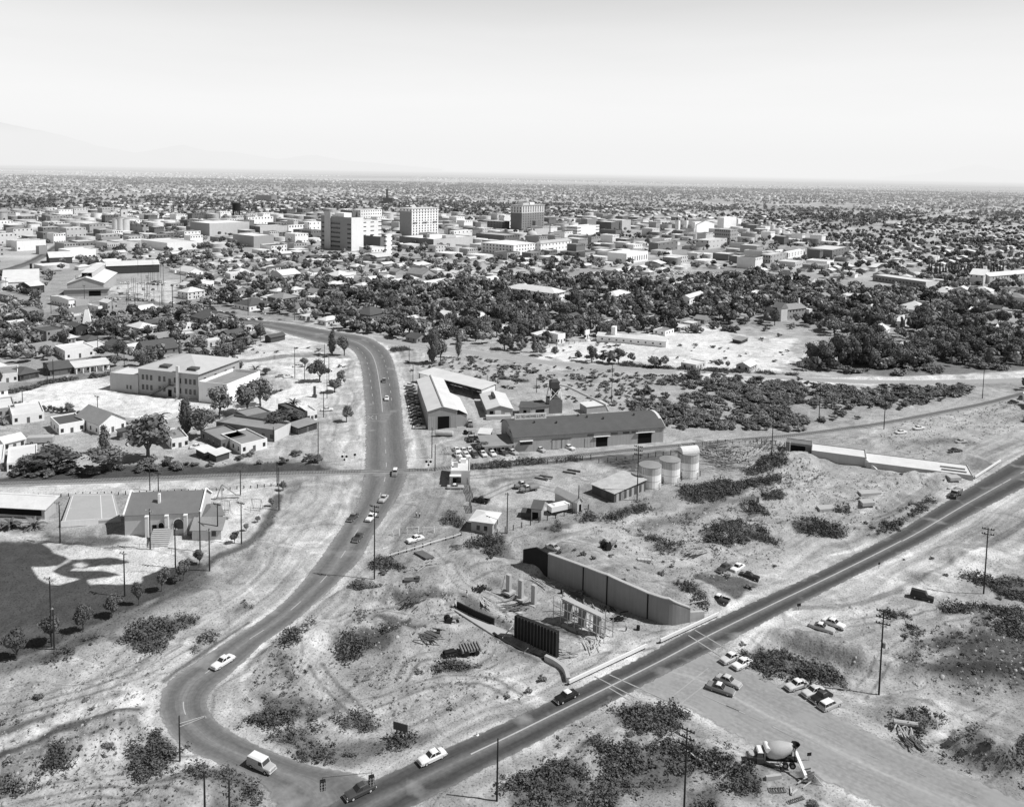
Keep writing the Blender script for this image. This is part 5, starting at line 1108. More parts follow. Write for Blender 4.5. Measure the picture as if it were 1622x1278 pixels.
# ================================================================== construction site
def tpoint(c, *p): return [at(*c(p[i], p[i+1])) for i in range(0, len(p), 2)]
def slab_wall(name, label, cat, pts, hts, th, m, parts=None, z0=-.5):
 "wall standing along ground points, top heights hts; thickness goes to the far side"
 P = np.array([p[:2] for p in pts]); o = P[0]; t = thing(name, label, cat, (o[0], o[1], 0), 0)
 T = np.gradient(P, axis=0); T /= np.linalg.norm(T, axis=1)[:, None]; N_ = np.column_stack([-T[:, 1], T[:, 0]])
 rings = [[(p[0]-o[0], p[1]-o[1], z0), (p[0]-o[0], p[1]-o[1], h), (p[0]+n[0]*th-o[0], p[1]+n[1]*th-o[1], h), (p[0]+n[0]*th-o[0], p[1]+n[1]*th-o[1], z0)] for p, n, h in zip(P, N_, hts)]
 MB().loft(rings).build('wall', m, t); return t
def site():
 def hcol(c, x, yb, yt): return HT(*c(x, yb), c(x, yt)[1])
 pts = L_(c780, 372,322, 610,425, 770,503, 1045,597, 1190,640, 1335,622); hs = [hcol(c780, 372,322,160), hcol(c780,610,425,246), hcol(c780,770,503,305), hcol(c780,1045,597,428), hcol(c780,1190,640,468), hcol(c780,1335,622,528)]
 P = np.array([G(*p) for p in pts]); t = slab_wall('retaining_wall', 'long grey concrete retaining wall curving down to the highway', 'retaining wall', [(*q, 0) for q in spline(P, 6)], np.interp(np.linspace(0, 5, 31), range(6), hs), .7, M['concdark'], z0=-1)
 o = np.array([t.location.x, t.location.y])
 b = MB(); R = spline(P, 6); hh = np.interp(np.linspace(0, 5, 31), range(6), hs)
 T = np.gradient(R, axis=0); T /= np.linalg.norm(T, axis=1)[:, None]; N_ = np.column_stack([-T[:, 1], T[:, 0]])
 b.loft([[(p[0]-o[0]-n[0]*.08, p[1]-o[1]-n[1]*.08, h+.003), (p[0]-o[0]-n[0]*.08, p[1]-o[1]-n[1]*.08, h+.22), (p[0]-o[0]+n[0]*.8, p[1]-o[1]+n[1]*.8, h+.22), (p[0]-o[0]+n[0]*.8, p[1]-o[1]+n[1]*.8, h+.003)] for p, n, h in zip(R, N_, hh)]); b.build('coping', M['concrete'], t)
 for i in (6, 12, 18): p, n = R[i], N_[i]; MB().box(p[0]-o[0]-.12,p[1]-o[1]-n[1]*.1-.12,-.3,p[0]-o[0]+.12,p[1]-o[1]-n[1]*.1+.12,hh[i]).build('joint', M['open'], t)
 A, B = G(*c780(1335,622)), G(*c780(1432,605)); h = hcol(c780,1335,622,530); h2 = hcol(c780,1432,605,548)
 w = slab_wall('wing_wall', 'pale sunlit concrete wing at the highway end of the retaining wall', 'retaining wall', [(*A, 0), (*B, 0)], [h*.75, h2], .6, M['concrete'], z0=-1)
 ladder = MB(); a_, b_ = Vector((*G(*c780(1215,575)), 0)), None
 q = at(*c780(1270,590)); ladder.beam((0,0,3.2),(5.5,1.5,3.6),.25,.12); tag(ladder.build('timber_beam', M['wood'], None, (q[0], q[1], 0)), 'pale timber lying against the low end of the retaining wall', 'timber')
 pts = L_(c780, 205,262, 290,290, 368,320); hs = [hcol(c780,205,262,130), hcol(c780,290,290,115), hcol(c780,368,320,155)]
 t = slab_wall('wall_form', 'black form panels with braces at the upper end of the retaining wall', 'formwork', [(*G(*p), 0) for p in pts], hs, .5, M['form'], z0=-.5); o = Vector((t.location.x, t.location.y, 0))
 for (x0, y0, x1, y1) in ((215,265,285,170),(260,292,355,180),(155,245,245,165)):
  a = Vector((*G(*c780(x0,y0)), 0)); hh_ = 3.6; e = Vector((*G(*c780(x1,y1), hh_), hh_)); MB().beam(a-o, e-o, .18, .18).build('brace', M['wood'], t)
 pts = L_(c780, 148,718, 290,795, 430,868); hs = [hcol(c780,148,718,575), hcol(c780,290,795,630), hcol(c780,430,868,690)]
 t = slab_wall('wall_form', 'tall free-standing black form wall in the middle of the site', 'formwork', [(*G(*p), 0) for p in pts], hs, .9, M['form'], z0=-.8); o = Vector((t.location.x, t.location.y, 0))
 b = MB(); P2 = [Vector((*G(*p), 0))-o for p in pts]
 for k in range(14):
  u = k/13*2; i = min(int(u), 1); p = P2[i].lerp(P2[i+1], u-i); hh_ = np.interp(u, range(3), hs); b.box(p.x-.09,p.y-.25,.0,p.x+.09,p.y-.06,hh_)
 b.build('stud', M['plankdark'], t)
 for (x0, y0, x1, y1) in ((60,735,140,640),(205,830,240,795)): a = Vector((*G(*c780(x0,y0)), 0)); e = Vector((*G(*c780(x1,y1), 1.5), 1.5)); MB().beam(a-o, e-o, .14, .14).build('brace', M['wood'], t)
 pts = L_(c560, 870,655, 1020,735, 1182,800); t = slab_wall('wall_form', 'low dark form wall beside the pale footing strip', 'formwork', [(*G(*p), 0) for p in pts], [1.5,1.6,1.5], .35, M['form'])
 P3 = [G(*c560(a, b)) for a, b in ((850,675),(870,662),(1350,880),(1330,897),(1180,885))]; tag(MB().prism(P3, -.3, .16).build('footing_slab', M['concrete']), 'pale concrete footing strip along the low dark forms', 'footing')
 pts = L_(c780, 350,880, 420,915, 478,965, 500,1030); t = slab_wall('curb_wall', 'low curved concrete wall ending near the white guard rail', 'low wall', [(*q, 0) for q in spline(np.array([G(*p) for p in pts]), 4)], [1.1]*13, .8, M['concrete'])
 pts = L_(c780, 0,700, 80,760, 220,830, 350,880); b = MB(); P4 = [G(*p) for p in pts]; tag(slab_wall('footing_form', 'dark shadowed trench form running beside the black form wall', 'formwork', [(*p, 0) for p in P4], [.35]*4, .5, M['form']), None)
 for i, (x, yb, yt, lb) in enumerate(((110,412,297,'square concrete pier with a ladder, leftmost of three'),(192,457,333,'square concrete pier, middle of three'),(280,497,367,'square concrete pier, rightmost of three'))):
  q = G(*c780(x, yb)); h = hcol(c780, x, yb, yt); t = thing('bridge_pier', lb, 'pier', (q[0], q[1], 0), rad(-40), 'bridge piers')
  MB().box(-.55,-.45,0,.55,.45,h).build('shaft', M['concrete'], t); MB().box(-1.3,-1.2,-.3,1.3,1.2,.18).build('footing', M['concrete'], t)
  if i == 0:
   b = MB(); b.beam((-1.4,-1.0,.1),(-.62,-.5,h+.4),.07,.07); b.beam((-1.7,-.7,.1),(-.92,-.2,h+.4),.07,.07)
   for k in range(9): u = k/9+.05; b.beam((-1.4+.78*u,-1.0+.5*u,.1+(h+.3)*u),(-1.7+.78*u,-.7+.5*u,.1+(h+.3)*u),.05,.05)
   b.build('ladder', M['wood'], t)
 cols = L_(c780, 512,610, 607,657, 707,706); Pc = [G(*p) for p in cols]; h = hcol(c780, 607,657,520); t = thing('pier_row', 'row of concrete columns in timber shoring under a pale top beam', 'pier row', (*Pc[0], 0), 0); o = Vector((*Pc[0], 0))
 ax = np.array(Pc[2])-np.array(Pc[0]); rz = math.atan2(ax[1], ax[0])
 for p in Pc: MB().box(-.8,-.5,0,.8,.5,h-.1,rz=rz,c=(0,0)).build('column', M['concdark'], t, (p[0]-o.x, p[1]-o.y, 0))
 u = ax/np.hypot(*ax); n_ = np.array([-u[1], u[0]]); Lx = np.hypot(*ax)
 MB().beam((-u[0]*1.5,-u[1]*1.5,h+.12),(ax[0]+u[0]*1.5,ax[1]+u[1]*1.5,h+.12),1.5,.4).build('top_beam', M['concrete'], t)
 for s in (-1.6, 1.6):
  for k in range(8): f = -3+k*(Lx+6)/7; p = u*f+n_*s; MB().beam((p[0],p[1],-.2),(p[0],p[1],h+.3+.5*(k % 3 == 0)),.16,.16).build('shoring_post', M['wood'], t)
  for zz in (1.4, 3.2): p = u*-3+n_*s; q = u*(Lx+3)+n_*s; MB().beam((p[0],p[1],zz),(q[0],q[1],zz),.1,.16).build('shoring_rail', M['wood'], t)
 MB().box(0,-2.6,-.3,Lx,2.6,.12,rz=rz,c=(0,0)).build('footing', M['concrete'], t)
 for (a, b, n, lb) in ((c780(520,1042),c780(1030,800),9,'white guard rail along the highway beside the black form wall'),(c780(1138,760),c780(1520,583),8,'white guard rail along the highway below the retaining wall'),(c1180(1335,730),c1180(1480,635),5,'white guard rail at the end of the concrete bridge deck')):
  A, B = np.array(G(*a)), np.array(G(*b)); d = B-A; t = thing('guard_rail', lb, 'guard rail', (*A, .12+float(max(hz(np.array([A[0], B[0], (A[0]+B[0])/2]), np.array([A[1], B[1], (A[1]+B[1])/2]))))), math.atan2(d[1], d[0]))
  L = np.hypot(*d)
  for k in range(n): MB().box(k*L/(n-1)-.12,.0,-.3,k*L/(n-1)+.12,.22,.85).build('post', M['pole'], t)
  MB().box(-.3,-.35,.36,L+.3,.0,1.0,bottom=True).build('rail', M['paintw'], t)
 P = [c600(*q) for q in ((50,975),(183,935),(316,893),(447,855),(577,815),(706,780),(830,735),(1075,665),(1200,630),(1320,590))]; A = at(*P[0]); t = thing('post_barrier', 'post and rail barrier closing off the old street', 'barrier', (A[0], A[1], 0), 0); o = Vector((A[0], A[1], 0)); Q = [Vector(at(*p))-o for p in P]
 for q in Q: MB().box(-.13,-.13,-.3,.13,.13,1.0,rz=.4).build('post', M['pole'], t, q)
 for a, b in zip(Q[:-1], Q[1:]): MB().beam(a+Vector((0,-.17,.72)), b+Vector((0,-.17,.72)), .06, .28).build('rail', M['paintw'], t)
 for (x, yb, w, kind, lb) in ((285,582,2.0,0,'white A-shaped board standing on the closed street'),(550,552,3.8,1,'lettered barricade in the middle of the closed street'),(806,542,3.6,2,'plain white barricade on the closed street')):
  q = at(*c600(x, yb)); t = thing('barricade', lb, 'barricade', (q[0], q[1], q[2]), rad(4))
  for s in (-1, 1):
   k = w*.42*s
   MB().beam((k,-.5,0),(k*.9,0,1.9),.1,.1).build('leg', M['paintw'], t); MB().beam((k,.5,0),(k*.9,0,1.9),.1,.1).build('leg', M['paintw'], t)
  if kind == 0: MB().box(-w*.38,-.34,.7,w*.38,-.28,1.95,bottom=True).build('board', M['paintw'], t)
  else:
   MB().box(-w/2,-.12,1.25,w/2,-.05,1.7,bottom=True).build('board', M['paintw'], t)
   if kind == 1: tx = text_mesh('ROAD CLOSED', .42, M['black']); put(tx, 'lettering', t, (0, -.125, 1.32)).rotation_euler = (math.pi/2, 0, 0)
 P = [G(*c600(*q)) for q in ((560,885),(760,992),(895,965),(700,855))]; tag(MB().prism(P, .25, .6).build('formwork_panel', M['woodold']), 'flat dark form panel lying on the ground below the post barrier', 'form panel')
 A, B, D = c1180(385,612), c1180(705,655), c1180(505,550); t = building(abc(A, B, depth=9), HT(*A, c1180(385,562)[1]), 'bridge_deck', 'short left section of the low concrete bridge deck', 'bridge', M['concrete'], M['roofwhite'], 'flat', para=.35)
 A, B = c1180(705,662), c1180(1325,742); fr = abc(A, B, depth=11); t = building(fr, HT(*c1180(1325,742), c1180(1325,710)[1])*1.05, 'bridge_deck', 'long right section of the low concrete bridge deck reaching the highway', 'bridge', M['concrete'], M['roofwhite'], 'flat', para=.3)
 for k in range(2): rbox(t, 'joint_slot', M['dirtd'], fr[3]-9, 2.5+3*k, 2.0, fr[3]-1.5, 3.3+3*k, fr[3]*0+HT(*c1180(1325,742), c1180(1325,710)[1])*1.05-.2)
 q = G(*c1180(690,650)); q2 = G(*c1180(768,675)); h = 3.1; t = thing('wing_wall', 'small sloping concrete wing at the joint of the bridge deck', 'retaining wall', (*q, 0), math.atan2(q2[1]-q[1], q2[0]-q[0])); L = math.hypot(q2[0]-q[0], q2[1]-q[1]); MB().loft([[(0,-.3,-.3),(0,-.3,h),(0,.3,h),(0,.3,-.3)], [(L,-.3,-.3),(L,-.3,.2),(L,.3,.2),(L,.3,-.3)]]).build('wall', M['roofwhite'], t)
 A, B = c1180(235,570), c1180(388,590); t = building(abc(A, B, depth=5), 3.7, 'rail_abutment', 'dark railway abutment left of the concrete bridge deck', 'abutment', M['concdark'], M['dirtd'], 'flat', para=.2); L = flen(abc(A, B, depth=5), 'f'); put_on(t, abc(A, B, depth=5), 'f', L*.45, .0, L*.6, 2.8, _ob, 'opening', off=.02); rbox(t, 'post', M['paintw'], L*.15, -.6, 0, L*.18, -.3, 4)
 mixer(); dozer(*c560(975,1030)); 
 def tractor(px, py, lb, rz=.3, s=1.0):
  x, y, z = at(px, py); t = thing('tractor', lb, 'tractor', (x, y, z), rz); t.scale = (s,)*3
  MB().loft([ring(1.6,.3,.7,1.2,1.3), ring(.2,.35,.7,1.25,1.4)]).build('hood', M['steel'], t); MB().box(-1.2,-.4,.6,.2,.4,1.0,bottom=True).build('chassis', M['black'], t); MB().box(-.9,-.25,1.0,-.4,.25,1.5).build('seat', M['black'], t)
  for s_ in (-1, 1):
   o = put(_wbig, 'wheel', t, (-.8, s_*.75, .75), 0, (1.5,1.3,1.5)); put(_wheel, 'wheel', t, (1.3, s_*.5, .38))
 tractor(*c560(825,775), 'small dark machine on the dirt left of the footing strip'); tractor(*c840(1010//2,765), 'dark broken machine on the dirt above the retaining wall', .6, 1.3); tractor(*c640(372,470), 'dark small tractor near the tin warehouse lean-to')
 def barrel(px, py, lb, n=1, m='black'):
  x, y, z = at(px, py); tag(MB().lathe([(.02,0),(.38,0),(.38,.35),(.40,.36),(.38,.38),(.38,1.0),(.02,1.0)], 12).build('barrel', M[m], None, (x, y, z)), lb, 'barrel')
 for q, lb in ((c780(470,425),'dark barrel at the foot of the retaining wall'),(c780(985,672),'dark barrel near the workers on the site'),(c560(715,870),'dark barrel by the brushwood pile'),(c560(545,420),'dark barrel beside the flat timber crate')): barrel(*q, lb)
 def pile(px, py, lb, n, L, m, seed, name='lumber_pile', sp=2.0, hh=.5, st=False):
  r = np.random.default_rng(seed); x, y, z = at(px, py); b = MB()
  for k in range(n):
   a = r.uniform(-.5, .5)+seed*.7; c = r.normal(0, sp*.4, 2); l = L*r.uniform(.5, 1); zz = r.uniform(.06, hh); b.beam((c[0]-l/2*math.cos(a), c[1]-l/2*math.sin(a), zz), (c[0]+l/2*math.cos(a), c[1]+l/2*math.sin(a), zz+r.uniform(-.05,.25)), r.uniform(.1,.25), .1)
  tag(b.build(name, M[m], None, (x, y, z)), lb, name.replace('_', ' '), kind='stuff' if st else None)
 for q, lb, n, L, m, s in ((c560(640,900),'heap of cut brushwood beside the dirt curve',60,3.2,'woodold',4),(c840(1060,790),'heap of pale timbers in the brush above the tarred patch',26,4.5,'wood',5),(c560(520,600),'row of upright sticks and branches along the dug bank',40,2.4,'woodold',6),(c780(650,480),'loose boards at the foot of the retaining wall',14,5,'wood',7),(c780(330,350),'long boards lying between piers and retaining wall',16,6,'wood',8),(c780(140,520),'boards along the trench left of the shored columns',14,6,'woodold',9),(c560(590,300),'timbers laid out in a row left of the form panel',10,7,'wood',10),(c560(1060,500),'tangle of reinforcing rods on the dirt',26,3,'black',11),(c780(780,545),'dark equipment and boards near the shored columns',14,2.2,'black',12),(c780(480,840),'splayed timbers right of the black form wall',12,5,'wood',13),(c600(1260,790),'crossed sticks standing in the ditch below the white-roofed house',8,3,'woodold',14),(c780(560,440),'boards and stakes between piers and shored columns',16,4,'woodold',17),(c780(860,600),'rods and planks right of the shored columns',18,3,'black',18),(c780(700,780),'scattered planks on the floor before the guard rail',14,4,'wood',20),(c560(1100,620),'planks beside the pale footing strip',12,5,'wood',21),(c1080(1060,760),'broken timber in the dark hollow of the lot',8,4,'wood',15),(c1080(1090,830),'scattered debris on the rubble below the approach road',40,3,'woodold',16)):
  pile(*q, lb, n, L, m, s, name='lumber_pile' if m != 'black' else 'scrap_heap')
 for q, lb, s in ((c840(1250,235),'scrap timber heap at the near side of the fence yard',13),(c840(1420,185),'scrap timber heap at the far end of the fence yard',15),(c840(1210,115),'dark stacked boards against the rear fence of the scrap yard',9),(c840(1500,120),'dark stacked boards by the pole left of the abutment',19),(c840(1170,170),'scrap timber strewn along the fence right of the tanks, left part',3),(c840(1320,150),'scrap timber strewn along the fence right of the tanks, right part',5),(c840(630,225),'scrap heap left of the tanks by the fence',9)): pile(*q, lb, 70, 4, 'woodold' if s in (9, 19, 13) else 'wood', s, 'scrap_heap', 9, 1.5, True)
 for q, lb in ((c730(1115,50),'two long dark timbers lying in the bare yard, upper pair'),(c730(830,110),'two long dark timbers lying in the bare yard, lower pair')):
  x, y, z = at(*q); b = MB(); b.beam((-2,-1,.3),(2.5,-1.3,.3),.5,.5); b.beam((-1,1.4,.3),(3.5,1.0,.3),.5,.5); tag(b.build('timber_stack', M['woodold'], None, (x, y, z), -.3), lb, 'timbers')
 x, y, z = at(*c560(490,430)); b = MB(); b.box(-1.8,-.8,0,1.8,.8,.7); b.box(.9,-.5,.7,1.7,.5,1.2); tag(b.build('timber_crate', M['woodold'], None, (x, y, z), .1), 'flat timber crate on the dirt below the form panel', 'crate')
 x, y, z = at(*c840(1445,480)); b = thing('privy', 'small white privy on the dirt track right of the tanks', 'privy', (x, y, z), .2); wall_mesh('shed', 1.6, 1.6, 2.3, 2.7).build('wall', M['paintw'], b); roof_mesh('shed', 1.6, 1.6, 2.3, 2.7, .15).build('roof', M['roofgrey'], b); put_on(b, (0,0,0,1.6,1.6), 'f', .8, 0, .8, 1.9, _db, 'door')
 for q, lb, w in ((c1180(715,815),'pale slab on a dirt heap left of the highway truck',7),(c1180(470,905),'pale flat slab beside dark brush left of the highway',6),(c1180(1205,745),'pale concrete block by the end of the bridge deck',4),(c1180(700,880),'dark dirt heap between the pale slabs',4)):
  x, y, z = at(*q); b = MB(); b.prism([(-w/2,-1.4),(w/2,-1.7),(w/2+.6,1.3),(-w/2+.8,1.6)], -.2, .8); tag(b.build('concrete_slab', M['concrete'] if 'pale' in lb else M['dirtd'], None, (x, y, z), .25), lb, 'slab')
 x, y, z = at(*c840(730,850)); b = MB()
 for k in range(4): b.box(-1.6+.85*k,-.5,0,-.85+.85*k,.5,.75)
 tag(b.build('drum_row', M['cream'], None, (x, y, z), -.1), 'row of pale drums on the dirt above the retaining wall', 'drums')
 for q, lb, r in ((c1080(70,905),'white pipe lying in the brush by the insulator pole, left of two',.3),(c1080(130,915),'white pipe lying in the brush by the insulator pole, right of two',.3)):
  x, y, z = at(*q); tag(MB().tube((-1.6,1.8,.3),(1.6,-1.8,.3),.2,n=8).build('pipe', M['paintw'], None, (x, y, z)), lb, 'pipe')
 tag(MB().tube((-2,.4,.4),(2,-.4,.4),.45,n=10).build('pipe', M['concrete'], None, at(*c1080(1060,748))), 'short concrete pipe in the dark hollow of the lot', 'pipe')
 rng = np.random.default_rng(5); q = []
 for P in (L_(c560, 0,560, 850,560, 1340,1000, 1300,1278, 0,1278), L_(c840, 600,560, 1622,380, 1622,900, 1100,1040, 300,760), L_(c1080, 900,780, 1340,820, 1622,900, 1622,1131, 1000,1020), L_(cbl, 0,300, 900,100, 830,700, 500,1007, 0,1007), L_(c440, 0,200, 1000,100, 1622,300, 900,480, 300,500), L_(c1300, 0,560,1583,560,1583,1278,0,1278), L_(c1180,200,620,1100,750,700,1000,100,1000)):
  P = W_(P); lo, hi = P.min(0), P.max(0); n = int((hi-lo).prod()*.32); r = lo+rng.random((n, 2))*(hi-lo); q.append(r[inside(r[:, 0], r[:, 1], P)])
 q = np.vstack(q); keep = np.ones(len(q), bool)
 for R in ROADP.values(): keep &= ~inside(q[:, 0], q[:, 1], R)
 q = q[keep]; z = hz(q[:, 0], q[:, 1]); TV = np.array([(-.5,-.4,-.3),(.5,-.5,-.3),(.6,.4,-.3),(-.4,.5,-.3),(-.3,-.25,.5),(.3,-.3,.6),(.35,.25,.45),(-.25,.3,.55)]); TF = np.array([(0,1,5,4),(1,2,6,5),(2,3,7,6),(3,0,4,7),(4,5,6,7)])
 s = rng.gamma(1.4, .13, (len(q), 1))+.08; V, Fq = stamp(TV, TF, np.column_stack([q, z]), np.hstack([s*1.2, s, s*.7]), rng.uniform(0, 6.28, len(q)))
 tag(put(np_mesh('rubble', V, Fq, mat('rubble_stone', .34, .4, .3, fine=.3)), 'rubble'), 'loose clods and stones scattered over the open dirt', 'rubble', kind='stuff')
def text_mesh(s, size, m, ax='CENTER'):
 cu = bpy.data.curves.new('t', 'FONT'); cu.body = s; cu.size = size; cu.align_x = ax; cu.extrude = .008; o = bpy.data.objects.new('t', cu); COL.objects.link(o)
 dg = bpy.context.evaluated_depsgraph_get(); me = bpy.data.meshes.new_from_object(o.evaluated_get(dg)); bpy.data.objects.remove(o); me.materials.clear(); me.materials.append(m); return me
def mixer():
 l, r = head(cmix(690,760), cmix(200,640)); t = thing('mixer_truck', 'concrete mixer truck pouring through its chute at the bottom right', 'mixer truck', (l[0], l[1], at(*cmix(450,760))[2]), r); p = 'dark'
 secs = [(4.2,.7,.7,1.4,1.55),(4.05,.8,.65,1.55,1.7),(2.9,.85,.65,1.6,1.75),(2.7,1.1,.7,1.6,1.7),(1.6,1.1,.7,1.6,1.7)]; b = MB().loft([ring(*q) for q in secs]); b.loft([[(2.75,-1.0,1.6),(1.65,-1.0,1.6),(1.65,1.0,1.6),(2.75,1.0,1.6)], [(2.5,-.9,2.5),(1.7,-.9,2.5),(1.7,.9,2.5),(2.5,.9,2.5)]]); b.build('cab', PAINT['dark'], t)
 MB().loft([[(2.58,-.95,2.48),(1.62,-.95,2.48),(1.62,.95,2.48),(2.58,.95,2.48)], [(2.4,-.75,2.66),(1.75,-.75,2.66),(1.75,.75,2.66),(2.4,.75,2.66)]]).build('roof', PAINT['white'], t); quadm('windshield', [(2.74,.85,1.75),(2.74,-.85,1.75),(2.55,-.78,2.4),(2.55,.78,2.4)], M['glass'], t)
 MB().tube((3.3,0,1.75),(3.3,0,1.9),.7,.55,10).build('hood', PAINT['light'], t)
 MB().box(-4.2,-.5,.75,1.6,.5,1.1,bottom=True).build('chassis', M['black'], t)
 d = MB(); n = 16; pr_ = [(1.2,.55,2.1),(.7,1.05,2.2),(-.3,1.35,2.4),(-1.6,1.3,2.65),(-2.9,.85,2.95),(-3.5,.6,3.1)]; d.loft([[(x+.18*math.sin(a)*rr, rr*math.cos(a), zc+rr*math.sin(a)) for a in [2*math.pi*i/n for i in range(n)]] for x, rr, zc in pr_]); d.build('mixing_drum', M['tindull'], t, smooth=True)
 MB().box(1.25,-.9,1.1,1.5,.9,2.6,bottom=True).build('water_tank', M['steel'], t); MB().tube((.9,-.9,2.9),(.9,.9,2.9),.45,n=12).build('header_tank', M['paintw'], t)
 b = MB(); b.beam((-3.6,-.8,1.0),(-3.6,-.8,3.6),.15,.15); b.beam((-3.6,.8,1.0),(-3.6,.8,3.6),.15,.15); b.beam((-3.6,-.8,3.5),(-3.6,.8,3.5),.15,.15); b.build('drum_frame', M['black'], t); MB().lathe([(.3,3.0),(.75,3.7),(.72,3.7),(.28,3.05)],10,-3.9,0).build('charge_hopper', M['black'], t)
 b = MB(); b.add([(-3.9,-.25,2.4),(-3.9,.25,2.4),(-5.0,3.2,.35),(-4.6,3.3,.35),(-3.9,-.25,2.55),(-3.9,.25,2.55)], [(0,1,3,2)]); b.beam((-3.9,.1,2.5),(-4.8,3.4,.4),.5,.16); b.build('chute', M['paintw'], t)
 for x in (3.4, -2.0, -3.2):
  for s in (-1, 1): o = put(_wbig, 'wheel', t, (x, s*1.05, .55), 0, (1.1,1.2,1.1)); put(_cbig, 'hubcap', o)
 def frame_panel(c1, c2, lb, h=.7, n=6):
  a, b = at(*cmix(*c1)), at(*cmix(*c2)); d = np.array(b[:2])-np.array(a[:2]); L = np.hypot(*d); t = thing('form_panel', lb, 'form panel', a, math.atan2(d[1], d[0])); MB().box(0,-.06,0,L,.06,.12,bottom=True).build('rail', M['woodold'], t); MB().box(0,h-.1,.0,L,h+.02,.12,bottom=True).build('rail', M['woodold'], t)
  for k in range(n): MB().box(L*k/(n-1)-.05,0,.12,L*k/(n-1)+.05,h,.2,bottom=True).build('batten', M['woodold'], t)
 frame_panel((430,1085), (650,1080), 'ribbed form panel lying below the mixer chute', 1.0, 7); frame_panel((690,1240), (900,1170), 'ribbed form panel lying nearest the bottom edge', .6, 9)
 a, b = at(*cmix(380,930)), at(*cmix(590,890)); d = np.array(b[:2])-np.array(a[:2]); tag(MB().box(0,0,0,np.hypot(*d),.5,.75).build('concrete_trough', M['concrete'], None, a, math.atan2(d[1], d[0])), 'long pale box trough beneath the mixer chute', 'trough')
 a = at(*cmix(730,1080)); q = MB(); q.beam((-.3,-.6,.2),(.1,.9,.2),.25,.2); q.beam((-.3,-.6,.2),(1.0,.5,.2),.25,.2); tag(q.build('timber_brace', M['wood'], None, a), 'pale V of two timbers beside the ribbed panel', 'timber')
 a = at(*cmix(960,930)); t = thing('footing_form', 'dark timber box form with braces in the dug hole right of the mixer', 'formwork', a, .3); q = MB()
 for zz in (.3, .8, 1.3, 1.8): q.box(-.6,-.5,zz,.6,-.4,zz+.25,bottom=True); q.box(-.6,.4,zz,.6,.5,zz+.25,bottom=True)
 q.build('form_board', M['woodold'], t); q = MB(); q.beam((-2.4,-.3,.5),(.2,.4,.7),.12,.2); q.beam((-2.0,-1.1,.2),(.2,-.4,.4),.12,.2); q.beam((.6,-.5,1.4),(1.7,-1.4,.0),.1,.1); q.build('brace', M['wood'], t)
 a = at(*cmix(960,640)); t = thing('warning_sign', 'small dark sign on a stick right of the mixer truck', 'sign', a, .2); MB().tube((0,0,-.2),(0,0,1.4),.04,n=6).build('post', M['wood'], t); MB().box(-.4,-.06,.9,.4,-.02,1.5,bottom=True).build('panel', M['black'], t)
 person(*cmix(800,665), 'worker in dark clothes behind the mixer truck', 2.0, 'jeans', 'jeans', hat='straw'); person(*cmix(575,790), 'worker in pale shirt beside the mixer chute', 1.0, 'shirt', 'jeans')
def dozer(px, py):
 x, y, z = at(px, py); t = thing('drag_roller', 'ribbed steel roller and dark tractor on the graded dirt left of the black form wall', 'roller', (x, y, z), rad(18))
 b = MB(); b.tube((-.9,-1.6,.75),(-.9,1.6,.75),.6,n=14)
 MB().box(-1.9,-1.5,.9,2.2,1.5,1.05,bottom=True).build('frame', M['steel'], t); q = MB()
 for k in range(7): q.box(-1.8+k*.62,-1.55,1.05,-1.5+k*.62,1.55,1.5)
 q.build('rib', M['steel'], t); b.build('drum', M['black'], t); MB().tube((1.3,-1.6,.6),(1.3,1.6,.6),.55,n=14).build('drum', M['black'], t)
 MB().beam((-1.9,0,.8),(-4.4,.3,.5),.14,.14).build('tow_bar', M['black'], t); MB().loft([ring(-3.2,.6,.4,1.2,1.4), ring(-5.2,.55,.4,1.1,1.25)]).build('engine', M['black'], t)
 for s in (-1, 1): MB().loft([[(xx, s*.8+dy, zz) for xx, zz in ((-3.0,.1),(-2.7,.5),(-3.0,.85),(-5.2,.85),(-5.5,.5),(-5.2,.1))] for dy in (-.2, .2)]).build('track', M['black'], t)
def people():
 q = c600(600,290); person(*q, 'pedestrian in pale shirt and dark trousers on the closed street, left of two', 1.4, 'shirt', 'jeans'); person(*c600(652,300), 'pedestrian in pale shirt and dark trousers on the closed street, right of two', 1.4, 'shirt', 'jeans', h=1.8)
 person(*c780(903,680), 'worker in pale shirt standing between the columns and the guard rail', .4, 'shirt', 'jeans', hat='straw', armup=1); person(*c780(155,478), 'worker in dark clothes between the concrete piers', 2.2, 'jeans', 'jeans', hat='straw'); person(*c780(447,770), 'worker beside the right end of the black form wall', 1.0, 'shirt', 'jeans'); person(*c560(855,655), 'worker at the head of the footing strip', .2, 'shirt', 'jeans', hat='straw')
 person(*c560(955,560), 'worker standing on the dirt by the reinforcing rods', -.6, 'jeans', 'shirt'); person(*c0b(1478,402), 'child in pale clothes by the school wall, left of two', .5, 'shirt', 'jeans', h=1.45); person(*c0b(1492,398), 'child in pale clothes by the school wall, right of two', 2.4, 'shirt', 'jeans', h=1.45)
 person(*c730(110,745), 'man in pale shirt at the fence corner below the white-roofed house', .2, 'shirt', 'jeans'); p = person(*c780(785,500), 'worker in dark clothes climbing at the joint on top of the retaining wall', 1.6, 'jeans', 'shirt', hat='straw'); p.location.z = 5.2; a = G(*c780(784,338), 5.4); p.location = (a[0], a[1], 5.35)
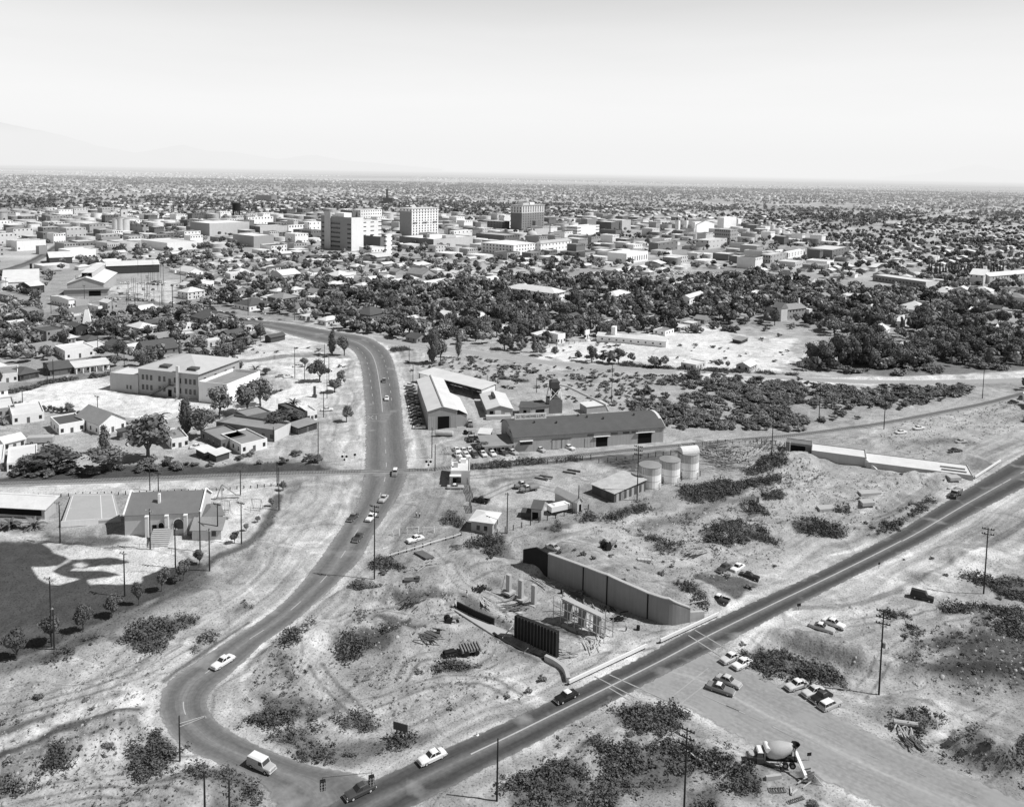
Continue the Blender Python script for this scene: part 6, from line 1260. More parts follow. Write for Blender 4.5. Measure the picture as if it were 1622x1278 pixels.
# ================================================================== buildings near the street and railway
def mid_buildings():
 z = 7.4; zr = 9.0; a, b = np.array(G(678,680)), np.array(G(724,679)); u = b-a; Wd = np.hypot(*u); u /= Wd
 f0 = np.array(G(701,644,zr)); f1 = np.array(G(681,595,zr)); ax = f1-f0; L = np.hypot(*ax); ax /= L; rz = math.atan2(ax[1], ax[0])
 org = (a+b)/2-np.array([ax[1], -ax[0]])*-Wd/2
 n = np.array([-ax[1], ax[0]]); org = (a+b)/2-n*Wd/2          # x runs along the ridge, y to the left
 fr = (org[0], org[1], rz, L, Wd)
 t = building(fr, z, 'tin_warehouse', 'long white tin-roofed warehouse with an open front beside the main street', 'warehouse', M['tinwall'], M['tin'], 'gx', zr, .35)
 MB().box(-.2,Wd/2-.25,zr+.003,L+.2,Wd/2+.25,zr+.22,bottom=True).build('ridge_cap', M['roofgrey'], t)
 put_on(t, fr, 'l', Wd*.53, 0, 4.4, 5.0, _ob, 'doorway'); 
 for s in (.12, .89): o = put_on(t, fr, 'l', Wd*s, 0, 2.6, 5.0, MB().box(-.5,-.12,0,.5,-.03,1,bottom=True).mesh('sliding_door', M['plank']), 'sliding_door')
 rbox(t, 'lean_to', M['tinwall'], 2.5, -4.2, 0, L*.55, -.05, 4.6); MB().add([(2.2,-4.6,4.7),(L*.56,-4.6,4.7),(L*.56,.0,7.1),(2.2,.0,7.1),(2.2,-4.6,4.55),(L*.56,-4.6,4.55)], [(0,1,2,3),(0,4,5,1)]).build('lean_to_roof', M['tin'], t)
 A, B = c540(845,705), c540(1130,775); a, b = G(A[0], A[1]), G(B[0], B[1]); A0 = (664,604.5)
 fr = abc((664,606), B, depth=9); t = thing('lumber_shed', 'long open-fronted shed with thin white roof behind the tin warehouse', 'shed', (fr[0], fr[1], 0), fr[2]); h = HT(*B, c540(1130,688)[1])
 MB().add([(-.5,-.8,h),(fr[3]+.5,-.8,h),(fr[3]+.5,9.3,h+.9),(-.5,9.3,h+.9),(-.5,-.8,h-.3),(fr[3]+.5,-.8,h-.3),(fr[3]+.5,9.3,h+.6),(-.5,9.3,h+.6)], [(0,1,2,3),(7,6,5,4),(0,4,5,1),(1,5,6,2),(2,6,7,3),(3,7,4,0)]).build('roof', M['tin'], t)
 MB().box(0,8.6,0,fr[3],9,h+.5).build('back_wall', M['dark'], t); MB().box(fr[3]-.3,0,0,fr[3],8.6,h-.1).build('end_wall', M['white'], t)
 for k in range(7): MB().box(k*fr[3]/7-.15,-.1,0,k*fr[3]/7+.15,.2,h-.2).build('post', M['woodold'], t)
 A, B = c540(1172,918), c540(1378,912); fr0 = abc(A, B, depth=1); rp = np.array(G(*c540(1275,826), 5.2)); rb = np.array(G(*c540(1205,705), 5.2)); Lw = np.hypot(*(rb-rp))
 fr = abc(A, B, depth=Lw); h = HT(*A, c540(1172,852)[1]); t = building(fr, h, 'workshop', 'small gabled tin workshop with a roof vent right of the tin warehouse', 'workshop', M['tinwall'], M['tin'], 'gy', h+1.5, .4)
 put_on(t, fr, 'f', fr[3]*.18, 0, 1.6, 2.6, _ob, 'doorway'); put_on(t, fr, 'f', fr[3]*.43, 0, 2.4, 2.8, MB().box(-.5,-.1,0,.5,-.02,1).mesh('sliding_door', M['cream']), 'sliding_door'); put_on(t, fr, 'f', fr[3]*.8, .8, 2.2, 1.0, MB().box(-.5,-.1,0,.5,-.02,1,bottom=True).mesh('panel', M['paintw']), 'panel'); rbox(t, 'roof_vent', M['dark'], fr[3]*.36, Lw*.45, h+1.0, fr[3]*.46, Lw*.75, h+2.4)
 rbox(t, 'lean_to', M['cream'], -.6, -3.0, 0, fr[3]*.9, -.5, 1.3)
 fr = abc(c640(672,362), c640(738,366), depth=7); t = building(fr, 3.6, 'storage_hut', 'dark flat-roofed hut between the workshop and the hopper tower', 'hut', M['plank'], M['roofdark'], 'shed', 4.0, .4); put_on(t, fr, 'f', fr[3]*.5, 0, 1.3, 2.4, _ob, 'doorway')
 fr = abc(c640(742,362), c640(845,350), depth=7); t = building(fr, 3.4, 'storage_hut', 'weathered open lean-to beside the hopper tower', 'hut', M['plank'], M['roofdark'], 'shed', 3.8, .4); put_on(t, fr, 'f', fr[3]*.5, 0, fr[3]*.5, 2.2, _ob, 'doorway')
 cc = crop(840, 600, 12.78); A, B = cc(380,690), cc(645,680); fr = abc(A, B, depth=6.5); h = HT(*A, cc(380,435)[1]); t = building(fr, h, 'hopper_tower', 'sheet-metal hopper tower with lattice legs and a long duct', 'hopper', M['steel'], M['dark'], 'flat', para=.15)
 L1, L2 = fr[3], fr[4]; put_on(t, fr, 'r', L2*.3, 0, L2*.5, h-.2, MB().box(-.5,-.08,0,.5,0,1).mesh('cladding', M['white']), 'cladding'); b = MB()
 for x in (.3, L1-.3):
  for y in (.3, L2-.3): b.beam((x,y,h),(L1/2+(x-L1/2)*.75,L2/2+(y-L2/2)*.75,h+4.6),.3,.3)
 b.beam((.3,.3,h),(L1*.85,L2*.2,h+4.4),.2,.2); b.beam((L1-.3,.3,h),(L1*.15,L2*.2,h+4.4),.2,.2); b.beam((L1-.3,.3,h),(L1*.85,L2*.8,h+4.4),.2,.2); b.build('lattice', M['paintw'], t)
 MB().loft([[(L1/2+s*r,L2/2+q*r,zz) for s, q in ((-1,-1),(1,-1),(1,1),(-1,1))] for r, zz in ((.9,h+1.2),(1.9,h+4.6),(1.9,h+7.2),(1.2,h+7.8))]).build('hopper', M['dark'], t)
 o = Vector((fr[0], fr[1], 0)); R = Matrix.Rotation(-fr[2], 4, 'Z'); b = MB(); zz = [h+8.2, h+7.6, 8.2, 6.0]; pts = [cc(585,115), cc(740,150), (959,641), (963.5,651)]
 Q = [R @ (Vector((*G(p[0], p[1], q), q))-o) for p, q in zip(pts, zz)]
 for p, q in zip(Q[:-1], Q[1:]): b.tube(p, q, .45, n=10)
 b.build('duct', M['tindull'], t)
 A, B, C = (813.5,717), (1050.5,699.5), (758.5,694); fr = abc(A, B, C); L1, L2 = fr[3], fr[4]; h = HT(*A, 692.5); h = min(h, 5.6); rh = h+3.3
 t = building(fr, h, 'long_warehouse', 'long dark barrel-roofed plank warehouse with a lettered rooftop sign', 'warehouse', M['plank'], M['roofdark'], 'barrel', rh, .5)
 for s, w, hh in ((.305, 6.5, 3.4), (.575, 4.6, 3.6), (.87, 5.4, 4.0)):
  if s < .4: put_on(t, fr, 'f', L1*s, .3, w, hh, MB().box(-.5,-.14,0,.5,-.04,1,bottom=True).mesh('sliding_door', M['plank']), 'sliding_door'); b = MB().box(L1*s-w*.55,-.22,hh+.3,L1*s+w*.6,-.12,hh+.5,bottom=True); b.box(L1*s+.2,-.2,.3,L1*s+.35,-.13,hh+.3); b.build('door_track', M['dark'], t)
  else: put_on(t, fr, 'f', L1*s, 0, w, hh, _ob, 'doorway', off=.02); rbox(t, 'awning', M['paintw'], L1*s-w*.7, -.7, hh+.15, L1*s+w*.7, -.03, hh+.3)
 put_on(t, fr, 'f', L1*.5, 0, 4.2, 3.5, MB().box(-.5,-.14,0,.5,-.04,1,bottom=True).mesh('sliding_door', M['plank']), 'sliding_door'); rbox(t, 'awning', M['paintw'], L1*.035, -1.1, 4.1, L1*.12, -.03, 4.25); put_on(t, fr, 'f', L1*.08, 2.6, 4.6, 1.2, _wb, 'window')
 for s in (.5, .66, .74, .8): put_on(t, fr, 'f', L1*s, 4.1, 2.6, .7, MB().box(-.5,-.1,0,.5,-.02,1,bottom=True).mesh('louvre', M['woodold']), 'louvre')
 for s in (.36, .44, .50, .56, .62, .68): pass
 for c0_, in ((.50,), (.72,)):
  for k in range(6): put_on(t, fr, 'l', L2*(c0_-.09+.036*k), h+.1+(1.2 if c0_ < .6 else .2), .75, 1.7, _wb, 'window', off=.03)
 tx = text_mesh('MILL WORK', 1.3, M['dark']); o = put(tx, 'lettering', t, (-.14, L2*.42, h*.62)); o.rotation_euler = (math.pi/2, 0, -math.pi/2)
 tx = text_mesh('SUPPLY CO', 1.0, M['dark']); o = put(tx, 'lettering', t, (-.14, L2*.42, h*.38)); o.rotation_euler = (math.pi/2, 0, -math.pi/2)
 for s, q in ((.16,.32),(.30,.26),(.52,.40),(.62,.30),(.84,.36),(.47,.5)):
  y = L2*q; zz = h+(rh-h)*(1-(2*q-1)**2); o = MB().tube((0,0,-.3),(0,0,.5),.25,n=8); o.lathe([(.42,.5),(.42,.7),(.1,.95)], 8); o.build('roof_vent', M['dark'], t, (L1*s, y, zz))
 n = 12; b = MB(); 
 for i in range(n):
  p = [(L2*j/n, h+(rh-h)*(1-(2*j/n-1)**2)) for j in (i, i+1)]; b.add([(L1-.4,p[0][0],p[0][1]+.12),(L1+.7,p[0][0],p[0][1]+.12),(L1+.7,p[1][0],p[1][1]+.12),(L1-.4,p[1][0],p[1][1]+.12),(L1+.7,p[0][0],p[0][1]-.5),(L1+.7,p[1][0],p[1][1]-.5)], [(0,1,2,3),(1,4,5,2)])
 b.build('gable_coping', M['roofwhite'], t)
 q0, q1 = c640(645,398), c640(830,390); zq = h+2.5; a, b2 = Vector((*G(*q0, zq), zq)), Vector((*G(*q1, zq), zq)); d = b2-a; sg = thing('rooftop_sign', 'white lettered sign board standing on the dark warehouse roof', 'sign', a, math.atan2(d.y, d.x)); Ls = d.length
 MB().box(0,-.08,.7,Ls,.08,3.0,bottom=True).build('board', M['paintw'], sg); o = put(text_mesh('OLD TREE HARDWARE & SUPPLY', 1.0, M['black']), 'lettering', sg, (Ls/2, -.1, 1.35)); o.rotation_euler = (math.pi/2, 0, 0); k = Ls*.94/max(.1, o.dimensions.x) if o.dimensions.x else 1; bb = [v.co.x for v in o.data.vertices]; k = Ls*.92/(max(bb)-min(bb)); o.scale = (k, 1.5, 1)
 for k in range(6): MB().beam((Ls*k/5,0,-.5),(Ls*k/5,0,.75),.12,.12).build('leg', M['paintw'], sg); MB().beam((Ls*k/5,1.4,-.2),(Ls*k/5,.1,2.4),.1,.1).build('leg', M['paintw'], sg)
 fr = abc(c640(1066,352), c640(1190,338), depth=6); building(fr, 3.0, 'storage_hut', 'white-edged low shed behind the long warehouse under the duct', 'hut', M['plank'], M['roofwhite'], 'shed', 3.2, .3)
 fr = abc(c640(470,588), c640(632,578), depth=8.5); t = building(fr, 3.1, 'warehouse_office', 'low office with a dark sloping roof in front of the long warehouse', 'office', M['cream'], M['roofgrey'], 'shed', 3.9, .9); 
 for s in (.2, .5, .8): put_on(t, fr, 'f', fr[3]*s, .9, 1.3, 1.2, _wb, 'window', True)
 for s in (.37, .66): put_on(t, fr, 'f', fr[3]*s, 0, 1.0, 2.1, _ob, 'doorway')
 fr = abc(c640(432,512), c640(500,516), depth=6); building(fr, 3.0, 'storage_hut', 'tiny hut with bright roof beside the warehouse office', 'hut', M['plank'], M['roofwhite'], 'shed', 3.2, .3)
 q = at(*c640(455,575)); tree(q[0], q[1], q[2]-.6, 4.5, 6, 'round', 'leafd', 'dark round shrub tree at the office corner', parts=True)
 q = at(*c640(262,592)); b = MB()
 for k in range(9): a = k/9*math.pi; b.beam((0,0,0),(3.2*math.cos(a),.4,3.0*math.sin(a)),.12,.12); b.beam((2.8*math.cos(a),.2,2.8*math.sin(a)),(2.8*math.cos(a+.35),.2,2.8*math.sin(a+.35)),.12,.12)
 tag(b.build('hay_trellis', M['wood'], None, q), 'fan-shaped timber trellis behind the crossing office', 'trellis')
 q = at(*c640(235,480)); t = thing('storage_tank', 'rusty horizontal tank lying before the tin warehouse door', 'tank', q, rad(-4)); MB().loft([[(x, r*math.cos(a), 1.1+r*math.sin(a)) for a in [i*math.pi/8 for i in range(16)]] for x, r in ((-3.4,.6),(-3.2,1.0),(3.2,1.0),(3.4,.6))]).build('shell', M['rust'], t); 
 for x in (-2.2, 2.2): MB().box(x-.2,-.9,0,x+.2,.9,.4).build('saddle', M['woodold'], t)
 A, B, C = (713.6,767.5), (744,767.5), (692.3,747); fr = abc(A, B, C); h = HT(*A, 745.5); t = building(fr, h, 'crossing_office', 'flat white-roofed office with porch beside the railway crossing', 'office', M['cream'], M['roofwhite'], 'flat', para=.4)
 rbox(t, 'porch_roof', M['paintw'], -.3, -1.6, h*.70, fr[3]*.55, -.02, h*.70+.2); rbox(t, 'porch_post', M['paintw'], -.2, -1.5, 0, -.05, -1.35, h*.7); put_on(t, fr, 'f', fr[3]*.2, 0, 1.1, 2.3, _ob, 'doorway'); put_on(t, fr, 'f', fr[3]*.42, .6, 1.6, 1.8, _wb, 'window', True)
 for s in (.25, .6): put_on(t, fr, 'l', fr[4]*s, 1.1, 1.4, 1.6, _wb, 'window')
 for x, y, w, hh, m in ((.8,fr[4]*.35,1.4,1.6,'cream'),(3.0,fr[4]*.7,1.8,1.3,'white'),(1.5,fr[4]*.85,1.0,1.8,'grey')): rbox(t, 'cooler_unit', M[m], x, y, h-.4, x+w, y+w*.8, h-.4+hh)
 for (p0, p1, lb) in ((c640(368,770),c640(400,862),'slatted yard gate leaning open beside the crossing office'),(c730(88,400),c730(110,470),'short slatted gate panel above the white-roofed house')):
  a, b2 = at(*p0), at(*p1); d = np.array(b2)-np.array(a); L = np.hypot(d[0], d[1]); t = thing('yard_gate', lb, 'gate', a, math.atan2(d[1], d[0]))
  for zz in (.3, .9, 1.5, 2.1): MB().box(0,-.04,zz,L,.04,zz+.2,bottom=True).build('slat', M['woodold'], t)
  for k in range(3): MB().box(L*k/2-.1,-.1,-.2,L*k/2+.1,.1,2.5).build('post', M['woodold'], t)
 A, B, C = (779.8,848), (817.5,836), (746.3,843.5); a = np.array(G(*A)); fr = abc(C, A, B); h = HT(*A, 827.5); t = building(fr, h, 'plank_house', 'small plank house with a bright pyramid roof beside the lamp pole', 'house', M['plank'], M['roofwhite'], 'hip', h+1.1, .7)
 for f, ss in (('f', (.33, .68)), ('r', (.3, .78))):
  for s in ss: put_on(t, fr, f, flen(fr, f)*s, 1.0, 1.0, 1.4, _wb, 'window', True)
 put_on(t, fr, 'r', fr[4]*.53, 0, 1.0, 2.2, _db, 'door')
 fr = abc(c730(722,535), c730(825,545), depth=5.5); t = building(fr, 3.3, 'yard_shed', 'small dark plank shed beside the white tank trailer', 'shed', M['plank'], M['roofdark'], 'shed', 3.6, .3); put_on(t, fr, 'f', fr[3]*.4, 0, fr[3]*.6, 2.2, _ob, 'doorway'); rbox(t, 'lean_to', M['dark'], -3.2, .5, 0, -.1, 4, 1.6)
 q0, q1 = at(*c730(935,505)), at(*c730(1145,455)); d = np.array(q1)-np.array(q0); L = np.hypot(*d[:2]); t = thing('tank_trailer', 'white boxy tank trailer parked in the yard', 'trailer', q0, math.atan2(d[1], d[0])); MB().box(0,.2,1.0,L,2.9,2.6,bottom=True).build('tank', M['paintw'], t); MB().box(-.3,.6,.7,L,2.4,1.0,bottom=True).build('chassis', M['black'], t); MB().loft([[(1.2,.5,2.6),(L-1.2,.5,2.6),(L-1.2,2.6,2.6),(1.2,2.6,2.6)],[(1.6,.9,2.9),(L-1.6,.9,2.9),(L-1.6,2.2,2.9),(1.6,2.2,2.9)]]).build('tank_top', M['paintw'], t)
 for x in (L*.2, L*.75, L*.88):
  for y in (.2, 2.9): put(_wbig, 'wheel', t, (x, y, .5))
 fr = abc(c730(1195,470), c730(1262,470), depth=13); fr = (fr[0], fr[1], fr[2]+.62, fr[3], 10); t = building(fr, 3.4, 'yard_shed', 'narrow gabled shed with pale end wall behind the tank trailer', 'shed', M['cream'], M['roofwhite'], 'gy', 4.6, .3); put_on(t, fr, 'f', fr[3]*.6, .2, .9, 2.2, _ob, 'doorway')
 A, B, C = (937.5,781), (972.5,796), (1024,778.5); fr = abc(A, B, C); h = HT(*B, 781); t = building(fr, h, 'corrugated_shed', 'low shed with a streaked corrugated roof beside the three tanks', 'shed', M['plankdark'], M['rust'], 'shed', h+.9, .4); put_on(t, fr, 'f', fr[3]*.55, .2, 2.0, 2.2, MB().box(-.5,-.1,0,.5,-.02,1).mesh('panel', M['woodold']), 'panel')
 for k in range(6): put_on(t, fr, 'r', fr[4]*(.1+.16*k), 0, 1.1, h*.86, MB().box(-.5,-.1,0,.5,-.02,1).mesh('plank_panel', M['plank']), 'plank_panel')
 for (xl, xr, yb, yt, lb, cap) in ((1013,1048,773,736,'nearest storage tank with peeling upper band',0),(1045.6,1078,764.5,727,'middle storage tank with streaked white side',0),(1074.5,1107.6,757,716,'farthest storage tank with an arched white top',1)):
  p0, p1 = np.array(G(xl, yb)), np.array(G(xr, yb)); c = (p0+p1)/2; r = np.hypot(*(p1-p0))/2; c = c+np.array([0, r*.55]); h = HT((xl+xr)/2, yb-4, yt); t = thing('storage_tank', lb, 'tank', (c[0], c[1], 0), .3, 'storage tanks'); n = 24
  b = MB(); k = [2*math.pi*i/n for i in range(n)]; b.loft([[(r*math.cos(a),r*math.sin(a),-.3) for a in k],[(r*math.cos(a),r*math.sin(a),h*.68) for a in k]], cap=False); b.build('shell', M['white'], t, smooth=False)
  b = MB(); b.loft([[(r*1.006*math.cos(a),r*1.006*math.sin(a),h*.68) for a in k],[(r*1.006*math.cos(a),r*1.006*math.sin(a),h) for a in k]], cap=False); b.build('upper_band', M['rust'], t)
  b = MB(); b.loft([[(r*1.03*math.cos(a),r*1.03*math.sin(a),h) for a in k],[(r*1.03*math.cos(a),r*1.03*math.sin(a),h+.15) for a in k],[(.3*math.cos(a),.3*math.sin(a),h+.7) for a in k]]); b.build('lid', M['roofgrey'], t)
  for zz in (.05, .36, .67):
   b = MB(); b.loft([[(r*1.012*math.cos(a),r*1.012*math.sin(a),h*zz) for a in k],[(r*1.012*math.cos(a),r*1.012*math.sin(a),h*zz+.14) for a in k]], cap=False); b.build('hoop', M['rust'], t)
  if cap: b = MB(); b.loft([[(x, 1.9*math.cos(a), h+.3+1.9*math.sin(a)) for a in [i*math.pi/8 for i in range(9)]] for x in (-r*.9, r*.9)]); b.build('arched_top', M['roofwhite'], t)
  for q in range(4): a = q*1.6+.4; MB().tube((r*1.1*math.cos(a),r*1.1*math.sin(a),-.2),(r*1.1*math.cos(a),r*1.1*math.sin(a),2.2),.12,n=6).build('guard_post', M['woodold'], t)
 def post_fence(pts, n, label, h=1.6, wires=True):
  P = [at(*p) for p in pts]; o = Vector(P[0]); t = thing('post_fence', label, 'fence', o, 0); R = spline(np.array([p[:2] for p in P]), 8); s = np.concatenate([[0], np.cumsum(np.linalg.norm(np.diff(R, axis=0), axis=1))]); Q = []
  for d in np.linspace(0, s[-1], n):
   x, y = np.interp(d, s, R[:, 0]), np.interp(d, s, R[:, 1]); zz = float(hz(np.array([x]), np.array([y]))[0]); Q.append(Vector((x, y, zz))-o)
  for q in Q: MB().tube((0,0,-.3),(0,0,h+random.uniform(-.15,.25)),.14,n=5).build('post', M['pole'], t, q)
  if wires:
   b = MB()
   for a, c in zip(Q[:-1], Q[1:]):
    for zz in (.6, 1.2): b.tube(a+Vector((0,0,zz)), c+Vector((0,0,zz)), .025, n=3, cap=False)
   b.build('wire', M['steel'], t)
 post_fence(L_(c640, 400,672, 640,655, 900,640, 1090,618), 14, 'dark post fence in weeds between the railway and the bare yard'); post_fence(L_(c840, 440,215, 620,200, 900,165, 1300,110, 1450,85), 22, 'dark post fence running behind the three tanks')
 post_fence([c730(372,700),c730(560,640),c730(735,590),c730(975,525),c730(1145,480),c730(1310,430)], 12, 'leaning post fence along the near side of the yard'); post_fence(L_(c840, 545,420, 740,385, 900,350, 1090,300), 14, 'post fence in front of the tanks and the corrugated shed')
 post_fence([(0,794),(120,786),(300,779),(440,770)], 40, 'row of short posts along the white railway path', 1.0, False); post_fence(L_(c1180, 0,530, 120,525, 230,540), 10, 'post fence of the scrap yard left of the abutment'); post_fence(L_(c860,0,215,150,190,340,150), 10, 'pale fence before the wood left of the white stable', 1.4)
# ================================================================== school, hall and field
def field_side():
 A, B, C = (219.6,622.5), (314.4,633), (360,604.5); fr = abc(A, B, C); h = HT(*A, 582.5); L1, L2 = fr[3], fr[4]
 t = building(fr, h, 'school', 'two-storey pale school with a bright hip roof and chimney', 'school', M['grey'], M['roofpale'], 'hip', h+4.2, 1.0)
 for z in (1.8, 6.2):
  for s in (.08, .15, .22, .36, .44, .62, .70, .80, .87, .94): put_on(t, fr, 'f', L1*s, z, 1.25, 2.4, _wb, 'window', True)
  for s in (.15, .4, .65, .85): put_on(t, fr, 'r', L2*s, z, 1.6, 2.4, _wb, 'window', True)
 put_on(t, fr, 'f', L1*.53, 0, 1.8, 3.0, _ob, 'doorway'); put_on(t, fr, 'f', L1*.53, 5.2, 1.3, 2.6, _db, 'door')
 b = MB(); x0, x1 = L1*.22, L1*.53; b.beam((x0,-1.0,.1),(x1,-1.0,5.2),1.2,.2)
 for k in range(12): u = k/12; b.box(x0+(x1-x0)*u,-1.6,5.1*u,x0+(x1-x0)*(u+.09),-.4,5.1*u+.14)
 b.beam((x0,-1.6,1.1),(x1,-1.6,6.2),.08,.08); b.box(x1,-1.7,5.05,x1+2.6,-.02,5.2,bottom=True); b.beam((x1,-1.65,6.2),(x1+2.6,-1.65,6.2),.08,.08); b.build('fire_stair', M['steel'], t)
 rbox(t, 'chimney', M['cream'], L1*.655, -.9, 0, L1*.70, -.05, h+2.6)
 for s in (.40, .86):
  x = L1*s; MB().loft([[(x-2.2,1.0,h+.4),(x+2.2,1.0,h+.4),(x+2.2,3.6,h+.6),(x-2.2,3.6,h+.6)], [(x-2.2,1.2,h+1.7),(x+2.2,1.2,h+1.7),(x+2.2,4.4,h+1.8),(x-2.2,4.4,h+1.8)]]).build('dormer', M['roofdark'], t)
 fr2 = abc((174.6,618.8), (218.8,623), depth=12); t = building(fr2, HT(174.6,618.8,590), 'school_annex', 'plain grey box annex at the left end of the school', 'school annex', M['grey'], M['roofwhite'], 'flat'); put_on(t, fr2, 'f', fr2[3]*.62, 1.5, .9, 1.8, _wb, 'window', True); put_on(t, fr2, 'f', fr2[3]*.74, 1.5, .9, 1.8, _wb, 'window', True)
 fr3 = abc((315,637), (359.5,642), (431.5,621)); h3 = HT(359.5,642,608.5); t = building(fr3, h3, 'school_annex', 'bright stepped annex with parapets at the right end of the school', 'school annex', M['white'], M['roofgrey'], 'flat', para=1.2)
 put_on(t, fr3, 'r', fr3[4]*.10, 0, 2.2, 3.0, _ob, 'doorway'); 
 for s in (.3, .5, .7, .88): put_on(t, fr3, 'r', fr3[4]*s, 2.6, 1.2, 2.0, _wb, 'window', True)
 rbox(t, 'steps', M['concrete'], fr3[3]+.05, fr3[4]*.04, 0, fr3[3]+2, fr3[4]*.17, .9); q = at(*c260b(1270,370)); b = MB().box(-.9,-.8,0,.9,.8,1.2); b.box(-.5,-.4,1.2,.5,.4,5.0); tag(b.build('gate_pier', M['woodold'], None, q), 'dark stone pier at the school road entrance', 'gate pier')
 def hedge(pts, n, w, h, label, grp, gap=0):
  P = W_(pts); R = spline(P, 8); s = np.concatenate([[0], np.cumsum(np.linalg.norm(np.diff(R, axis=0), axis=1))])
  for k, d in enumerate(np.linspace(0, s[-1], n)):
   x, y = np.interp(d, s, R[:, 0]), np.interp(d, s, R[:, 1]); shrub(x, y, 0, h*random.uniform(.85,1.2), w*random.uniform(.9,1.15), 'leafd', label, grp, 'hedge_bush', 'hedge bush')
 hedge(L_(c0b, 0,345, 250,305, 400,255, 640,225), 30, 3.0, 2.6, 'dark clipped bush in the hedge between street and school yard', 'street hedge of the school yard'); hedge(L_(c0b, 770,205, 860,195, 920,180), 5, 3.2, 2.6, 'dark clipped bush in the short hedge left of the school annex', 'short hedge by the annex')
 hedge(L_(c0b, -20,430, 200,455, 400,480, 660,520), 15, 3.2, 3.0, 'round bush in the spaced row at the near edge of the school yard', 'near row of the school yard'); hedge(L_(c260b, 900,350, 940,330, 980,318), 5, 2.4, 1.6, 'low clipped bush by the school annex corner', 'low hedge by the annex corner')
 A, B = (198,850), (317.5,845); h = HT(*A, 815); fr = abc(A, B, depth=13); L1, L2 = fr[3], fr[4]; rh = h+3.6
 t = building(fr, h, 'hall', 'buttressed hall with a steep dark roof and white gable copings', 'hall', M['cream'], M['rooftile'], 'gx', rh, .3)
 for s in (-.35, L1-.0): b = MB(); b.add([(s,-.4,h-.2),(s,L2/2,rh+.2),(s,L2+.4,h-.2),(s,L2+.4,h+.25),(s,L2/2,rh+.6),(s,-.4,h+.25),(s+.35,-.4,h-.2),(s+.35,L2/2,rh+.2),(s+.35,L2+.4,h-.2),(s+.35,L2+.4,h+.25),(s+.35,L2/2,rh+.6),(s+.35,-.4,h+.25)], [(0,5,4,1),(1,4,3,2),(6,7,10,11),(7,8,9,10),(5,11,10,4),(4,10,9,3),(0,6,11,5)]); b.build('gable_coping', M['white'], t)
 for s in (.28, .54, .79): rbox(t, 'buttress', M['cream'], L1*s, -1.1, 0, L1*s+.9, -.02, h-.5); rbox(t, 'buttress_cap', M['white'], L1*s-.05, -1.2, h-.5, L1*s+.95, .0, h-.25)
 rbox(t, 'chimney', M['white'], L1*.40, L2*.22, h+1, L1*.43, L2*.22+.8, rh+.6)
 def arch(s, w, z0, zz, name='window'): 
  b = MB(); n = 8; pts = [(-w/2, z0), (w/2, z0)]+[(w/2*math.cos(math.pi*i/n), zz+w/2*math.sin(math.pi*i/n)) for i in range(n+1)]; b.add([(x,-.06,z) for x, z in pts], [tuple(range(len(pts)))]); o = b.build(name, M['glass'], t, (L1*s, 0, 0))
  f = MB(); 
  for i in range(n): a0, a1 = math.pi*i/n, math.pi*(i+1)/n; f.beam((w*.56*math.cos(a0),-.08,zz+w*.56*math.sin(a0)),(w*.56*math.cos(a1),-.08,zz+w*.56*math.sin(a1)),.16,.16)
  f.build('frame', M['white'], o)
 arch(.71, 2.4, 1.6, 3.2); arch(.48, 1.3, 1.2, 3.0); put_on(t, fr, 'f', L1*.39, .6, 1.1, 2.4, _ob, 'doorway')
 q = MB()
 for k in range(9): q.box(L1*.40,-1.6-.62*(k+1),0,L1*.66,-1.6-.62*k,2.6-.28*k)
 q.build('stone_steps', M['concrete'], t)
 fr = abc(c180(840,640), c180(1150,636), depth=7); t = building(fr, 3.0, 'hall_porch', 'small gabled cottage wing in front of the right end of the hall', 'cottage', M['cream'], M['roofgrey'], 'gx', 4.8, .5); put_on(t, fr, 'f', fr[3]*.75, .9, 1.2, 1.5, _wb, 'window', True); put_on(t, fr, 'l', fr[4]*.5, 0, fr[4]*.8, 2.6, _ob, 'opening')
 fr = abc(c180(955,560), c180(1170,520), depth=8); t = building(fr, 4.0, 'hall_wing', 'low dark-roofed wing at the back right corner of the hall', 'wing', M['cream'], M['rooftile'], 'hip', 5.6, .6); put_on(t, fr, 'f', fr[3]*.7, 1.2, 1.6, 1.5, _wb, 'window')
 P = [G(*cf(*q)) for q in ((342,262),(676,238),(636,92),(400,96))]; t = thing('sport_court', 'raised pale sport court with white lines left of the hall', 'court', (*P[0], 0), 0); o = np.array(P[0]); Q = [tuple(np.array(p)-o) for p in P]
 MB().prism(Q, -.3, 1.0).build('slab', M['grey'], t); Qa = np.array(Q); lerp = lambda u, v: tuple((Qa[0]*(1-u)+Qa[1]*u)*(1-v)+(Qa[3]*(1-u)+Qa[2]*u)*v); b = MB()
 for (u0, v0, u1, v1) in ((.05,.06,.95,.06),(.05,.94,.95,.94),(.05,.06,.05,.94),(.95,.06,.95,.94),(.68,.06,.68,.94),(.05,.5,.1,.5)):
  p, q = Vector((*lerp(u0,v0), 1.012)), Vector((*lerp(u1,v1), 1.012)); d = (q-p).normalized(); n_ = Vector((-d.y, d.x, 0))*.09; b.add([p-n_, p+n_, q+n_, q-n_], [(0,1,2,3)])
 b.build('court_line', M['paintw'], t); b = MB(); p, q = Vector((*lerp(0,-.01), 0)), Vector((*lerp(.62,-.01), 0)); b.beam(p+Vector((0,-.1,.9)), q+Vector((0,-.1,.9)), .12, 1.7); b.build('front_wall', M['white'], t)
 fr = abc(cf(-80,200), cf(250,218), depth=5); t = building(fr, HT(*cf(250,218), cf(250,160)[1]), 'grandstand', 'flat white-roofed grandstand at the left edge by the field', 'grandstand', M['concrete'], M['roofwhite'], 'shed', 4.6, .8); put_on(t, fr, 'f', fr[3]*.5, .8, fr[3]*.9, 1.8, _ob, 'opening')
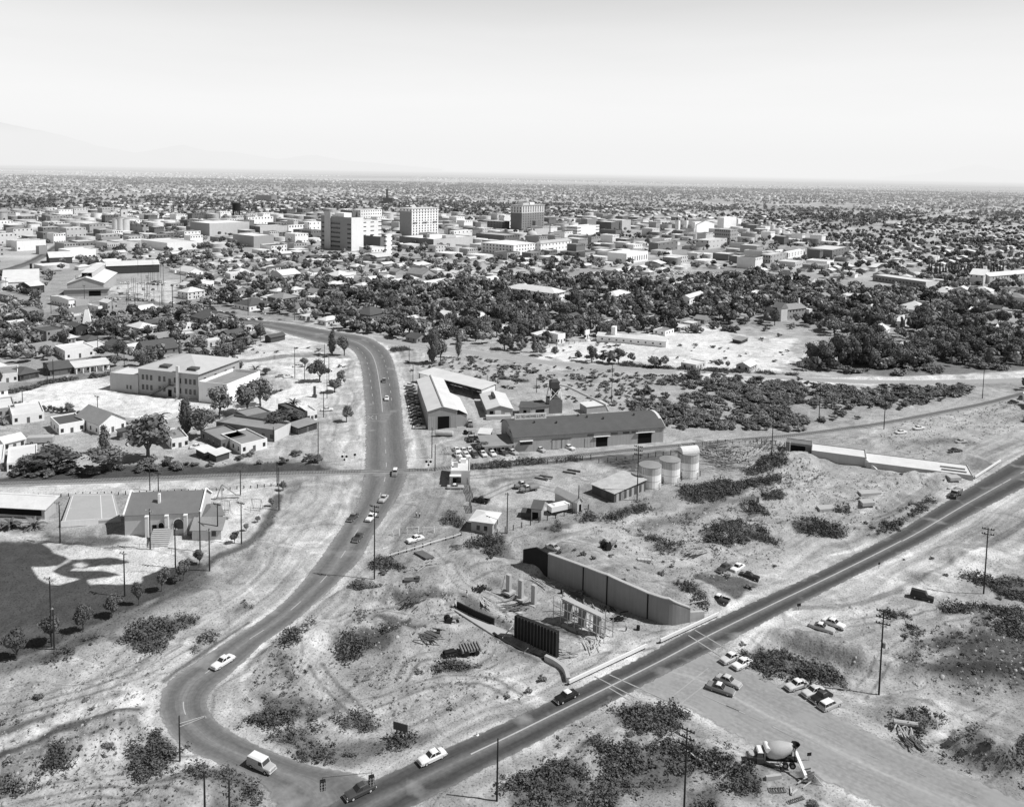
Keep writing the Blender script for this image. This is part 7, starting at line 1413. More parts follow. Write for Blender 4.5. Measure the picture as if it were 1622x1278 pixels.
 def at2(c, x, y): return Vector(at(*c(x, y)))
 a = at2(c180, 1165, 210); t = thing('slide', 'tall playground slide with a long curved chute', 'slide', a, 0); h = 4.6; e = at2(c180, 1365, 190)-a; b = MB(); b.beam((0,0,h),(e.x*.75,e.y*.75,.9),.7,.12); b.beam((e.x*.75,e.y*.75,.9),(e.x,e.y,.7),.7,.12); b.build('chute', M['steel'], t); b = MB()
 for x in (-1.9, -.2):
  for y in (-.4, .4): b.tube((x*1.0,y,0),(-.2,y,h),.06,n=5)
 for k in range(8): b.tube((-1.9+1.7*k/8,-.4,h*k/8),(-1.9+1.7*k/8,.4,h*k/8),.04,n=5)
 b.build('ladder', M['steel'], t)
 for (x0, y0, x1, y1, lb, n) in ((1150,345,1240,345,'playground swing frame with hanging chains below the slide',5),(1075,220,1330,215,'low pipe rail beside the slide',2),(1480,320,1580,325,'climbing frame at the right of the playground',4)):
  a, e = at2(c180, x0, y0), at2(c180, x1, y1); d = e-a; t = thing('swing_frame', lb, 'swing', a, math.atan2(d.y, d.x)); L = d.length; h = 3.4 if n > 2 else .9; b = MB(); b.tube((0,0,h),(L,0,h),.06,n=6)
  for x in (0, L):
   for y in (-1, 1): b.tube((x,y*h*.3,0),(x,0,h),.06,n=6)
  b.build('frame', M['steel'], t); 
  for k in range(n if n > 2 else 0): x = L*(k+.5)/n; b = MB(); b.tube((x-.2,0,h),(x-.2,0,.6),.02,n=4); b.tube((x+.2,0,h),(x+.2,0,.6),.02,n=4); b.box(x-.25,-.12,.55,x+.25,.12,.62,bottom=True); b.build('swing_seat', M['woodold'], t)
 P = [at(*cf(*q)) for q in ((140,352),(330,352),(560,390),(700,388),(860,388),(1060,440))]; o = Vector(P[0]); t = thing('field_fence', 'thin pipe fence between the hall and the ball field', 'fence', o, 0)
 for a, c in zip(P[:-1], P[1:]):
  a, c = Vector(a)-o, Vector(c)-o; n = max(2, int((c-a).length/4))
  for k in range(n): p = a.lerp(c, k/n); MB().tube(p, p+Vector((0,0,1.6)), .05, n=5).build('post', M['steel'], t)
  MB().tube(a+Vector((0,0,1.5)), c+Vector((0,0,1.5)), .04, n=5).build('top_rail', M['steel'], t)
 for i, (x, y, w, hh) in enumerate(((92,1006,138,165),(285,905,140,145),(466,848,118,150),(627,763,108,118),(775,698,78,120),(905,620,92,120),(1025,562,95,110),(980,580,50,45),(1115,472,70,75),(1310,352,62,60),(1375,285,42,36),(1440,236,36,34),(1520,150,44,46),(1580,60,60,50))):
  q = at(*cf(x, y)); sc = math.hypot(q[0], q[1]); u = 3.526*(cf(x,y)[1]-268)/100; lb = ['round dark field tree leftmost of the line','round dark field tree beside the tall floodlight pole','round field tree third from the left of the line','round field tree in the middle of the line below the pale-footed lamp','narrow field tree between the middle one and the infield corner','field tree at the corner of the infield','field tree right of the infield corner','low bush between the two infield corner trees','ragged dark tree below the hall porch','small round tree at the playground corner','small tree by the playground fence, lower of three','small tree by the playground fence, middle of three','small tree by the playground fence, upper of three','dark tree at the top corner of the playground'][i]
  tree(q[0], q[1], q[2], hh/u*1.15, w/u*1.12, 'round', 'leafd' if i < 9 else 'leafm', lb, 'young round trees of the field' if i in (1, 2, 3) else None)
 T = ((c260b,465,552,190,270,'spread','leafm','tall loose tree before the school annex, leftmost of three'),(c260b,700,505,230,240,'round','leafm','full tree before the bright school annex, middle of three'),(c260b,812,445,200,240,'spread','leafm','taller tree before the bright school annex, rightmost of three'),(c260b,190,690,170,270,'tall','leafd','dense dark tree left of the long adobe, left of the pair'),(c260b,320,712,230,250,'round','leafd','dense dark tree left of the long adobe, right of the pair'),
   (c0b,1250,890,390,360,'round','leafm','huge spreading tree beside the white gabled house'),(c0b,885,840,130,210,'tall','leafd','dark upright tree in front of the white gabled house'),(c0b,760,585,150,110,'round','leafd','dark tree behind the white gabled house'),(c0b,590,500,80,90,'spread','leafp','sparse tree at the near edge of the school yard'),(c0b,1560,690,150,270,'tall','leafd','dark tree right of the palm at the school yard edge'),(c0b,480,960,420,170,'spread','leafd','wide dark thicket beside the railway, left of two'),(c0b,930,990,330,200,'round','leafd','wide dark thicket beside the railway, right of two'),(c0b,250,985,230,140,'spread','leafd','wide low tree behind the white railway hut'),
   (c260,1310,1095,170,190,'spread','leafd','spreading tree in the school front yard by the main street'),(c260,1420,865,100,185,'tall','leafd','dark tree at the main street bend, left of the pair'),(c260,1520,870,115,150,'round','leafd','dark tree at the main street bend, right of the pair'),(c260,812,745,110,135,'round','leafd','dark round tree beside the ruined hut at the far bend'),(c260b,625,200,90,130,'spread','leafm','small tree behind the school hip roof'),(c260,1190,965,80,70,'round','leafm','small tree over the white car by the main street'),
   (c260b,860,180,80,60,'round','leafd','round bush beside the cars of the school yard'),(c260b,1490,270,90,130,'spread','leafp','thin tree at the road edge by the school corner'),(c260b,1440,330,130,110,'round','leafm','bushy tree at the road edge below the thin one'),(c260b,1540,580,100,140,'round','leafm','round bush tree alone on the sand beside the main street'),(c260b,980,620,260,130,'round','leafd','dark thicket behind the long adobe'),(c260b,1130,600,160,110,'round','leafd','dark thicket left of the adobe store'),
   (c540,735,490,160,250,'tall','leafm','tall roadside tree at the dirt road fork, left of the pair'),(c540,800,480,110,190,'round','leafp','pale thin tree leaning on the roadside pair'),(c540,940,440,90,200,'tall','leafm','slim roadside tree at the dirt road fork, right of the pair'),(c1180,400,70,110,120,'round','leafd','dark tree in the clump above the levee, leftmost of six'),(c1180,470,80,120,150,'round','leafm','dark tree in the clump above the levee, second of six'),(c1180,545,75,130,190,'spread','leafd','tallest dark tree in the clump above the levee, third of six'),(c1180,620,70,110,170,'round','leafd','dark tree in the clump above the levee, fourth of six'),(c1180,690,60,120,180,'spread','leafd','dark tree in the clump above the levee, fifth of six'),(c1180,770,60,120,140,'round','leafm','dark tree in the clump above the levee, rightmost of six'),(c0,900,690,220,140,'round','leafd','dark tree right of the white cone tower'),(c0,970,960,120,90,'round','leafd','dark round tree at the right end of the motel'))
 for c, x, y, w, hh, kd, mk, lb in T:
  px, py = c(x, y); q = at(px, py); s = {c260b:5.327,c260:5.327,c0b:5.327,c0:5.327,c540:5.069,c1180:3.67}[c]; u = s*(py-(254+.018*px))/100; tree(q[0], q[1], q[2], hh/u*1.15, w/u*1.3, kd, mk, lb)
 for c, x, y, hh, w, lb in ((c260b,1090,475,4.0,4.2,'short broad palm beside the adobe store by the road'),(c0b,1350,592,4.2,4.6,'short broad palm at the near edge of the school yard'),(c260,765,1010,2.6,4.0,'low palm in the school yard behind the bright annex'),(c0b,20,600,3,4,'low palm at the left edge of the school yard'),(cf,60,270,2.4,4.4,'low palm before the grandstand, left'),(cf,190,275,2.2,4.0,'low palm before the grandstand, right')):
  q = at(*c(x, y)); palm(q[0], q[1], q[2], hh, w, lb)
 for i, (x, y, hh) in enumerate(((1190,540,17),(1320,450,16),(1100,570,14),(1430,480,13),(1525,480,12),(225,590,12),(1350,560,9),(40,640,9),(160,650,9),(1470,400,12))):
  q = at(*c260(x, y)); palm(q[0], q[1], q[2], hh, 2.6, 'tall fan palm among the trees at the far bend', 'fan palms at the far bend')
# ================================================================== named houses of the old quarter and the wood
RT = dict(w='roofwhite', g='roofgrey', d='roofdark', t='rooftile', m='tindull')
WT = dict(w='white', c='cream', g='grey', b='brick', m='brickmid', d='dark', p='plank', t='tinwall')
def H(c, xl, xc, xr, yb, h, kind, rt, wt, label, cat='house', name='house', rh=None, a=rad(35), win=True, L1=None, L2=None, ov=.5, rows=1, para=.5):
 if c: X = lambda v: c(v, 0)[0]; Yb = c(0, yb)[1]
 else: X = lambda v: v; Yb = yb
 fr = corner(X(xl), X(xc), X(xr), Yb, a, L1, L2)
 if win and name == 'house': fr = fr[:3]+(min(fr[3], 30), min(fr[4], 17))
 rh = rh or (h+min(fr[3], fr[4])*.22 if kind in ('hip', 'gx', 'gy') else h+.5)
 t = building(fr, h, name, label, cat, M[WT[wt]], M[RT[rt]], kind, rh, ov, para)
 if win:
  for f in ('f', 'l'):
   L = flen(fr, f); n = int(min(9, max(2, L/3.6))); windows(t, fr, f, rows, n, 1.0, 1.4, .9, h-2.2, .12, .12)
  put_on(t, fr, 'f', flen(fr, 'f')*.5, 0, 1.0, 2.1, _db, 'door')
 return t, fr
def named_houses():
 t, fr = H(c0, 525,632,925,1022, 3.4, 'shed', 'w', 'w', 'long low white motel with a bright roof and porch posts', 'motel', 'motel', a=rad(52), L2=10); L1 = fr[3]
 for k in range(6): rbox(t, 'porch_post', M['white'], L1*(.02+.19*k), -1.6, 0, L1*(.02+.19*k)+.4, -1.2, 3.0)
 MB().box(-.3,-2.0,3.05,L1+.3,-.05,3.25,bottom=True).build('porch_roof', M['roofwhite'], t)
 H(c0, 290,425,605,1045, 3.2, 'gx', 'd', 'b', 'dark-roofed house with a front porch left of the motel', a=rad(50)); H(c0, 60,170,330,1085, 3.0, 'hip', 'd', 'd', 'dark hip-roofed house behind bushes at the far left street'); H(c0, -80,-20,150,1105, 4.2, 'flat', 'g', 'w', 'white flat-roofed house at the left edge of the street', a=rad(60))
 H(c0, 420,550,800,905, 4.6, 'flat', 'w', 'w', 'bright white stepped house behind the motel', a=rad(45)); H(c0, 600,720,910,850, 3.4, 'flat', 'w', 'w', 'low white flat house between the stepped house and the dark gable', a=rad(45)); H(c0, 170,310,490,880, 3.2, 'gx', 'g', 'g', 'grey gabled house left of the stepped white house')
 H(c0, 260,395,560,770, 7.0, 'flat', 'd', 'm', 'two-storey brown house with a balcony left of the white cone tower', rows=2); H(c0, 560,640,740,705, 5.5, 'gy', 'd', 'd', 'dark gabled house at the foot of the white cone tower'); H(c0, 500,580,660,770, 3.0, 'shed', 'w', 'g', 'small house with bright lean-to roof below the dark gable'); H(c0, 650,740,870,800, 3.6, 'hip', 'd', 'b', 'dark hip house right below the white cone tower')
 H(c0, 880,980,1120,850, 3.6, 'gy', 'd', 'm', 'cottage with twin dark gables right of the cone tower'); H(c0, 1040,1110,1240,860, 3.2, 'gx', 'w', 'c', 'small house with pale roof between dark ridges'); H(c0, 1150,1230,1500,880, 3.2, 'gx', 'd', 'b', 'long dark-ridged house behind the school roof', a=rad(50)); H(c0, 1070,1180,1320,700, 4.2, 'hip', 'w', 'c', 'pale hip house right of the round tree'); H(c0, 1190,1250,1420,660, 4.4, 'gx', 'd', 'g', 'dark gabled house before the tall trees')
 H(c0, 1110,1200,1330,540, 4.0, 'gx', 'w', 'b', 'brick shop with a pale roof by the far street'); H(c0, 740,830,865,505, 4.0, 'flat', 'w', 'w', 'small white office cube on the gravel lot', 'office', 'office'); H(c0, 840,910,990,480, 4.6, 'gy', 'w', 'g', 'grey gabled cube right of the small white office', 'shed', 'shed'); H(c0, 430,580,630,465, 5.6, 'gx', 'w', 'w', 'white gabled garage with a dark open door', 'garage', 'garage'); H(c0, 625,640,750,455, 4.0, 'flat', 'w', 'g', 'grey annex right of the white garage', 'garage', 'garage', win=False)
 H(c0, 160,230,370,560, 5.0, 'flat', 'g', 'm', 'brown flat-roofed shop in the left quarter', a=rad(45)); H(c0, -60,150,270,440, 5.0, 'flat', 'g', 'g', 'grey yard shed at the left edge', 'shed', 'shed'); H(c0, 160,260,375,350, 6, 'gx', 'w', 'd', 'dark mill shed with pale roof and a black stack', 'mill', 'mill', win=False); H(c0, -60,20,330,330, 7, 'gx', 'w', 'w', 'white long shed at the left edge by the cistern', 'shed', 'shed', a=rad(60), win=False)
 p = at(*c0(265,250)); t = thing('smoke_stack', 'black factory stack left of the big gabled shed', 'stack', (p[0], p[1], 0), 0); MB().tube((0,0,0),(0,0,HT(*c0(265,250), c0(265,95)[1])),1.1,.9,12).build('stack', M['black'], t); MB().tube((0,0,0),(0,0,2.5),2.2,n=12).build('base', M['dark'], t)
 p = at(*c0(25,335)); h = HT(*c0(25,335), c0(25,250)[1]); t = thing('cistern', 'round white cistern at the left edge', 'tank', p, 0); MB().lathe([(3.6,0),(3.6,h),(3.7,h+.1)],18).build('shell', M['white'], t); MB().lathe([(3.8,h+.1),(.2,h+1.6)],18).build('lid', M['roofgrey'], t)
 A, B = (106.8,468), (164.6,466.5); fr0 = abc(A, B, depth=1); h = HT(*A, 449); r0 = np.array(G(*crop(0,330,8.11)(1095,870), h+4)); r1 = np.array(G(*crop(0,330,8.11)(590,745), h+4)); L = min(90, np.hypot(*(r1-r0))); fr = abc(A, B, depth=L); fr = (fr[0], fr[1], fr[2], fr[3], 62)
 t = building(fr, h, 'factory', 'big dark-sided factory shed with a bright gabled roof and grey front', 'factory', M['grey'], M['roofwhite'], 'gy', h+4.5, .8); MB().box(-.12,.6,0,-.04,fr[4],h-.3).build('side_wall', M['dark'], t); rbox(t, 'front_annex', M['grey'], -1, -7, 0, fr[3]+4, -.6, 5.0); MB().box(-2,-8,5.0,fr[3]+5,-.6,5.3,bottom=True).build('annex_roof', M['roofgrey'], t)
 MB().add([(fr[3]*.36,6,h+3.6),(fr[3]*.36,60,h+3.6),(fr[3]*.36,60,h+7.0),(fr[3]*.36,6,h+7.0)], [(0,1,2,3)]).build('monitor_wall', M['dark'], t); MB().box(fr[3]*.34,5,h+7,fr[3]*.66,61,h+7.4,bottom=True).build('monitor_roof', M['roofwhite'], t); MB().box(fr[3]*.64,6,h+3.2,fr[3]*.65,60,h+7).build('monitor_wall', M['cream'], t)
 for k in range(3): MB().tube((fr[3]*.18,10+2.5*k,h+1),(fr[3]*.18,10+2.5*k,h+4.6),.6,n=8).build('vent_pipe', M['tindull'], t)
 put_on(t, fr, 'f', fr[3]*.8, 0, 8, 4, _ob, 'doorway', off=7.1)
 H(c0, 880,900,1345,185, 7.5, 'gx', 'w', 'd', 'long dark warehouse with a pale double roof beside the storage yard', 'warehouse', 'warehouse', a=rad(62), win=False, L2=34, rh=10); H(crop(0,330,8.11), 460,640,930,720, 6.5, 'gx', 'w', 'd', 'dark freight house with a broad pale roof beside the rails', 'freight house', 'freight_house', win=False, a=rad(55), L2=30)
 p = G(138.3,523.5); h = HT(138.3,523.5,487); w0 = 2.9; t = thing('cone_tower', 'white four-sided tapering tower standing among dark houses', 'tower', (*p, 0), rad(20)); MB().loft([[(s*w,q*w,z) for s, q in ((-1,-1),(1,-1),(1,1),(-1,1))] for w, z in ((w0*1.05,0),(w0*.32,h*.94))]).build('shaft', M['white'], t); MB().loft([[(s*w,q*w,z) for s, q in ((-1,-1),(1,-1),(1,1),(-1,1))] for w, z in ((w0*.36,h*.94),(w0*.05,h*1.05))]).build('cap', M['roofgrey'], t); MB().box(-.4,-w0*.95,h*.12,.4,-w0*.8,h*.2).build('window', M['glass'], t); rbox(t, 'base', M['cream'], -w0*1.3, -w0*1.3, -.3, w0*1.3, w0*1.3, .8)
 H(c0b, 425,500,715,690, 4.0, 'flat', 'd', 'w', 'white-fronted adobe with dark flat roof left of the gabled house', a=rad(48)); H(c0b, 640,840,1120,690, 4.2, 'gy', 'g', 'w', 'white gabled house with a dull roof and porch near the huge tree', rh=7.4, a=rad(36), L1=10); H(c0b, 30,105,375,600, 3.6, 'flat', 'w', 'w', 'long bright adobe at the lower edge of the school yard', a=rad(55)); H(c0b, -60,-10,130,540, 3.6, 'flat', 'w', 'g', 'adobe at the left edge below the hedge', a=rad(55))
 H(c0b, 990,1010,1130,730, 3.2, 'shed', 'd', 'b', 'dark porch wing right of the white gabled house'); H(c0b, 1380,1450,1590,810, 3.8, 'flat', 'g', 'w', 'white adobe with dark doorway right of the huge tree', a=rad(55)); H(c0b, -40,40,210,830, 3.2, 'gx', 'w', 'c', 'low white house at the left edge among trees'); H(c0b, 20,60,315,1000, 3.0, 'flat', 'w', 'w', 'white hut beside the railway brush at the left', a=rad(60)); H(c0b, -60,-20,30,985, 3.4, 'flat', 'w', 'w', 'small white cube at the far left by the railway', a=rad(60))
 p = at(*c0b(345,755)); t = thing('bus', 'old ribbed bus body standing under trees by the adobes', 'bus', p, rad(12)); MB().box(-4.2,-1.2,.5,4.2,1.2,2.4).build('body', M['rust'], t); MB().loft([[(-4.2,-1.2,2.4),(4.2,-1.2,2.4),(4.2,1.2,2.4),(-4.2,1.2,2.4)],[(-4,-.8,2.8),(4,-.8,2.8),(4,.8,2.8),(-4,.8,2.8)]]).build('roof', M['tindull'], t); wheels(t, (2.8,-2.6), 1.1, True)
 fr = abc(c260b(440,670), c260b(930,745), depth=9); fr = (fr[0], fr[1], fr[2], fr[3], 10); t = building(fr, HT(*c260b(440,670), c260b(440,572)[1]), 'adobe_row', 'long dark adobe with a flat roof and bright end wall', 'adobe', M['brick'], M['roofgrey'], 'flat', para=.9); windows(t, fr, 'f', 1, 5, 1.2, 1.6, 1.0, 1.0, .4, .05); MB().box(fr[3]+.02,0,0,fr[3]+.1,fr[4],fr[4]*.42).build('end_wall', M['cream'], t)
 p = at(*c260b(590,715)); t = thing('bus', 'dark bus with pale roof parked against the long adobe', 'bus', p, rad(-8)); MB().box(-4.2,-1.2,.5,4.2,1.2,2.5).build('body', PAINT['dark'], t); MB().loft([[(-4.2,-1.2,2.5),(4.2,-1.2,2.5),(4.2,1.2,2.5),(-4.2,1.2,2.5)],[(-4,-.8,2.95),(4,-.8,2.95),(4,.8,2.95),(-4,.8,2.95)]]).build('roof', PAINT['light'], t); wheels(t, (2.8,-2.6), 1.1, True)
 for k in range(6): rbox(t, 'side_window', M['frame'], -3.6+1.25*k, -1.26, 1.6, -2.7+1.25*k, -1.21, 2.2)
 H(c260b, 315,480,690,815, 3.6, 'flat', 'g', 'b', 'adobe house with white parapets, front left block', a=rad(45)); H(c260b, 480,650,870,850, 3.6, 'flat', 'g', 'w', 'adobe house with white parapets, front right block', a=rad(45)); H(c260b, 270,340,430,890, 2.4, 'shed', 'w', 'd', 'low shed with a bright roof in front of the parapet houses, left', win=False); H(c260b, 380,440,550,915, 2.4, 'shed', 'w', 'd', 'low shed with a bright roof in front of the parapet houses, right', win=False)
 H(c260b, 960,1140,1210,590, 4.2, 'flat', 'd', 'd', 'dark adobe block behind the adobe store', a=rad(45)); H(c260b, 1140,1210,1290,575, 4.0, 'flat', 'w', 'w', 'small white adobe store at the road edge', 'store', 'store', a=rad(55)); H(c260b, 1050,1130,1290,690, 3.0, 'shed', 'g', 'd', 'low porch building below the adobe store'); H(c260b, 600,700,900,600, 3.4, 'flat', 'g', 'b', 'dark low adobe under the three school trees', a=rad(45))
 t, fr = H(c260, 570,720,900,495, 3.8, 'hip', 'd', 'w', 'dark hip-roofed house with white walls at the far bend'); H(c260, 850,900,1020,765, 3.4, 'gx', 'd', 'd', 'ruined dark hut beside the round tree at the far bend', win=False); H(c260, 455,560,700,760, 3.6, 'gx', 'd', 'd', 'long dark house among trees at the far bend'); H(c260, 700,725,765,665, 3.0, 'gy', 'w', 'w', 'tiny white hut at the street edge of the far bend'); H(c260, 840,1000,1130,450, 5, 'hip', 'g', 'b', 'brown two-storey house behind the palms', rows=2)
 H(c260, 115,200,345,400, 5.5, 'hip', 'w', 'c', 'pale house with tall front left of the street cars', rows=2); H(c260, 255,320,420,300, 5, 'flat', 'w', 'w', 'white flat house in the trees left of the bend'); H(c260, 240,300,350,245, 4, 'hip', 'd', 'w', 'dark pyramid-roofed house left of the white row'); H(c260, 515,560,770,225, 4.5, 'flat', 'w', 'w', 'row of white adobes with dark doorways', a=rad(55)); H(c260, 860,890,985,190, 6.5, 'hip', 'd', 'c', 'tall house with a dark pyramid roof', rows=2); H(c260, 885,1000,1150,235, 4.5, 'gx', 'w', 'c', 'house with a broad white gable roof'); H(c260, 1330,1470,1600,250, 5, 'hip', 'w', 'w', 'large bright pyramid-roofed house'); H(c260, 300,340,420,430, 3.6, 'gx', 'g', 'w', 'small grey-roofed house by the street cars')
 H(None, 557,586,618,509, 4, 'hip', 'd', 'b', 'dark hip house at the wood edge by the street bend'); H(None, 618,630,647,529, 3.6, 'hip', 'g', 'c', 'low ridged house on the wood edge right of the bend'); H(None, 586,597,608,506, 3.4, 'flat', 'w', 'g', 'small pale-roofed hut at the wood edge'); H(None, 571,580,586,516, 3, 'shed', 'w', 'g', 'tiny bright-roofed hut at the wood edge')
 t, fr = H(None, 802,878,894,478, 6.5, 'hip', 'w', 'w', 'white mansion with a long bright hip roof in the wood', 'mansion', 'mansion', rows=2, ov=1.2); H(None, 954,975,997,480, 5.5, 'hip', 'w', 'w', 'white villa with deep eaves in the middle of the wood', rows=2, ov=1.4)
 t, fr = H(None, 1225,1231,1284,508, 7, 'gx', 'g', 'g', 'large grey gabled house at the edge of the sand flats', rows=2, a=rad(58), L2=12); rbox(t, 'wing', M['cream'], -.5, -3.5, 0, 6, -.05, 9); MB().loft([[(-.9,-3.9,9),(6.4,-3.9,9),(6.4,4,9),(-.9,4,9)],[(2.6,-3.9,12.5),(2.9,-3.9,12.5),(2.9,4,12.5),(2.6,4,12.5)]]).build('wing_roof', M['roofgrey'], t); rbox(t, 'end_wall', M['white'], fr[3]-.1, -2.5, 0, fr[3]+3, 5, 6); rbox(t, 'chimney', M['white'], fr[3]-2, 5, 8, fr[3]-1, 6, 13)
 fr = abc(c860(345,165), c860(790,205), depth=8); t = building(fr, 3.6, 'stable', 'long white low stable at the upper edge of the sand flats', 'stable', M['white'], M['roofwhite'], 'gx', 5.0, .4); windows(t, fr, 'f', 1, 9, .9, .9, 1.4, 1.4); rbox(t, 'tower', M['white'], fr[3]*.20, 2, 4, fr[3]*.26, 6, 9)
 H(c860, 30,95,143,180, 5.5, 'flat', 'w', 'w', 'white box of a building at the corner of the wood', a=rad(48)); H(c860, 265,272,300,150, 5, 'flat', 'w', 'w', 'slim white shed beside the stable'); H(c860, 1150,1270,1400,185, 2.2, 'shed', 'g', 'd', 'low dark ruin on the sand flats', win=False, L1=12, L2=5); H(c860, 380,395,455,80, 4, 'hip', 'w', 'w', 'white porch house behind the stable'); H(c860, 100,160,240,60, 4.5, 'gx', 'd', 'b', 'dark-roofed house between trees above the white box')
 for q in ((690,703,726,508,3.6,'gy','w','w','bright gabled house, nearest in the wood'),(640,650,662,513,3.4,'gx','w','c','pale house half hidden by the wood, left'),(735,748,770,512,3.4,'gx','w','c','pale ridged house behind the round trees'),(780,795,806,526,3.6,'flat','w','w','white wall house above the row of trees'),(842,850,870,540,3.6,'shed','w','c','pale-roofed shed at the wood corner'),(660,680,715,460,4,'gx','w','c','pale long house deep in the wood'),(1077,1092,1134,482,5,'gx','w','w','bright house with three gables in the wood'),(1057,1068,1087,460,4,'gx','w','c','pale-roofed house above the three gables'),(1100,1108,1125,463,4,'gx','w','g','pale-roofed house beside a dark palm'),(1178,1195,1220,475,4,'flat','w','w','low bright house in the middle of the wood'),(1290,1310,1316,480,5,'gx','g','g','steep-gabled house among trees at right'),(1418,1430,1445,520,4.5,'gy','w','w','white shrine-like house at the right of the flats'),(1530,1545,1582,505,4.5,'flat','w','w','long pale two-part house among right-hand trees'),(1576,1590,1660,528,3.5,'flat','w','w','white wall and shed at the right edge'),(1035,1042,1060,452,4,'hip','w','w','white cottage below the downtown trees'),(774,779,792,472,4,'hip','w','w','small white tower house in the wood')):
  H(None, *q)
 t, fr = H(None, 1382,1466,1487,457, 6, 'flat', 'w', 'm', 'long brown building with bright end beyond the parking lot', 'school building', 'long_building', win=False, a=rad(60)); windows(t, fr, 'l', 1, 14, 1.6, 1.6, 2, 2); rbox(t, 'end_wall', M['white'], 0, -.15, 0, fr[3], -.05, 5.8)
 t, fr = H(None, 1535,1557,1567,453, 10, 'gy', 'w', 'c', 'pale gabled convent block with a turret at the right', 'convent', 'convent', rows=2, rh=13); rbox(t, 'turret', M['white'], fr[3]*.6, 1, 10, fr[3]*.6+3, 4, 15)
 t, fr = H(None, 1566,1567,1680,450, 7.5, 'gx', 'w', 'c', 'long convent wing with a light roof running off the right edge', 'convent', 'convent', a=rad(60), L2=12, win=False); windows(t, fr, 'f', 2, 14, 1.2, 1.6, 1.2, 4.6)
 t, fr = H(None, 1377,1387,1402,428, 3, 'gy', 'w', 'd', 'open dark-fronted shed with a bright roof near the cypress row', 'shed', 'shed', win=False); put_on(t, fr, 'l', fr[4]*.5, 0, fr[4]*.8, 2.6, _ob, 'opening')
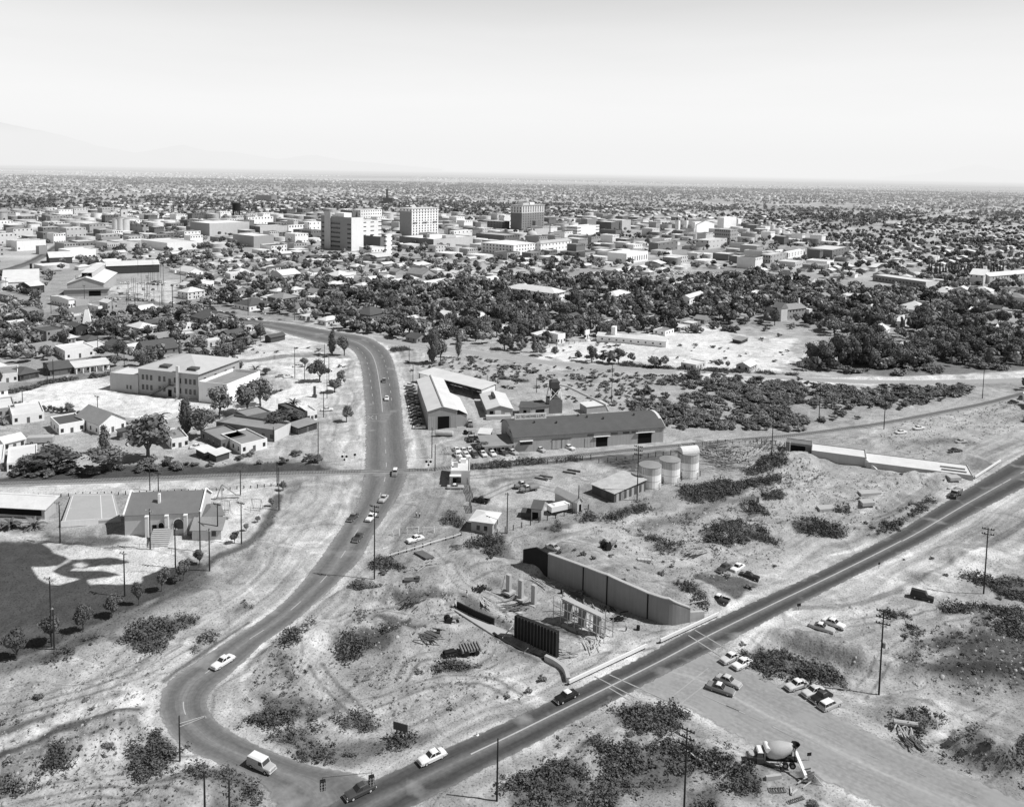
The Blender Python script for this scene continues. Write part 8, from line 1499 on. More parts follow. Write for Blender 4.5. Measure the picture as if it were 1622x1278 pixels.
# ================================================================== downtown
def D(xl, xc, xr, yb, yt, wt, label, rows=0, cf=0, cl=0, w=1.6, hh=1.8, cat='building', name='downtown_block', roof='roofflat', kind='flat', a=GRID, L1=None, L2=None, para=.8, sub=None, me=None, z1=None):
 fr = corner(xl, xc, xr, yb, a, L1, L2); h = HT(xc, yb, yt); t = building(fr, h, name, label, cat, M[WT[wt]] if len(wt) == 1 else M[wt], M[roof], kind, h+3, .6, para); n = [0]
 if rows:
  top = z1 or h-3.2
  if cf: windows(t, fr, 'f', rows, cf, w, hh, 2.0, top, .07, .07, n, me=me)
  if cl: windows(t, fr, 'l', rows, cl, w, hh, 2.0, top, .09, .09, n, me=me)
 return t, fr, h
def downtown():
 t, fr, h = D(508.5,556.5,575.5,398,345,'m','tall modern slab with a blank bright end and dark banded front', cat='office tower', name='office_tower'); L2 = fr[4]
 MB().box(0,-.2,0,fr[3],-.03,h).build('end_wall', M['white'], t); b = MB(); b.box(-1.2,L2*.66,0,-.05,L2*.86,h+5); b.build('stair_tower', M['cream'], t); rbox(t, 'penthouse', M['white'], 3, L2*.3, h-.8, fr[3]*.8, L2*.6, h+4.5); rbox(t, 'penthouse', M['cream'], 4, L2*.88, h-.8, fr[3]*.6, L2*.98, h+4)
 for k in range(6):
  z = 3+k*(h-7)/6; put_on(t, fr, 'l', L2*.33, z, L2*.62, 2.0, _wb, 'window'); put_on(t, fr, 'l', L2*.93, z, L2*.12, 2.0, _wb, 'window')
  MB().box(-.9,L2*.36,z+2.3,-.05,L2*.66,z+2.5,bottom=True).build('sunshade', M['concrete'], t)
 D(560,575,604,376,350,'w','bright white block right behind the modern slab', 4, 3, 2, 7, 1.3); D(575.5,602.5,608,394,376,'b','dark brick block with a white edge below the white block'); D(609,611,621,407,372,'w','slim white tower block beside the dark brick block', 5, 2, 2, 1.6, 1.4); D(559,571,605,352,333,'w','white six-window-row building beyond the modern slab', 4, 9, 3, 2.2, 1.8); D(540,558,570,352,334,'b','dark hall left of the white building beyond the slab')
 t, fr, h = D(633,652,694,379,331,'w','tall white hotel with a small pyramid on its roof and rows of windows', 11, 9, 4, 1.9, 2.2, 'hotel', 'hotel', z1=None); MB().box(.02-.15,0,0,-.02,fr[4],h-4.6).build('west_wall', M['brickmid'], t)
 b = MB(); b.box(-.7,-.7,h-.2,fr[3]+.7,fr[4]+.7,h+.5,bottom=True); b.build('cornice', M['cream'], t); b = MB(); b.box(-.35,-.35,h-4.4,fr[3]+.35,fr[4]+.35,h-4.0,bottom=True); b.build('string_course', M['grey'], t); MB().lathe([(6,h+.5),(.2,h+6)],4,fr[3]*.3,fr[4]*.5).build('roof_pyramid', M['roofwhite'], t)
 for s in (.12, .49, .86):
  for k in (-1, 0, 1): rbox(t, 'balcony', M['woodold'], fr[3]*s+k*3-1.1, -1.1, h*.52, fr[3]*s+k*3+1.1, -.05, h*.52+1.2)
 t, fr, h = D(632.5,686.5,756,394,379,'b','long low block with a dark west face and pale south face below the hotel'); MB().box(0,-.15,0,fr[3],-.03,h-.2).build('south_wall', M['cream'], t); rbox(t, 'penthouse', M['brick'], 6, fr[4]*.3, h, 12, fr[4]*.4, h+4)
 D(700,706,722,392,373,'c','cream roof house on the long low block', 1, 3, 1); D(712,719,748,385,366,'w','white stepped block right of the hotel', 2, 5, 1)
 t, fr, h = D(808.5,826,861.5,366,326,'b','tall dark brick bank tower with a light top band', 10, 9, 0, 1.5, 1.9, 'bank tower', 'bank_tower', z1=None); L1, L2 = fr[3], fr[4]
 MB().box(-.12,-.12,h*.70,L1+.1,L2+.1,h-.5,top=False).build('top_band', M['cream'], t)
 for i in range(2):
  for j in range(9): put_on(t, fr, 'f', L1*(.07+.86*j/8), h*.73+i*h*.12, 1.7, h*.09, _wb, 'window', off=.14)
  for j in range(4): put_on(t, fr, 'l', L2*(.12+.76*j/3), h*.73+i*h*.12, 1.7, h*.09, _wb, 'window', off=.14)
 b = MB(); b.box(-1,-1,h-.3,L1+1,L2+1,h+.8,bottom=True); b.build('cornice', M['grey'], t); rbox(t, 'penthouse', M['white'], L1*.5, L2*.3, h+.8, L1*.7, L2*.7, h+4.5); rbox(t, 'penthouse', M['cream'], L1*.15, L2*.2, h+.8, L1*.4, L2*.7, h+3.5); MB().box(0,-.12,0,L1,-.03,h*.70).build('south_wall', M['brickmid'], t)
 for o in t.children:
  if o.name.startswith('window') and o.location.y > -.13 and o.location.x > 0: o.location.y -= .12
 D(757,795.5,807,364,351,'b','dark building with a painted sign wall left of the bank tower', 3, 3, 8, 1.6, 1.6); D(790,798,809,361,341,'w','white narrow block touching the bank tower', 3, 2, 2); D(754,799,823,388,373,'b','dark brick hall with a pale windowed end before the bank tower', 2, 6, 0, 1.8, 2); D(843,848,857,366,350,'b','dark small tower before the bank tower right side'); D(845,847,868,381,363,'c','cream block behind the domed courthouse', 1, 4, 0)
 x, y = G(842.5,384); t = thing('courthouse_dome', 'pale ribbed dome on a drum of arches', 'dome', (x, y, 0), 0); r = 8.2; z0 = HT(842.5,384,374.5); MB().tube((0,0,0),(0,0,z0),r*1.05,n=20).build('drum', M['cream'], t); MB().lathe([(r*math.cos(q), z0+r*1.0*math.sin(q)) for q in [i*math.pi/2/8 for i in range(8)]]+[(.8,z0+r),(.8,z0+r+2),(.05,z0+r+4)],24).build('dome', M['cream'], t, smooth=True)
 for k in range(10): a = k*.628; o = put(_wb, 'window', t, (r*1.06*math.cos(a), r*1.06*math.sin(a), z0*.55), a+math.pi/2, (1.5,1,z0*.35))
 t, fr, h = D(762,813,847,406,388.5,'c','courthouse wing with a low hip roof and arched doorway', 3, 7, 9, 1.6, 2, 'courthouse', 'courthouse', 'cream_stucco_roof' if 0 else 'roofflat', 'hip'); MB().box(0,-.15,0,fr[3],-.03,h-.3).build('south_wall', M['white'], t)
 for i in range(3):
  for j in range(7): put_on(t, fr, 'f', fr[3]*(.16+.78*j/6), 2+i*(h-5)/2, 1.6, 2, _wb, 'window', off=.14)
 put_on(t, fr, 'f', fr[3]*.07, 0, 3, 5, _ob, 'doorway', off=.14); D(848,856,905,400,386,'w','white courthouse annex behind dark bushes', 2, 9, 2, 1.5, 2, 'courthouse', 'courthouse', 'roofflat', 'hip')
 D(897,914,949,374,359,'w','white block with three bands of windows', 3, 2, 3, 12, 1.2); D(962,985,999,365,349,'c','tall plain cream block behind the banded one', 0); D(949,975,984,377,365,'b','dark brick block beside the plain cream one'); D(944,968,982,366,352,'b','dark low block left of the plain cream one'); D(920,930,946,361,347,'m','brown block with a small penthouse')
 fr = corner(1075,1103,1131,371); h = HT(1103,371,356); t = thing('cathedral', 'white cathedral with two domed towers', 'cathedral', (fr[0], fr[1], 0), fr[2]); occ(fr); L1, L2 = fr[3], fr[4]; wall_mesh('gy', L1, L2, h, h+6).build('wall', M['white'], t); roof_mesh('gy', L1, L2, h, h+6, .5).build('roof', M['roofflat'], t); rbox(t, 'side_aisle', M['cream'], -6, 2, 0, -.1, L2*.9, h*.6); rbox(t, 'transept', M['white'], -3, L2*.05, 0, L1*.4, L2*.25, h+4)
 for k in range(7): put_on(t, fr, 'l', L2*(.14+.11*k), h*.62, 1.6, h*.3, _wb, 'window')
 for px, yt_ in ((1073,337), (1085.8,337)):
  g = G(px, 370); R = Matrix.Rotation(-fr[2], 4, 'Z') @ Vector((g[0]-fr[0], g[1]-fr[1], 0)); ht = HT(px, 370, yt_); b = MB(); w = 3.1; b.box(R.x-w,R.y-w,0,R.x+w,R.y+w,ht*.62); o = b.build('bell_tower', M['white'], t); MB().tube((R.x,R.y,ht*.62),(R.x,R.y,ht*.80),w*.82,n=8).build('belfry', M['cream'], o)
  MB().lathe([(w*.9*math.cos(q), ht*.80+w*.95*math.sin(q)) for q in [i*math.pi/2/6 for i in range(6)]]+[(.6,ht*.93),(.5,ht*.97),(.05,ht)],12,R.x,R.y).build('cupola', M['white'], o, smooth=True)
  for k in range(4): a = k*math.pi/2; put(_ob, 'opening', o, (R.x+w*.80*math.cos(a), R.y+w*.80*math.sin(a), ht*.65), a+math.pi/2, (2.4,1,ht*.11))
 D(1136,1146,1166,365,345,'w','plain white block right of the cathedral'); D(1166,1169,1174,361,347,'w','narrow white block beside the plain one'); t, fr, h = D(1131,1156,1168,388,364,'g','four-storey office with rows of windows and a bright corner', 4, 5, 7, 1.7, 2); D(962,992,1026,418,402,'w','long white building with tall windows at the wood edge', 1, 9, 0, 1.6, 5); D(1027,1042,1073,400,385,'b','dark-fronted block with a pale side wall in midtown', 2, 5, 0); D(1102,1122,1151,395,381,'c','cream block below the office with rows of windows', 2, 5, 3); D(1204,1220,1243,418,404,'g','grey hall by the white parked cars', 2, 5, 4)
 D(1225,1228,1240,412,397,'w','white corner block right of the parking lot', 2, 3, 2); D(1240,1248,1275,410,400,'w','white two-storey row right of the corner block', 2, 6, 2); D(1278,1318,1345,408,396,'b','long dark-fronted block at the right of midtown', 2, 6, 0)
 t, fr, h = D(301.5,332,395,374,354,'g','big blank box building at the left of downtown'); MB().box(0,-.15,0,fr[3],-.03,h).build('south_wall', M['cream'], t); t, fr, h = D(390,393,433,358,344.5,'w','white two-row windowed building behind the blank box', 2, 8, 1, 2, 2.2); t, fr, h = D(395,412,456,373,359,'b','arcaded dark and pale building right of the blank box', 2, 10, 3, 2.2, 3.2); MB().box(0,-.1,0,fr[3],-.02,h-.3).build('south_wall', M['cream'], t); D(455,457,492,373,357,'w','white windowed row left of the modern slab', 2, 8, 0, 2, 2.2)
 D(369,402,434,392,374,'g','grey-walled store with white parapet side'); t, fr, h = D(224,265,312,398,385,'w','broad white low market roof'); D(206,226,233,371,356,'g','ruined grey block beside the grain silos', 2, 2, 3, 2.4, 2.6); D(158,222,226,379,372,'c','long low pale depot before the silos', a=rad(30)); D(405,430,439,320,310,'m','brown block by the far railway', name='far_block'); D(480,490,512,372,352,'w','white building left of the slab tower strip', 3, 4, 2); D(57,62,75,403,390,'g','grey-fronted white block by the left rails'); D(18,27,73,398,382,'w','white block with a grey end by the left rails', 1, 2, 1); D(93,112,152,412,397,'w','white laundry building with square windows by the rails', 1, 6, 0, 2, 1.6); D(150,170,190,395,385,'c','striped pale workshop behind the parked cars', 1, 6, 2, 1, 3)
 for i, (px, r, yt, lb) in enumerate(((184.5,5.5,347,'grain silo, left of three'),(192,6,345,'grain silo, middle of three'),(199,5.5,347,'grain silo, right of three'))):
  p = G(px, 371); h = HT(px, 371, yt); t = thing('grain_silo', 'pale round '+lb+' at the left of downtown', 'silo', (*p, 0), 0, 'grain silos'); MB().tube((0,0,0),(0,0,h),r,n=20).build('shell', M['cream'], t, smooth=False); MB().lathe([(r*1.04,h),(r*.4,h+1.5),(.1,h+1.6)],20).build('cap', M['roofgrey'], t)
 p = G(193.5, 371); h = HT(193.5,371,329); t = thing('headhouse', 'tall headhouse tower rising above the grain silos', 'tower', (p[0], p[1]+6, 0), GRID); MB().box(-4,-3,0,4,5,h*.92).build('wall', M['cream'], t); MB().box(-2.6,-2,h*.92,2.6,4,h).build('top', M['roofgrey'], t); put(_wb, 'window', t, (0,-3.02,h*.75), 0, (2,1,2.4))
 p = G(374.5, 346); h = HT(374.5,346,320); t = thing('water_tank', 'dark water tank on legs beside the far railway', 'water tank', (*p, 0), 0); MB().tube((0,0,h*.45),(0,0,h*.93),h*.24,n=16).build('tank', M['black'], t); MB().lathe([(h*.25,h*.93),(.2,h)],16).build('lid', M['dark'], t)
 for k in range(6): a = k*1.047; MB().tube((h*.2*math.cos(a),h*.2*math.sin(a),0),(h*.2*math.cos(a),h*.2*math.sin(a),h*.46),h*.025,n=5).build('leg', M['black'], t)
 p = G(613, 324); h = HT(613,324,300); t = thing('smoke_stack', 'dark smoke stack of the far power house', 'stack', (*p, 0), 0); MB().tube((0,0,0),(0,0,h),3.2,2.4,10).build('stack', M['dark'], t); MB().box(-10,-8,0,16,8,h*.45).build('boiler_house', M['dark'], t)
 for i in range(26):
  px = 1470+i*4.75+random.uniform(-1.2,1.2); py = 436+random.uniform(-1,1); q = at(px, py); tree(q[0], q[1], q[2], random.uniform(11,15.5), 4.0, 'cyp', 'leafd', 'slim dark cypress in the row at the right', 'row of cypresses at the right', 'cypress', parts=True)
# ================================================================== town fill
def attr_mat(name, lo=.75):
 m = bpy.data.materials.new(name); m.use_nodes = True; n = m.node_tree.nodes; l = m.node_tree.links; b = n['Principled BSDF']; b.inputs['Roughness'].default_value = .9; b.inputs['Specular IOR Level'].default_value = .1
 a = n.new('ShaderNodeAttribute'); a.attribute_name = 'tone'; g = n.new('ShaderNodeNewGeometry'); q = n.new('ShaderNodeTexNoise'); q.inputs['Scale'].default_value = .5; l.new(g.outputs['Position'], q.inputs['Vector']); k = n.new('ShaderNodeMath'); k.operation = 'MULTIPLY_ADD'; k.inputs[1].default_value = .5; k.inputs[2].default_value = .75; l.new(q.outputs[0], k.inputs[0]); r = n.new('ShaderNodeMath'); r.operation = 'MULTIPLY'; l.new(a.outputs['Fac'], r.inputs[0]); l.new(k.outputs[0], r.inputs[1]); l.new(r.outputs[0], b.inputs['Base Color']); return m
def stuff_mesh(name, parts, m, label, cat):
 Vs, Fs, Ts, o = [], [], [], 0
 for V, Fq, T in parts: Vs.append(V); Fs.append(Fq+o); Ts.append(T); o += len(V)
 me = np_mesh(name, np.vstack(Vs), np.vstack(Fs), m); a = me.attributes.new('tone', 'FLOAT', 'FACE'); a.data.foreach_set('value', np.concatenate(Ts).astype(np.float32)); return tag(put(me, name), label, cat, kind='stuff')
def poly_px(*p): return np.array([(p[i], p[i+1]) for i in range(0, len(p), 2)], float)
EXCL = [poly_px(0,640, 200,600, 360,590, 420,530, 520,540, 580,560, 560,760, 0,760), poly_px(560,530, 700,545, 860,565, 1000,585, 1260,590, 1622,580, 1622,1300, 0,1300, 0,760, 560,760), poly_px(860,562, 870,545, 940,535, 1060,530, 1110,512, 1180,515, 1260,520, 1330,535, 1270,575, 1260,590), poly_px(165,425, 240,415, 300,440, 280,500, 180,500, 100,500, 60,480, 90,430), poly_px(440,505, 600,535, 650,545, 560,560, 420,535, 340,510),
  poly_px(0,415, 105,380, 120,388, 40,440, 0,450), poly_px(265,470, 350,490, 480,500, 480,512, 340,505), poly_px(1320,450, 1390,440, 1480,460, 1400,470, 1330,465), poly_px(1060,428,1180,425,1190,440,1060,445), poly_px(0,575,180,570,230,585,180,640,0,650)]
WOOD = poly_px(510,508, 520,480, 600,455, 760,455, 900,445, 1010,452, 1200,442, 1330,462, 1500,470, 1622,470, 1622,585, 1300,585, 1270,540, 1200,512, 1100,508, 1050,520, 960,536, 870,540, 800,548, 700,540, 650,532, 560,512)
DOWN = poly_px(160,350, 330,345, 560,335, 760,345, 1000,345, 1180,355, 1330,390, 1340,425, 1200,425, 1000,418, 760,412, 520,405, 300,400, 170,400)
INDU = poly_px(-40,330, 170,335, 190,400, 60,440, -40,440)
def inpoly(px, py, P): return inside(px, py, P)
def fill():
 rng = np.random.default_rng(11); ca, sa = math.cos(rad(90)-GRID), math.sin(rad(90)-GRID)
 def world(u, v): return u*ca-v*sa, u*sa+v*ca
 H_, T_ = [], []
 def grid(y0, y1, du, dv, jit, keep):
  R = y1*1.1; u, v = np.meshgrid(np.arange(-R, R, du), np.arange(-R, R, dv)); u = u.ravel(); v = v.ravel(); x, y = world(u, v); s = (y > y0) & (y < y1) & (np.abs(x) < y*.70+20); u, v, x, y = u[s], v[s], x[s], y[s]
  street = (np.mod(u, du*6) < du*.9) | ((np.mod(u+40, 330) < 26) & (y > 700)) | ((np.mod(v, 420) < 26) & (y > 700)); s = ~street & (rng.random(len(u)) < keep); u, v = u[s], v[s]; u = u+rng.normal(0, jit, len(u)); v = v+rng.normal(0, jit, len(u)); x, y = world(u, v); px, py = PROJA(x, y, 0*x)
  s = (px > -60) & (px < 1690) & (py < 1300); return x[s], y[s], px[s], py[s]
 hs = []
 for y0, y1, du, dv, kp in ((330,900,17,25,.8),(900,1700,18,26,.85),(1700,2600,22,32,.7),(2600,4200,34,48,.5)):
  x, y, px, py = grid(y0, y1, du, dv, 2.2, kp); bad = np.zeros(len(x), bool)
  for P in EXCL: bad |= inpoly(px, py, P)
  wood = inpoly(px, py, WOOD); bad |= wood & (rng.random(len(x)) > .27); dens = fbm(x, y, 320, 3, 77); bad |= (dens < .40) & (y > 900); bad |= (y > 1700) & (fbm(x, y, 420, 3, 78) < .47); s = ~bad
  x, y, px, py, wood = x[s], y[s], px[s], py[s], wood[s]; dn = inpoly(px, py, DOWN) | inpoly(px, py, INDU)
  for i in range(len(x)):
   d = bool(dn[i]); bigq = d or rng.random() < .08
   L1, L2 = (rng.uniform(12, 26), rng.uniform(12, 24)) if bigq else (rng.uniform(8, 14), rng.uniform(7, 10.5)); h = rng.choice([4, 5.5, 8, 12], p=[.28,.27,.25,.2]) if d else (rng.uniform(3.2, 5) if bigq else rng.uniform(2.7, 3.4))
   if y[i] < 2600 and not free(x[i], y[i], max(L1, L2)*.55): continue
   kind = 'flat' if (d or rng.random() < .42) else rng.choice(['gx', 'hip', 'gy']); OCC.append((x[i], y[i], rad(90)-GRID, L1/2+.5, L2/2+.5)); tone = rng.choice([.72, .6, .45, .30, .16, .09], p=[.36,.2,.14,.12,.10,.08] if not wood[i] else [.16,.12,.14,.16,.22,.20])
   hs.append((x[i], y[i], L1, L2, h, kind, tone, rng.choice([.7, .55, .4, .25]), px[i], py[i], bool(wood[i]), d))
 hs.sort(key=lambda q: q[1]); nn = sum(1 for o in bpy.data.objects if o.parent is None and o.get('category') == 'house'); nind = 298-nn
 print('houses', len(hs), 'named', nn)
 def place_house(q, parts):
  x, y, L1, L2, h, kind, tone, wt, px, py, wood, d = q; rm = 'roofwhite' if tone > .5 else 'roofgrey' if tone > .25 else 'roofdark'; wm = 'white' if wt > .6 else 'cream' if wt > .45 else 'grey' if wt > .3 else 'brickmid'
  w1 = {'roofwhite':'bright', 'roofgrey':'grey', 'roofdark':'dark'}[rm]; w2 = {'flat':'flat', 'gx':'gabled', 'gy':'gabled', 'hip':'hip'}[kind]; reg = 'in the wood' if wood else ('at the left of the photo' if px < 420 else 'below downtown' if px < 900 else 'at the right of the photo'); w3 = {'white':'white','cream':'pale','grey':'grey','brickmid':'brown'}[wm]
  lb = f'{w3}-walled house with a {w1} {w2} roof among trees {reg}'; c, s = math.cos(rad(90)-GRID), math.sin(rad(90)-GRID); fr = (x-c*L1/2+s*L2/2, y-s*L1/2-c*L2/2, rad(90)-GRID, L1, L2); rh = h+min(L1, L2)*.24; OC = len(OCC)
  t = building(fr, h, 'house', lb, 'house', M[wm], M[rm], kind, rh, .5, .4, 'small houses among the trees'); del OCC[OC:]
  if parts:
   for f, ss in (('f', (.2, .5, .8)), ('l', (.25, .75))):
    for s_ in ss: put_on(t, fr, f, flen(fr, f)*s_, .9, 1.1, 1.3, _wb, 'window')
 k = 0; rest = []
 for q in hs:
  if q[11] or k >= nind: rest.append(q)
  else: place_house(q, k < 150); k += 1
 com = sorted([q for q in rest if q[11]], key=lambda q: -q[2]*q[4]/q[1])[:170]; cs = set(id(q) for q in com); rest = [q for q in rest if id(q) not in cs]
 for q in com:
  x, y, L1, L2, h, kind, tone, wt, px, py, wood, d = q; rm = 'roofwhite' if tone > .5 else 'roofgrey' if tone > .25 else 'roofdark'; wm = 'white' if wt > .6 else 'cream' if wt > .45 else 'grey' if wt > .3 else 'brick'; c, s = math.cos(rad(90)-GRID), math.sin(rad(90)-GRID); fr = (x-c*L1/2+s*L2/2, y-s*L1/2-c*L2/2, rad(90)-GRID, L1, L2)
  w3 = {'white':'white','cream':'cream','grey':'grey','brick':'brick'}[wm]; w1 = {'roofwhite':'bright', 'roofgrey':'grey', 'roofdark':'dark'}[rm]; reg = 'by the left rails' if px < 200 else 'left of the modern slab' if px < 500 else 'between slab and bank tower' if px < 800 else 'between bank tower and cathedral' if px < 1060 else 'right of the cathedral'
  OC = len(OCC); t = building(fr, h, 'downtown_block', f'low {w3} flat block with a {w1} roof {reg}', 'building', M[wm], M[rm], 'flat', group='low blocks of downtown'); del OCC[OC:]
  if h > 4: windows(t, fr, 'f', 1 if h < 6 else 2, 5, 1.5, 1.6, 1.0, h-2.6)
 tm = attr_mat('suburb_surface'); parts = []
 boxT = np.array([(-.5,-.5,0),(.5,-.5,0),(.5,.5,0),(-.5,.5,0),(-.5,-.5,1),(.5,-.5,1),(.5,.5,1),(-.5,.5,1)], float); wallF = np.array([(0,1,5,4),(1,2,6,5),(2,3,7,6),(3,0,4,7)]); roofF = np.array([(4,5,6,7)]); gabT = np.array([(-.54,-.56,.98),(.54,-.56,.98),(.54,.56,.98),(-.54,.56,.98),(-.54,0,1.55),(.54,0,1.55)], float); gabF = np.array([(0,1,5,4),(2,3,4,5),(1,2,5,5),(3,0,4,4)])
 A = np.array([(q[0], q[1], q[2], q[3], q[4], q[6], q[7], 0 if q[5] == 'flat' else 1) for q in rest]); N = len(A)
 far_n = 6500; yy = 2600*np.exp(rng.random(far_n)*math.log(9000/2600)); xx = (rng.random(far_n)*2-1)*.68*yy; dd = fbm(xx, yy, 700, 3, 91); s = dd > .53; xx, yy = xx[s], yy[s]
 A2 = np.column_stack([xx, yy, rng.uniform(9, 26, len(xx)), rng.uniform(8, 20, len(xx)), rng.uniform(3.5, 7, len(xx)), rng.choice([.74,.5,.35,.2], len(xx)), rng.choice([.7,.6,.4], len(xx)), np.zeros(len(xx))]); A = np.vstack([A, A2]); N = len(A)
 pos = np.column_stack([A[:, 0], A[:, 1], 0*A[:, 0]]); scl = A[:, 2:5]; rot = np.full(N, rad(90)-GRID)+rng.normal(0, .03, N)
 V, Fq = stamp(boxT, wallF, pos, scl, rot); parts.append((V, Fq, np.repeat(A[:, 6], 4))); V, Fq = stamp(boxT, roofF, pos, scl, rot); parts.append((V, Fq, A[:, 5])); g = A[:, 7] > 0
 V, Fq = stamp(gabT, gabF[:2], pos[g], scl[g], rot[g]); parts.append((V, Fq, np.repeat(A[g, 5], 2)))
 me = stuff_mesh('suburb', parts, tm, 'far suburb of small bright roofs reaching to the plain', 'suburb')
 print('far houses', N)
 ts = []
 def scatter(poly, n, y0=None, y1=None, hh=(4, 9), region='', dark=.5):
  if isinstance(poly, np.ndarray): P = W_([tuple(p) for p in poly]); lo, hi = P.min(0), P.max(0); q = lo+rng.random((n, 2))*(hi-lo); q = q[inside(q[:, 0], q[:, 1], P)]
  else: yy = rng.uniform(y0**2, y1**2, n)**.5; q = np.column_stack([(rng.random(n)*2-1)*.69*yy, yy])
  px, py = PROJA(q[:, 0], q[:, 1], 0*q[:, 0]); bad = np.zeros(len(q), bool)
  for P in EXCL: bad |= inpoly(px, py, P)
  if not isinstance(poly, np.ndarray): bad |= (inpoly(px, py, DOWN) & (rng.random(len(q)) < .7)) | (inpoly(px, py, INDU) & (rng.random(len(q)) < .85)) | inpoly(px, py, WOOD)
  cl = .5*fbm(q[:, 0], q[:, 1], 60, 3, 51)+.5*np.where(q[:, 1] > 1300, fbm(q[:, 0], q[:, 1], 380, 3, 52), .52); bad |= cl < rng.uniform(.30, .62, len(q)); uu, vv = q[:, 0]*ca+q[:, 1]*sa, -q[:, 0]*sa+q[:, 1]*ca; bad |= ((np.mod(uu+40, 330) < 22) | (np.mod(vv, 420) < 22)) & (q[:, 1] > 750); q, px, py = q[~bad], px[~bad], py[~bad]
  for i in range(len(q)):
   h = rng.uniform(*hh); w = h*rng.uniform(.8, 1.35)
   if region == 'wood' and rng.random() < .75 and not all(free(q[i, 0]*(1+e/q[i, 1]), q[i, 1]+e, .5) for e in (5, 11, 17)): continue
   if q[i, 1] < 1700 and not free(q[i, 0], q[i, 1], w*.22): continue
   ts.append((q[i, 0], q[i, 1], h, w, px[i], py[i], region, rng.random()))
 scatter(WOOD, 7500, hh=(5, 12.5), region='wood'); scatter(None, 8000, 330, 700, (4, 10), 'left'); scatter(None, 9500, 700, 1300, (4.5, 9.5), 'town'); scatter(None, 13000, 1300, 2400, (4.5, 9), 'far'); scatter(None, 26000, 2400, 5600, (4.5, 8.5), 'far')
 print('trees', len(ts)); ts.sort(key=lambda q: -q[2]/q[1]); nn = sum(1 for o in bpy.data.objects if o.parent is None and o.get('category') == 'tree'); k = 0; mids = []; fars = []
 for q in ts:
  x, y, h, w, px, py, reg, r = q; vis = -20 < px < 1645 and py < 640
  if k < 298-nn and vis and y < 800:
   kind = 'round' if r < .5 else 'spread' if r < .88 else 'tall'; mk = 'leafd' if r*7 % 1 < .5 else 'leafm' if r*7 % 1 < .85 else 'leafp'; k += 1
   lb = f"{ {'round':'round bushy','spread':'wide spreading','tall':'tall narrow'}[kind]} {dict(leafd='dark', leafm='green-grey', leafp='pale')[mk]} tree "+('in the wood belt above the flats' if reg == 'wood' else 'in the old quarter at the left' if px < 520 else 'among the houses below downtown')
   tree(x, y, 0, h, w*(.55 if kind == 'tall' else 1), kind, mk, lb, 'trees of the town and wood', parts=k < 120)
  elif y < 1700: mids.append(q)
  else: fars.append(q)
 lm = attr_mat('woodland_leaf')
 def tmpl(seed, n, size, kind, core):
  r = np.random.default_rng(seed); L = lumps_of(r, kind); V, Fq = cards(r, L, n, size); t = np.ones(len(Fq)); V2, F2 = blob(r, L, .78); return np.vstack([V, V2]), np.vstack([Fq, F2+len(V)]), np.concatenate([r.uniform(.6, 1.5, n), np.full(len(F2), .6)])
 parts = []; tt = [tmpl(i, 110, .085, ('round', 'spread', 'round')[i], True) for i in range(3)]
 for j in range(3):
  S = mids[j::3]; A = np.array([q[:4] for q in S]); tn = rng.choice([.08,.13,.19,.26,.34], len(A)); V, Fq = stamp(tt[j][0], tt[j][1], np.column_stack([A[:, :2], 0*A[:, 0]-.2]), np.column_stack([A[:, 3], A[:, 3], A[:, 2]]), rng.uniform(0, 6.28, len(A))); parts.append((V, Fq, (tn[:, None]*tt[j][2][None]).ravel()))
 stuff_mesh('woodland', parts, lm, 'mass of dark trees between the houses below and beyond downtown', 'woodland')
 r = np.random.default_rng(2); V0, F0 = cards(r, [(0,0,.5,.42),(.2,.1,.45,.3),(-.2,-.1,.5,.3)], 14, .24); t0 = r.uniform(.6, 1.4, 14); A = np.array([q[:4] for q in fars]); tn = rng.choice([.10,.13,.17], len(A)); V, Fq = stamp(V0, F0, np.column_stack([A[:, :2], 0*A[:, 0]]), np.column_stack([A[:, 3]*1.2, A[:, 3]*1.2, A[:, 2]]), rng.uniform(0, 6.28, len(A)))
 stuff_mesh('far_woodland', [(V, Fq, (tn[:, None]*t0[None]).ravel())], lm, 'far belt of small trees on the plain below the horizon', 'woodland')
 sh = []
 def shr(c, n, hh, mk, reg, *p):
  P = W_(L_(c, *p)); lo, hi = P.min(0), P.max(0); q = lo+rng.random((n, 2))*(hi-lo); q = q[inside(q[:, 0], q[:, 1], P)]; cl = fbm(q[:, 0], q[:, 1], 26, 3, 71); q = q[cl > rng.uniform(.28, .62, len(q))]
  ok = np.ones(len(q), bool)
  for R in ROADP.values(): ok &= segdist(q[:, 0], q[:, 1], R, True) > 2.2; ok &= ~inside(q[:, 0], q[:, 1], R)
  ok &= segdist(q[:, 0], q[:, 1], RAIL, False) > 4.5
  for x, y in q[ok]:
   if free(x, y, 1.0): h = rng.uniform(*hh); sh.append((x, y, h, h*rng.uniform(1.2, 2.2), mk if rng.random() < .7 else ('leafd' if mk == 'leafm' else 'leafm'), reg))
 shr(c860, 620, (1.2, 4.0), 'leafp', 'in the mesquite thicket right of the long warehouse', 560,620, 640,450, 760,420, 1050,380, 1350,420, 1700,420, 1700,740, 780,740)
 shr(c860, 170, (.8, 2.2), 'leafm', 'on the scrub flat behind the tin warehouse', 0,390, 440,350, 1050,400, 640,480, 430,600, 200,560, 0,440)
 shr(c860, 110, (.8, 2.0), 'leafp', 'on the bright sand flats', 0,230, 340,160, 900,190, 1000,90, 1622,160, 1500,350, 1000,330, 480,290, 0,270)
 shr(c860, 120, (2.5, 5.0), 'leafm', 'along the wood edge above the sand flats', 600,110, 880,50, 1040,40, 1250,50, 1622,60, 1622,150, 1400,130, 1100,110, 900,110)
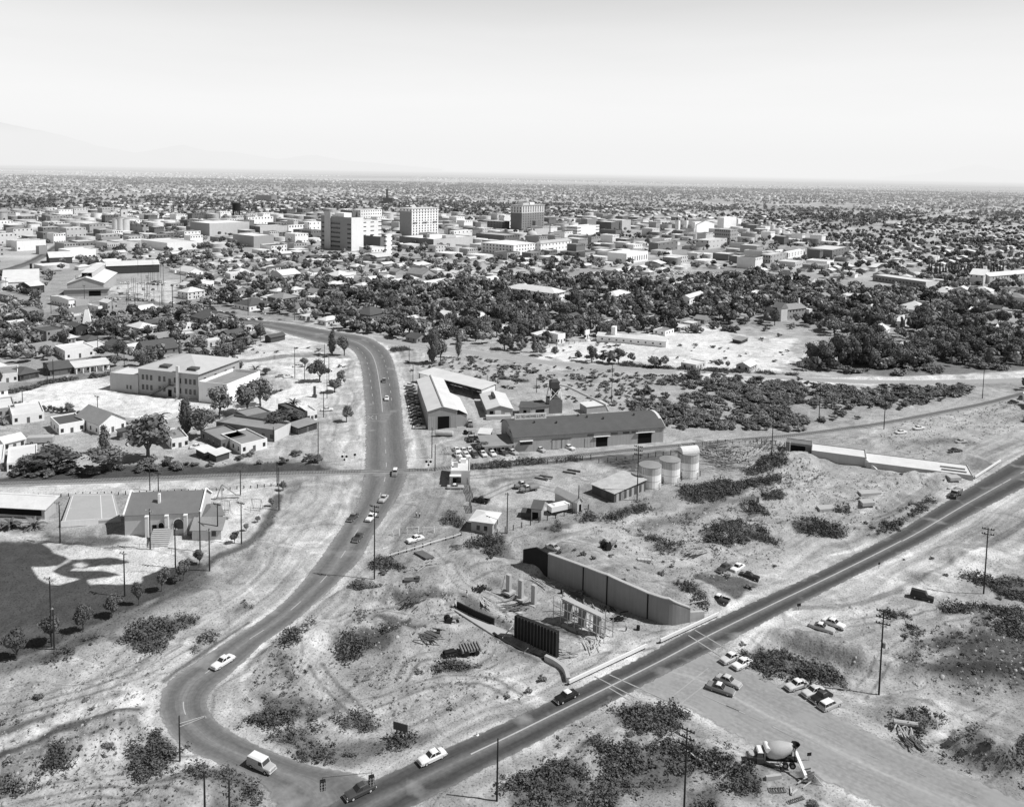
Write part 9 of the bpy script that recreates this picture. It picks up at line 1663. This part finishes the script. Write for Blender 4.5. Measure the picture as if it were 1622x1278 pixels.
 shr(c1180, 1700, (1.0, 3.2), 'leafp', 'in the scrub between levee and railway', 0,200, 250,170, 420,195, 1300,200, 1300,240, 1000,310, 700,385, 0,450)
 shr(c1180, 620, (2.0, 5.0), 'leafp', 'in the dense thicket above the levee', 430,110, 600,40, 1000,10, 1622,-30, 1700,90, 900,128)
 shr(c540, 260, (.8, 2.2), 'leafm', 'on the lot between tin warehouse and dirt road', 480,470, 660,480, 1100,430, 1622,490, 1622,700, 1280,680, 620,540, 520,560)
 shr(c860, 420, (.6, 1.6), 'leafp', 'low on the scrub flat behind the tin warehouse', 0,330, 440,340, 1050,390, 640,480, 560,640, 430,600, 200,570, 0,470); shr(c260, 60, (.8, 2.0), 'leafm', 'on the bright lot at the far bend', 620,800, 1000,760, 1250,790, 1500,900, 1560,1000, 1200,860, 700,860)
 shr(c640, 60, (.8,1.8), 'leafd', 'in weeds along the yard fence', 380,660, 640,640, 900,625, 1100,608, 1100,622, 900,645, 640,660, 400,676)
 shr(c0b, 150, (1.5,3.2), 'leafm', 'in the brush strip along the railway', 0,1040, 200,960, 700,960, 1100,940, 1598,930, 1598,1000, 900,1040, 300,1060)
 shr(c260b, 130, (1.5,3.2), 'leafd', 'in the hedge-like brush by the railway', 0,900, 320,900, 500,930, 620,860, 1340,840, 1320,940, 620,930, 0,1000)
 shr(full, 420, (.5,1.3), 'leafm', 'scattered on the open dirt by the roads', 450,1000, 600,900, 1000,860, 1200,820, 1500,740, 1622,880, 1622,1278, 1100,1278, 900,1200, 400,1150, 0,1278, 0,1100, 330,1000)
 sh.sort(key=lambda q: -q[3]/q[1]); print('shrubs', len(sh)); A = []
 for i, (x, y, h, w, mk, reg) in enumerate(sh):
  z = float(hz(np.array([x]), np.array([y]))[0])
  if i < 280: shrub(x, y, z, h, w, mk, f"{'dark' if mk == 'leafd' else 'grey-green' if mk == 'leafm' else 'pale'} {'large' if h > 2.6 else 'low'} shrub {reg}", 'desert shrubs of the flats')
  else: A.append((x, y, z, h, w))
 A = np.array(A); V0, F0, t0 = tmpl(5, 100, .085, 'shrub', True); tn = rng.choice([.10,.14,.19,.24], len(A)); V, Fq = stamp(V0, F0, np.column_stack([A[:, :2], A[:, 2]-.1]), np.column_stack([A[:, 4], A[:, 4], A[:, 3]]), rng.uniform(0, 6.28, len(A)))
 stuff_mesh('scrub', [(V, Fq, (tn[:, None]*t0[None]).ravel())], lm, 'smaller desert scrub spread over the flats and strips', 'scrub')
 tufts(MATPOLY, 2.0, .5, 2.2, 41, 'brush', M['scrub'], 'low dark brush matting the banks and lots', 'brush', fe=1.6, nb=34, sz=.13)
 weeds = [W_(p) for p in (L_(c560, 0,560, 850,560, 1340,1000, 1300,1278, 0,1278), L_(c840, 600,560, 1622,380, 1622,900, 1100,1040, 300,760), L_(c1300, 580,980, 700,870, 900,780, 1583,640, 1583,1278, 700,1278), L_(c1080, 940,830, 1340,820, 1622,900, 1622,1050), L_(cbl, 0,300, 900,100, 830,700, 700,1007, 0,1007), L_(c440, -60,100, 1000,100, 1622,300, 900,480, 0,500), L_(c800, 0,560, 740,250, 1160,290, 1400,330, 1622,440, 1300,700, 300,700), L_(c0b, 0,960,1598,930,1598,1050,0,1110), L_(c260b,0,930,1330,920,1300,1010,0,1060), L_(c1180,0,520,230,540,230,700,900,700,900,1000,0,1000), L_(c1180,700,420,1622,260,1622,420,1000,640))]
 tufts(weeds, .34, .15, .75, 43, 'weeds', M['weed'], 'thin dry weeds on the open dirt', 'weeds', nb=9, sz=.15)
 tufts([W_(p) for p in (L_(c1300, 580,980, 700,870, 900,780, 1200,720, 1650,780, 1650,1278, 1100,1278, 900,1120, 700,1100), L_(c440, -150,300, 130,270, 240,380, 100,460, -100,470), L_(c440, -100,90, 130,90, 180,200, 60,270, -100,260), L_(c560, -60,770, 180,735, 440,740, 560,880, 430,940, 200,1000, -60,1090), L_(cbl, -60,900, 150,790, 500,620, 780,540, 800,610, 640,660, 420,780, 230,850, 0,960), L_(cbl, 300,1040, 600,900, 900,760, 1250,800, 1400,900, 1440,1040), L_(c1080, 940,830, 1340,900, 1622,1010, 1300,1000), L_(c800, 200,480, 480,260, 640,330, 860,300, 800,420, 560,500), L_(c840, 700,690, 1000,720, 1290,790, 1200,850, 900,820), L_(c840, 900,560, 1300,500, 1500,600, 1560,740, 1200,780, 1000,640), L_(c1180, 150,700, 240,640, 500,690, 300,800, 60,800), L_(c560, 850,560, 1150,640, 1340,760, 1340,820, 1100,720, 860,620), L_(c560, 300,560, 850,520, 870,600, 350,640))], .85, .15, .9, 47, 'brush', M['scrub'], 'sparse grey weeds on the dug banks and weedy lots', 'brush', fe=2.0, nb=16, sz=.14)
 lawn = [W_(L_(cf, 0,1060, 130,960, 330,860, 520,840, 700,740, 900,640, 1060,540, 1200,440, 1360,370, 1480,260, 1560,100, 1590,120, 1500,280, 1380,390, 1230,460, 1090,570, 900,680, 720,790, 540,890, 330,960, 130,1050))]
 tufts(lawn, .5, .2, .5, 45, 'grass', M['scrub'], 'rough grass strip along the field trees', 'grass', nb=9, sz=.14)
 n = 0
 def lot(x0, y0, x1, y1, rows, cols, label, grp):
  nonlocal n
  for i in range(rows):
   for j in range(cols):
    if rng.random() < .25: continue
    u, v = (j+.5)/cols, (i+.5)/rows; px = x0+(x1-x0)*u+rng.uniform(-1, 1); py = y0+(y1-y0)*v+(u-.5)*3; x, y, z = at(px, py); p = rng.choice(['white','cream','light','grey','dark'], p=[.35,.15,.2,.15,.15])
    if not free(x, y, 1.5): continue
    smallcar(rng.choice(['sedan','wagon']), (x, y, z), GRID+rng.choice([0, math.pi])+rng.normal(0,.05)+ (rad(90) if i % 2 else 0), p, label.replace('car', {'cream':'cream','light':'pale','white':'white','grey':'grey','dark':'dark'}[p]+' car'), grp); n += 1
 lot(165,445,245,480,4,12,'car parked in the gravel storage lot at the left','cars in the left storage lot'); lot(255,418,330,437,2,12,'car parked in the lot beyond the dark warehouse','cars beyond the dark warehouse'); lot(1062,431,1175,441,3,22,'car in the bright lot below the office with rows of windows','cars in the midtown lot'); lot(1335,455,1385,466,3,8,'car in the lot before the long brown building','cars before the long brown building'); lot(1385,458,1480,466,2,14,'car along the long brown building','cars along the long brown building'); lot(500,424,560,440,3,8,'car in the small lot below the modern slab','cars below the modern slab'); lot(240,447,330,455,2,12,'car at the edge of the far left lots','cars at the far left lots'); lot(110,400,200,412,2,14,'car near the laundry building by the rails','cars near the laundry'); lot(470,428,500,436,2,5,'car in the yard left of the slab lot','cars left of the slab lot')
 print('lot cars', n)
# ================================================================== far hills and haze
def hills():
 def ridge(name, pts, D, seed, depth=6000):
  pts = np.array(pts, float); xs = np.arange(pts[0, 0], pts[-1, 0], 3.0); ys = np.interp(xs, pts[:, 0], pts[:, 1]); V = []; rows = 14; rng = np.random.default_rng(seed); base = []
  for px, py in zip(xs, ys):
   x, y = (px-CX)/F*D, D; lo, hi = 0, 6000
   for _ in range(40):
    m = (lo+hi)/2
    if PROJ(x, y, m)[1] > py: lo = m
    else: hi = m
   base.append((x, y, lo))
  base = np.array(base); n = len(base)
  for r in range(rows):
   t = r/(rows-1); prof = math.sin(t*math.pi); off = (t-.5)*depth
   nz = fbm(base[:, 0], base[:, 1]+off*1.6, 1500, 4, seed)-.5
   V.append(np.column_stack([base[:, 0]*(1+off/D), base[:, 1]+off, base[:, 2]*prof*(1+.9*nz*(1-.75*prof))-30*(1-prof)]))
  V = np.vstack(V); i = (np.arange(rows-1)[:, None]*n+np.arange(n-1)[None]).ravel(); Fq = np.stack([i, i+1, i+n+1, i+n], 1); tag(put(np_mesh(name, V, Fq, M['rock']), name), kind='structure')
 ridge('mountain', [(-420,240),(-260,180),(-120,168),(-40,180),(0,193),(50,203),(100,214),(150,229),(200,240),(260,252),(330,256)], 26000, 3); ridge('hills', [(150,252),(220,240),(255,234),(290,229),(330,240),(370,242),(400,246),(440,252),(480,246),(500,245),(540,253),(600,258),(640,262),(700,268)], 27000, 5, 4000); ridge('hills', [(1380,282),(1480,274),(1540,262),(1600,270),(1700,262),(1800,280)], 30000, 8, 4000)
def haze():
 m = bpy.data.materials.new('haze'); m.use_nodes = True; n = m.node_tree.nodes; n.clear(); l = m.node_tree.links
 o = n.new('ShaderNodeOutputMaterial'); a = n.new('ShaderNodeVolumeAbsorption'); a.inputs['Color'].default_value = (0, 0, 0, 1); a.inputs['Density'].default_value = HAZE_D
 e = n.new('ShaderNodeEmission'); e.inputs[1].default_value = HAZE_D*HAZE_L; s = n.new('ShaderNodeAddShader'); l.new(a.outputs[0], s.inputs[0]); l.new(e.outputs[0], s.inputs[1]); l.new(s.outputs[0], o.inputs['Volume'])
 mb = MB(); mb.box(-66000, 1850, -80, 66000, 69500, 900, bottom=True); tag(mb.build('haze', m), kind='structure')
HAZE_D, HAZE_L = 1.15e-4, .90
# ================================================================== build everything
import time
_t = time.time()
def step(f):
 f(); print(f.__name__, round(time.time()-_t, 1), flush=True)
for f in (make_ground, make_roads, vehicles, poles, site, people, mid_buildings, field_side, named_houses, downtown, fill, hills, haze): step(f)
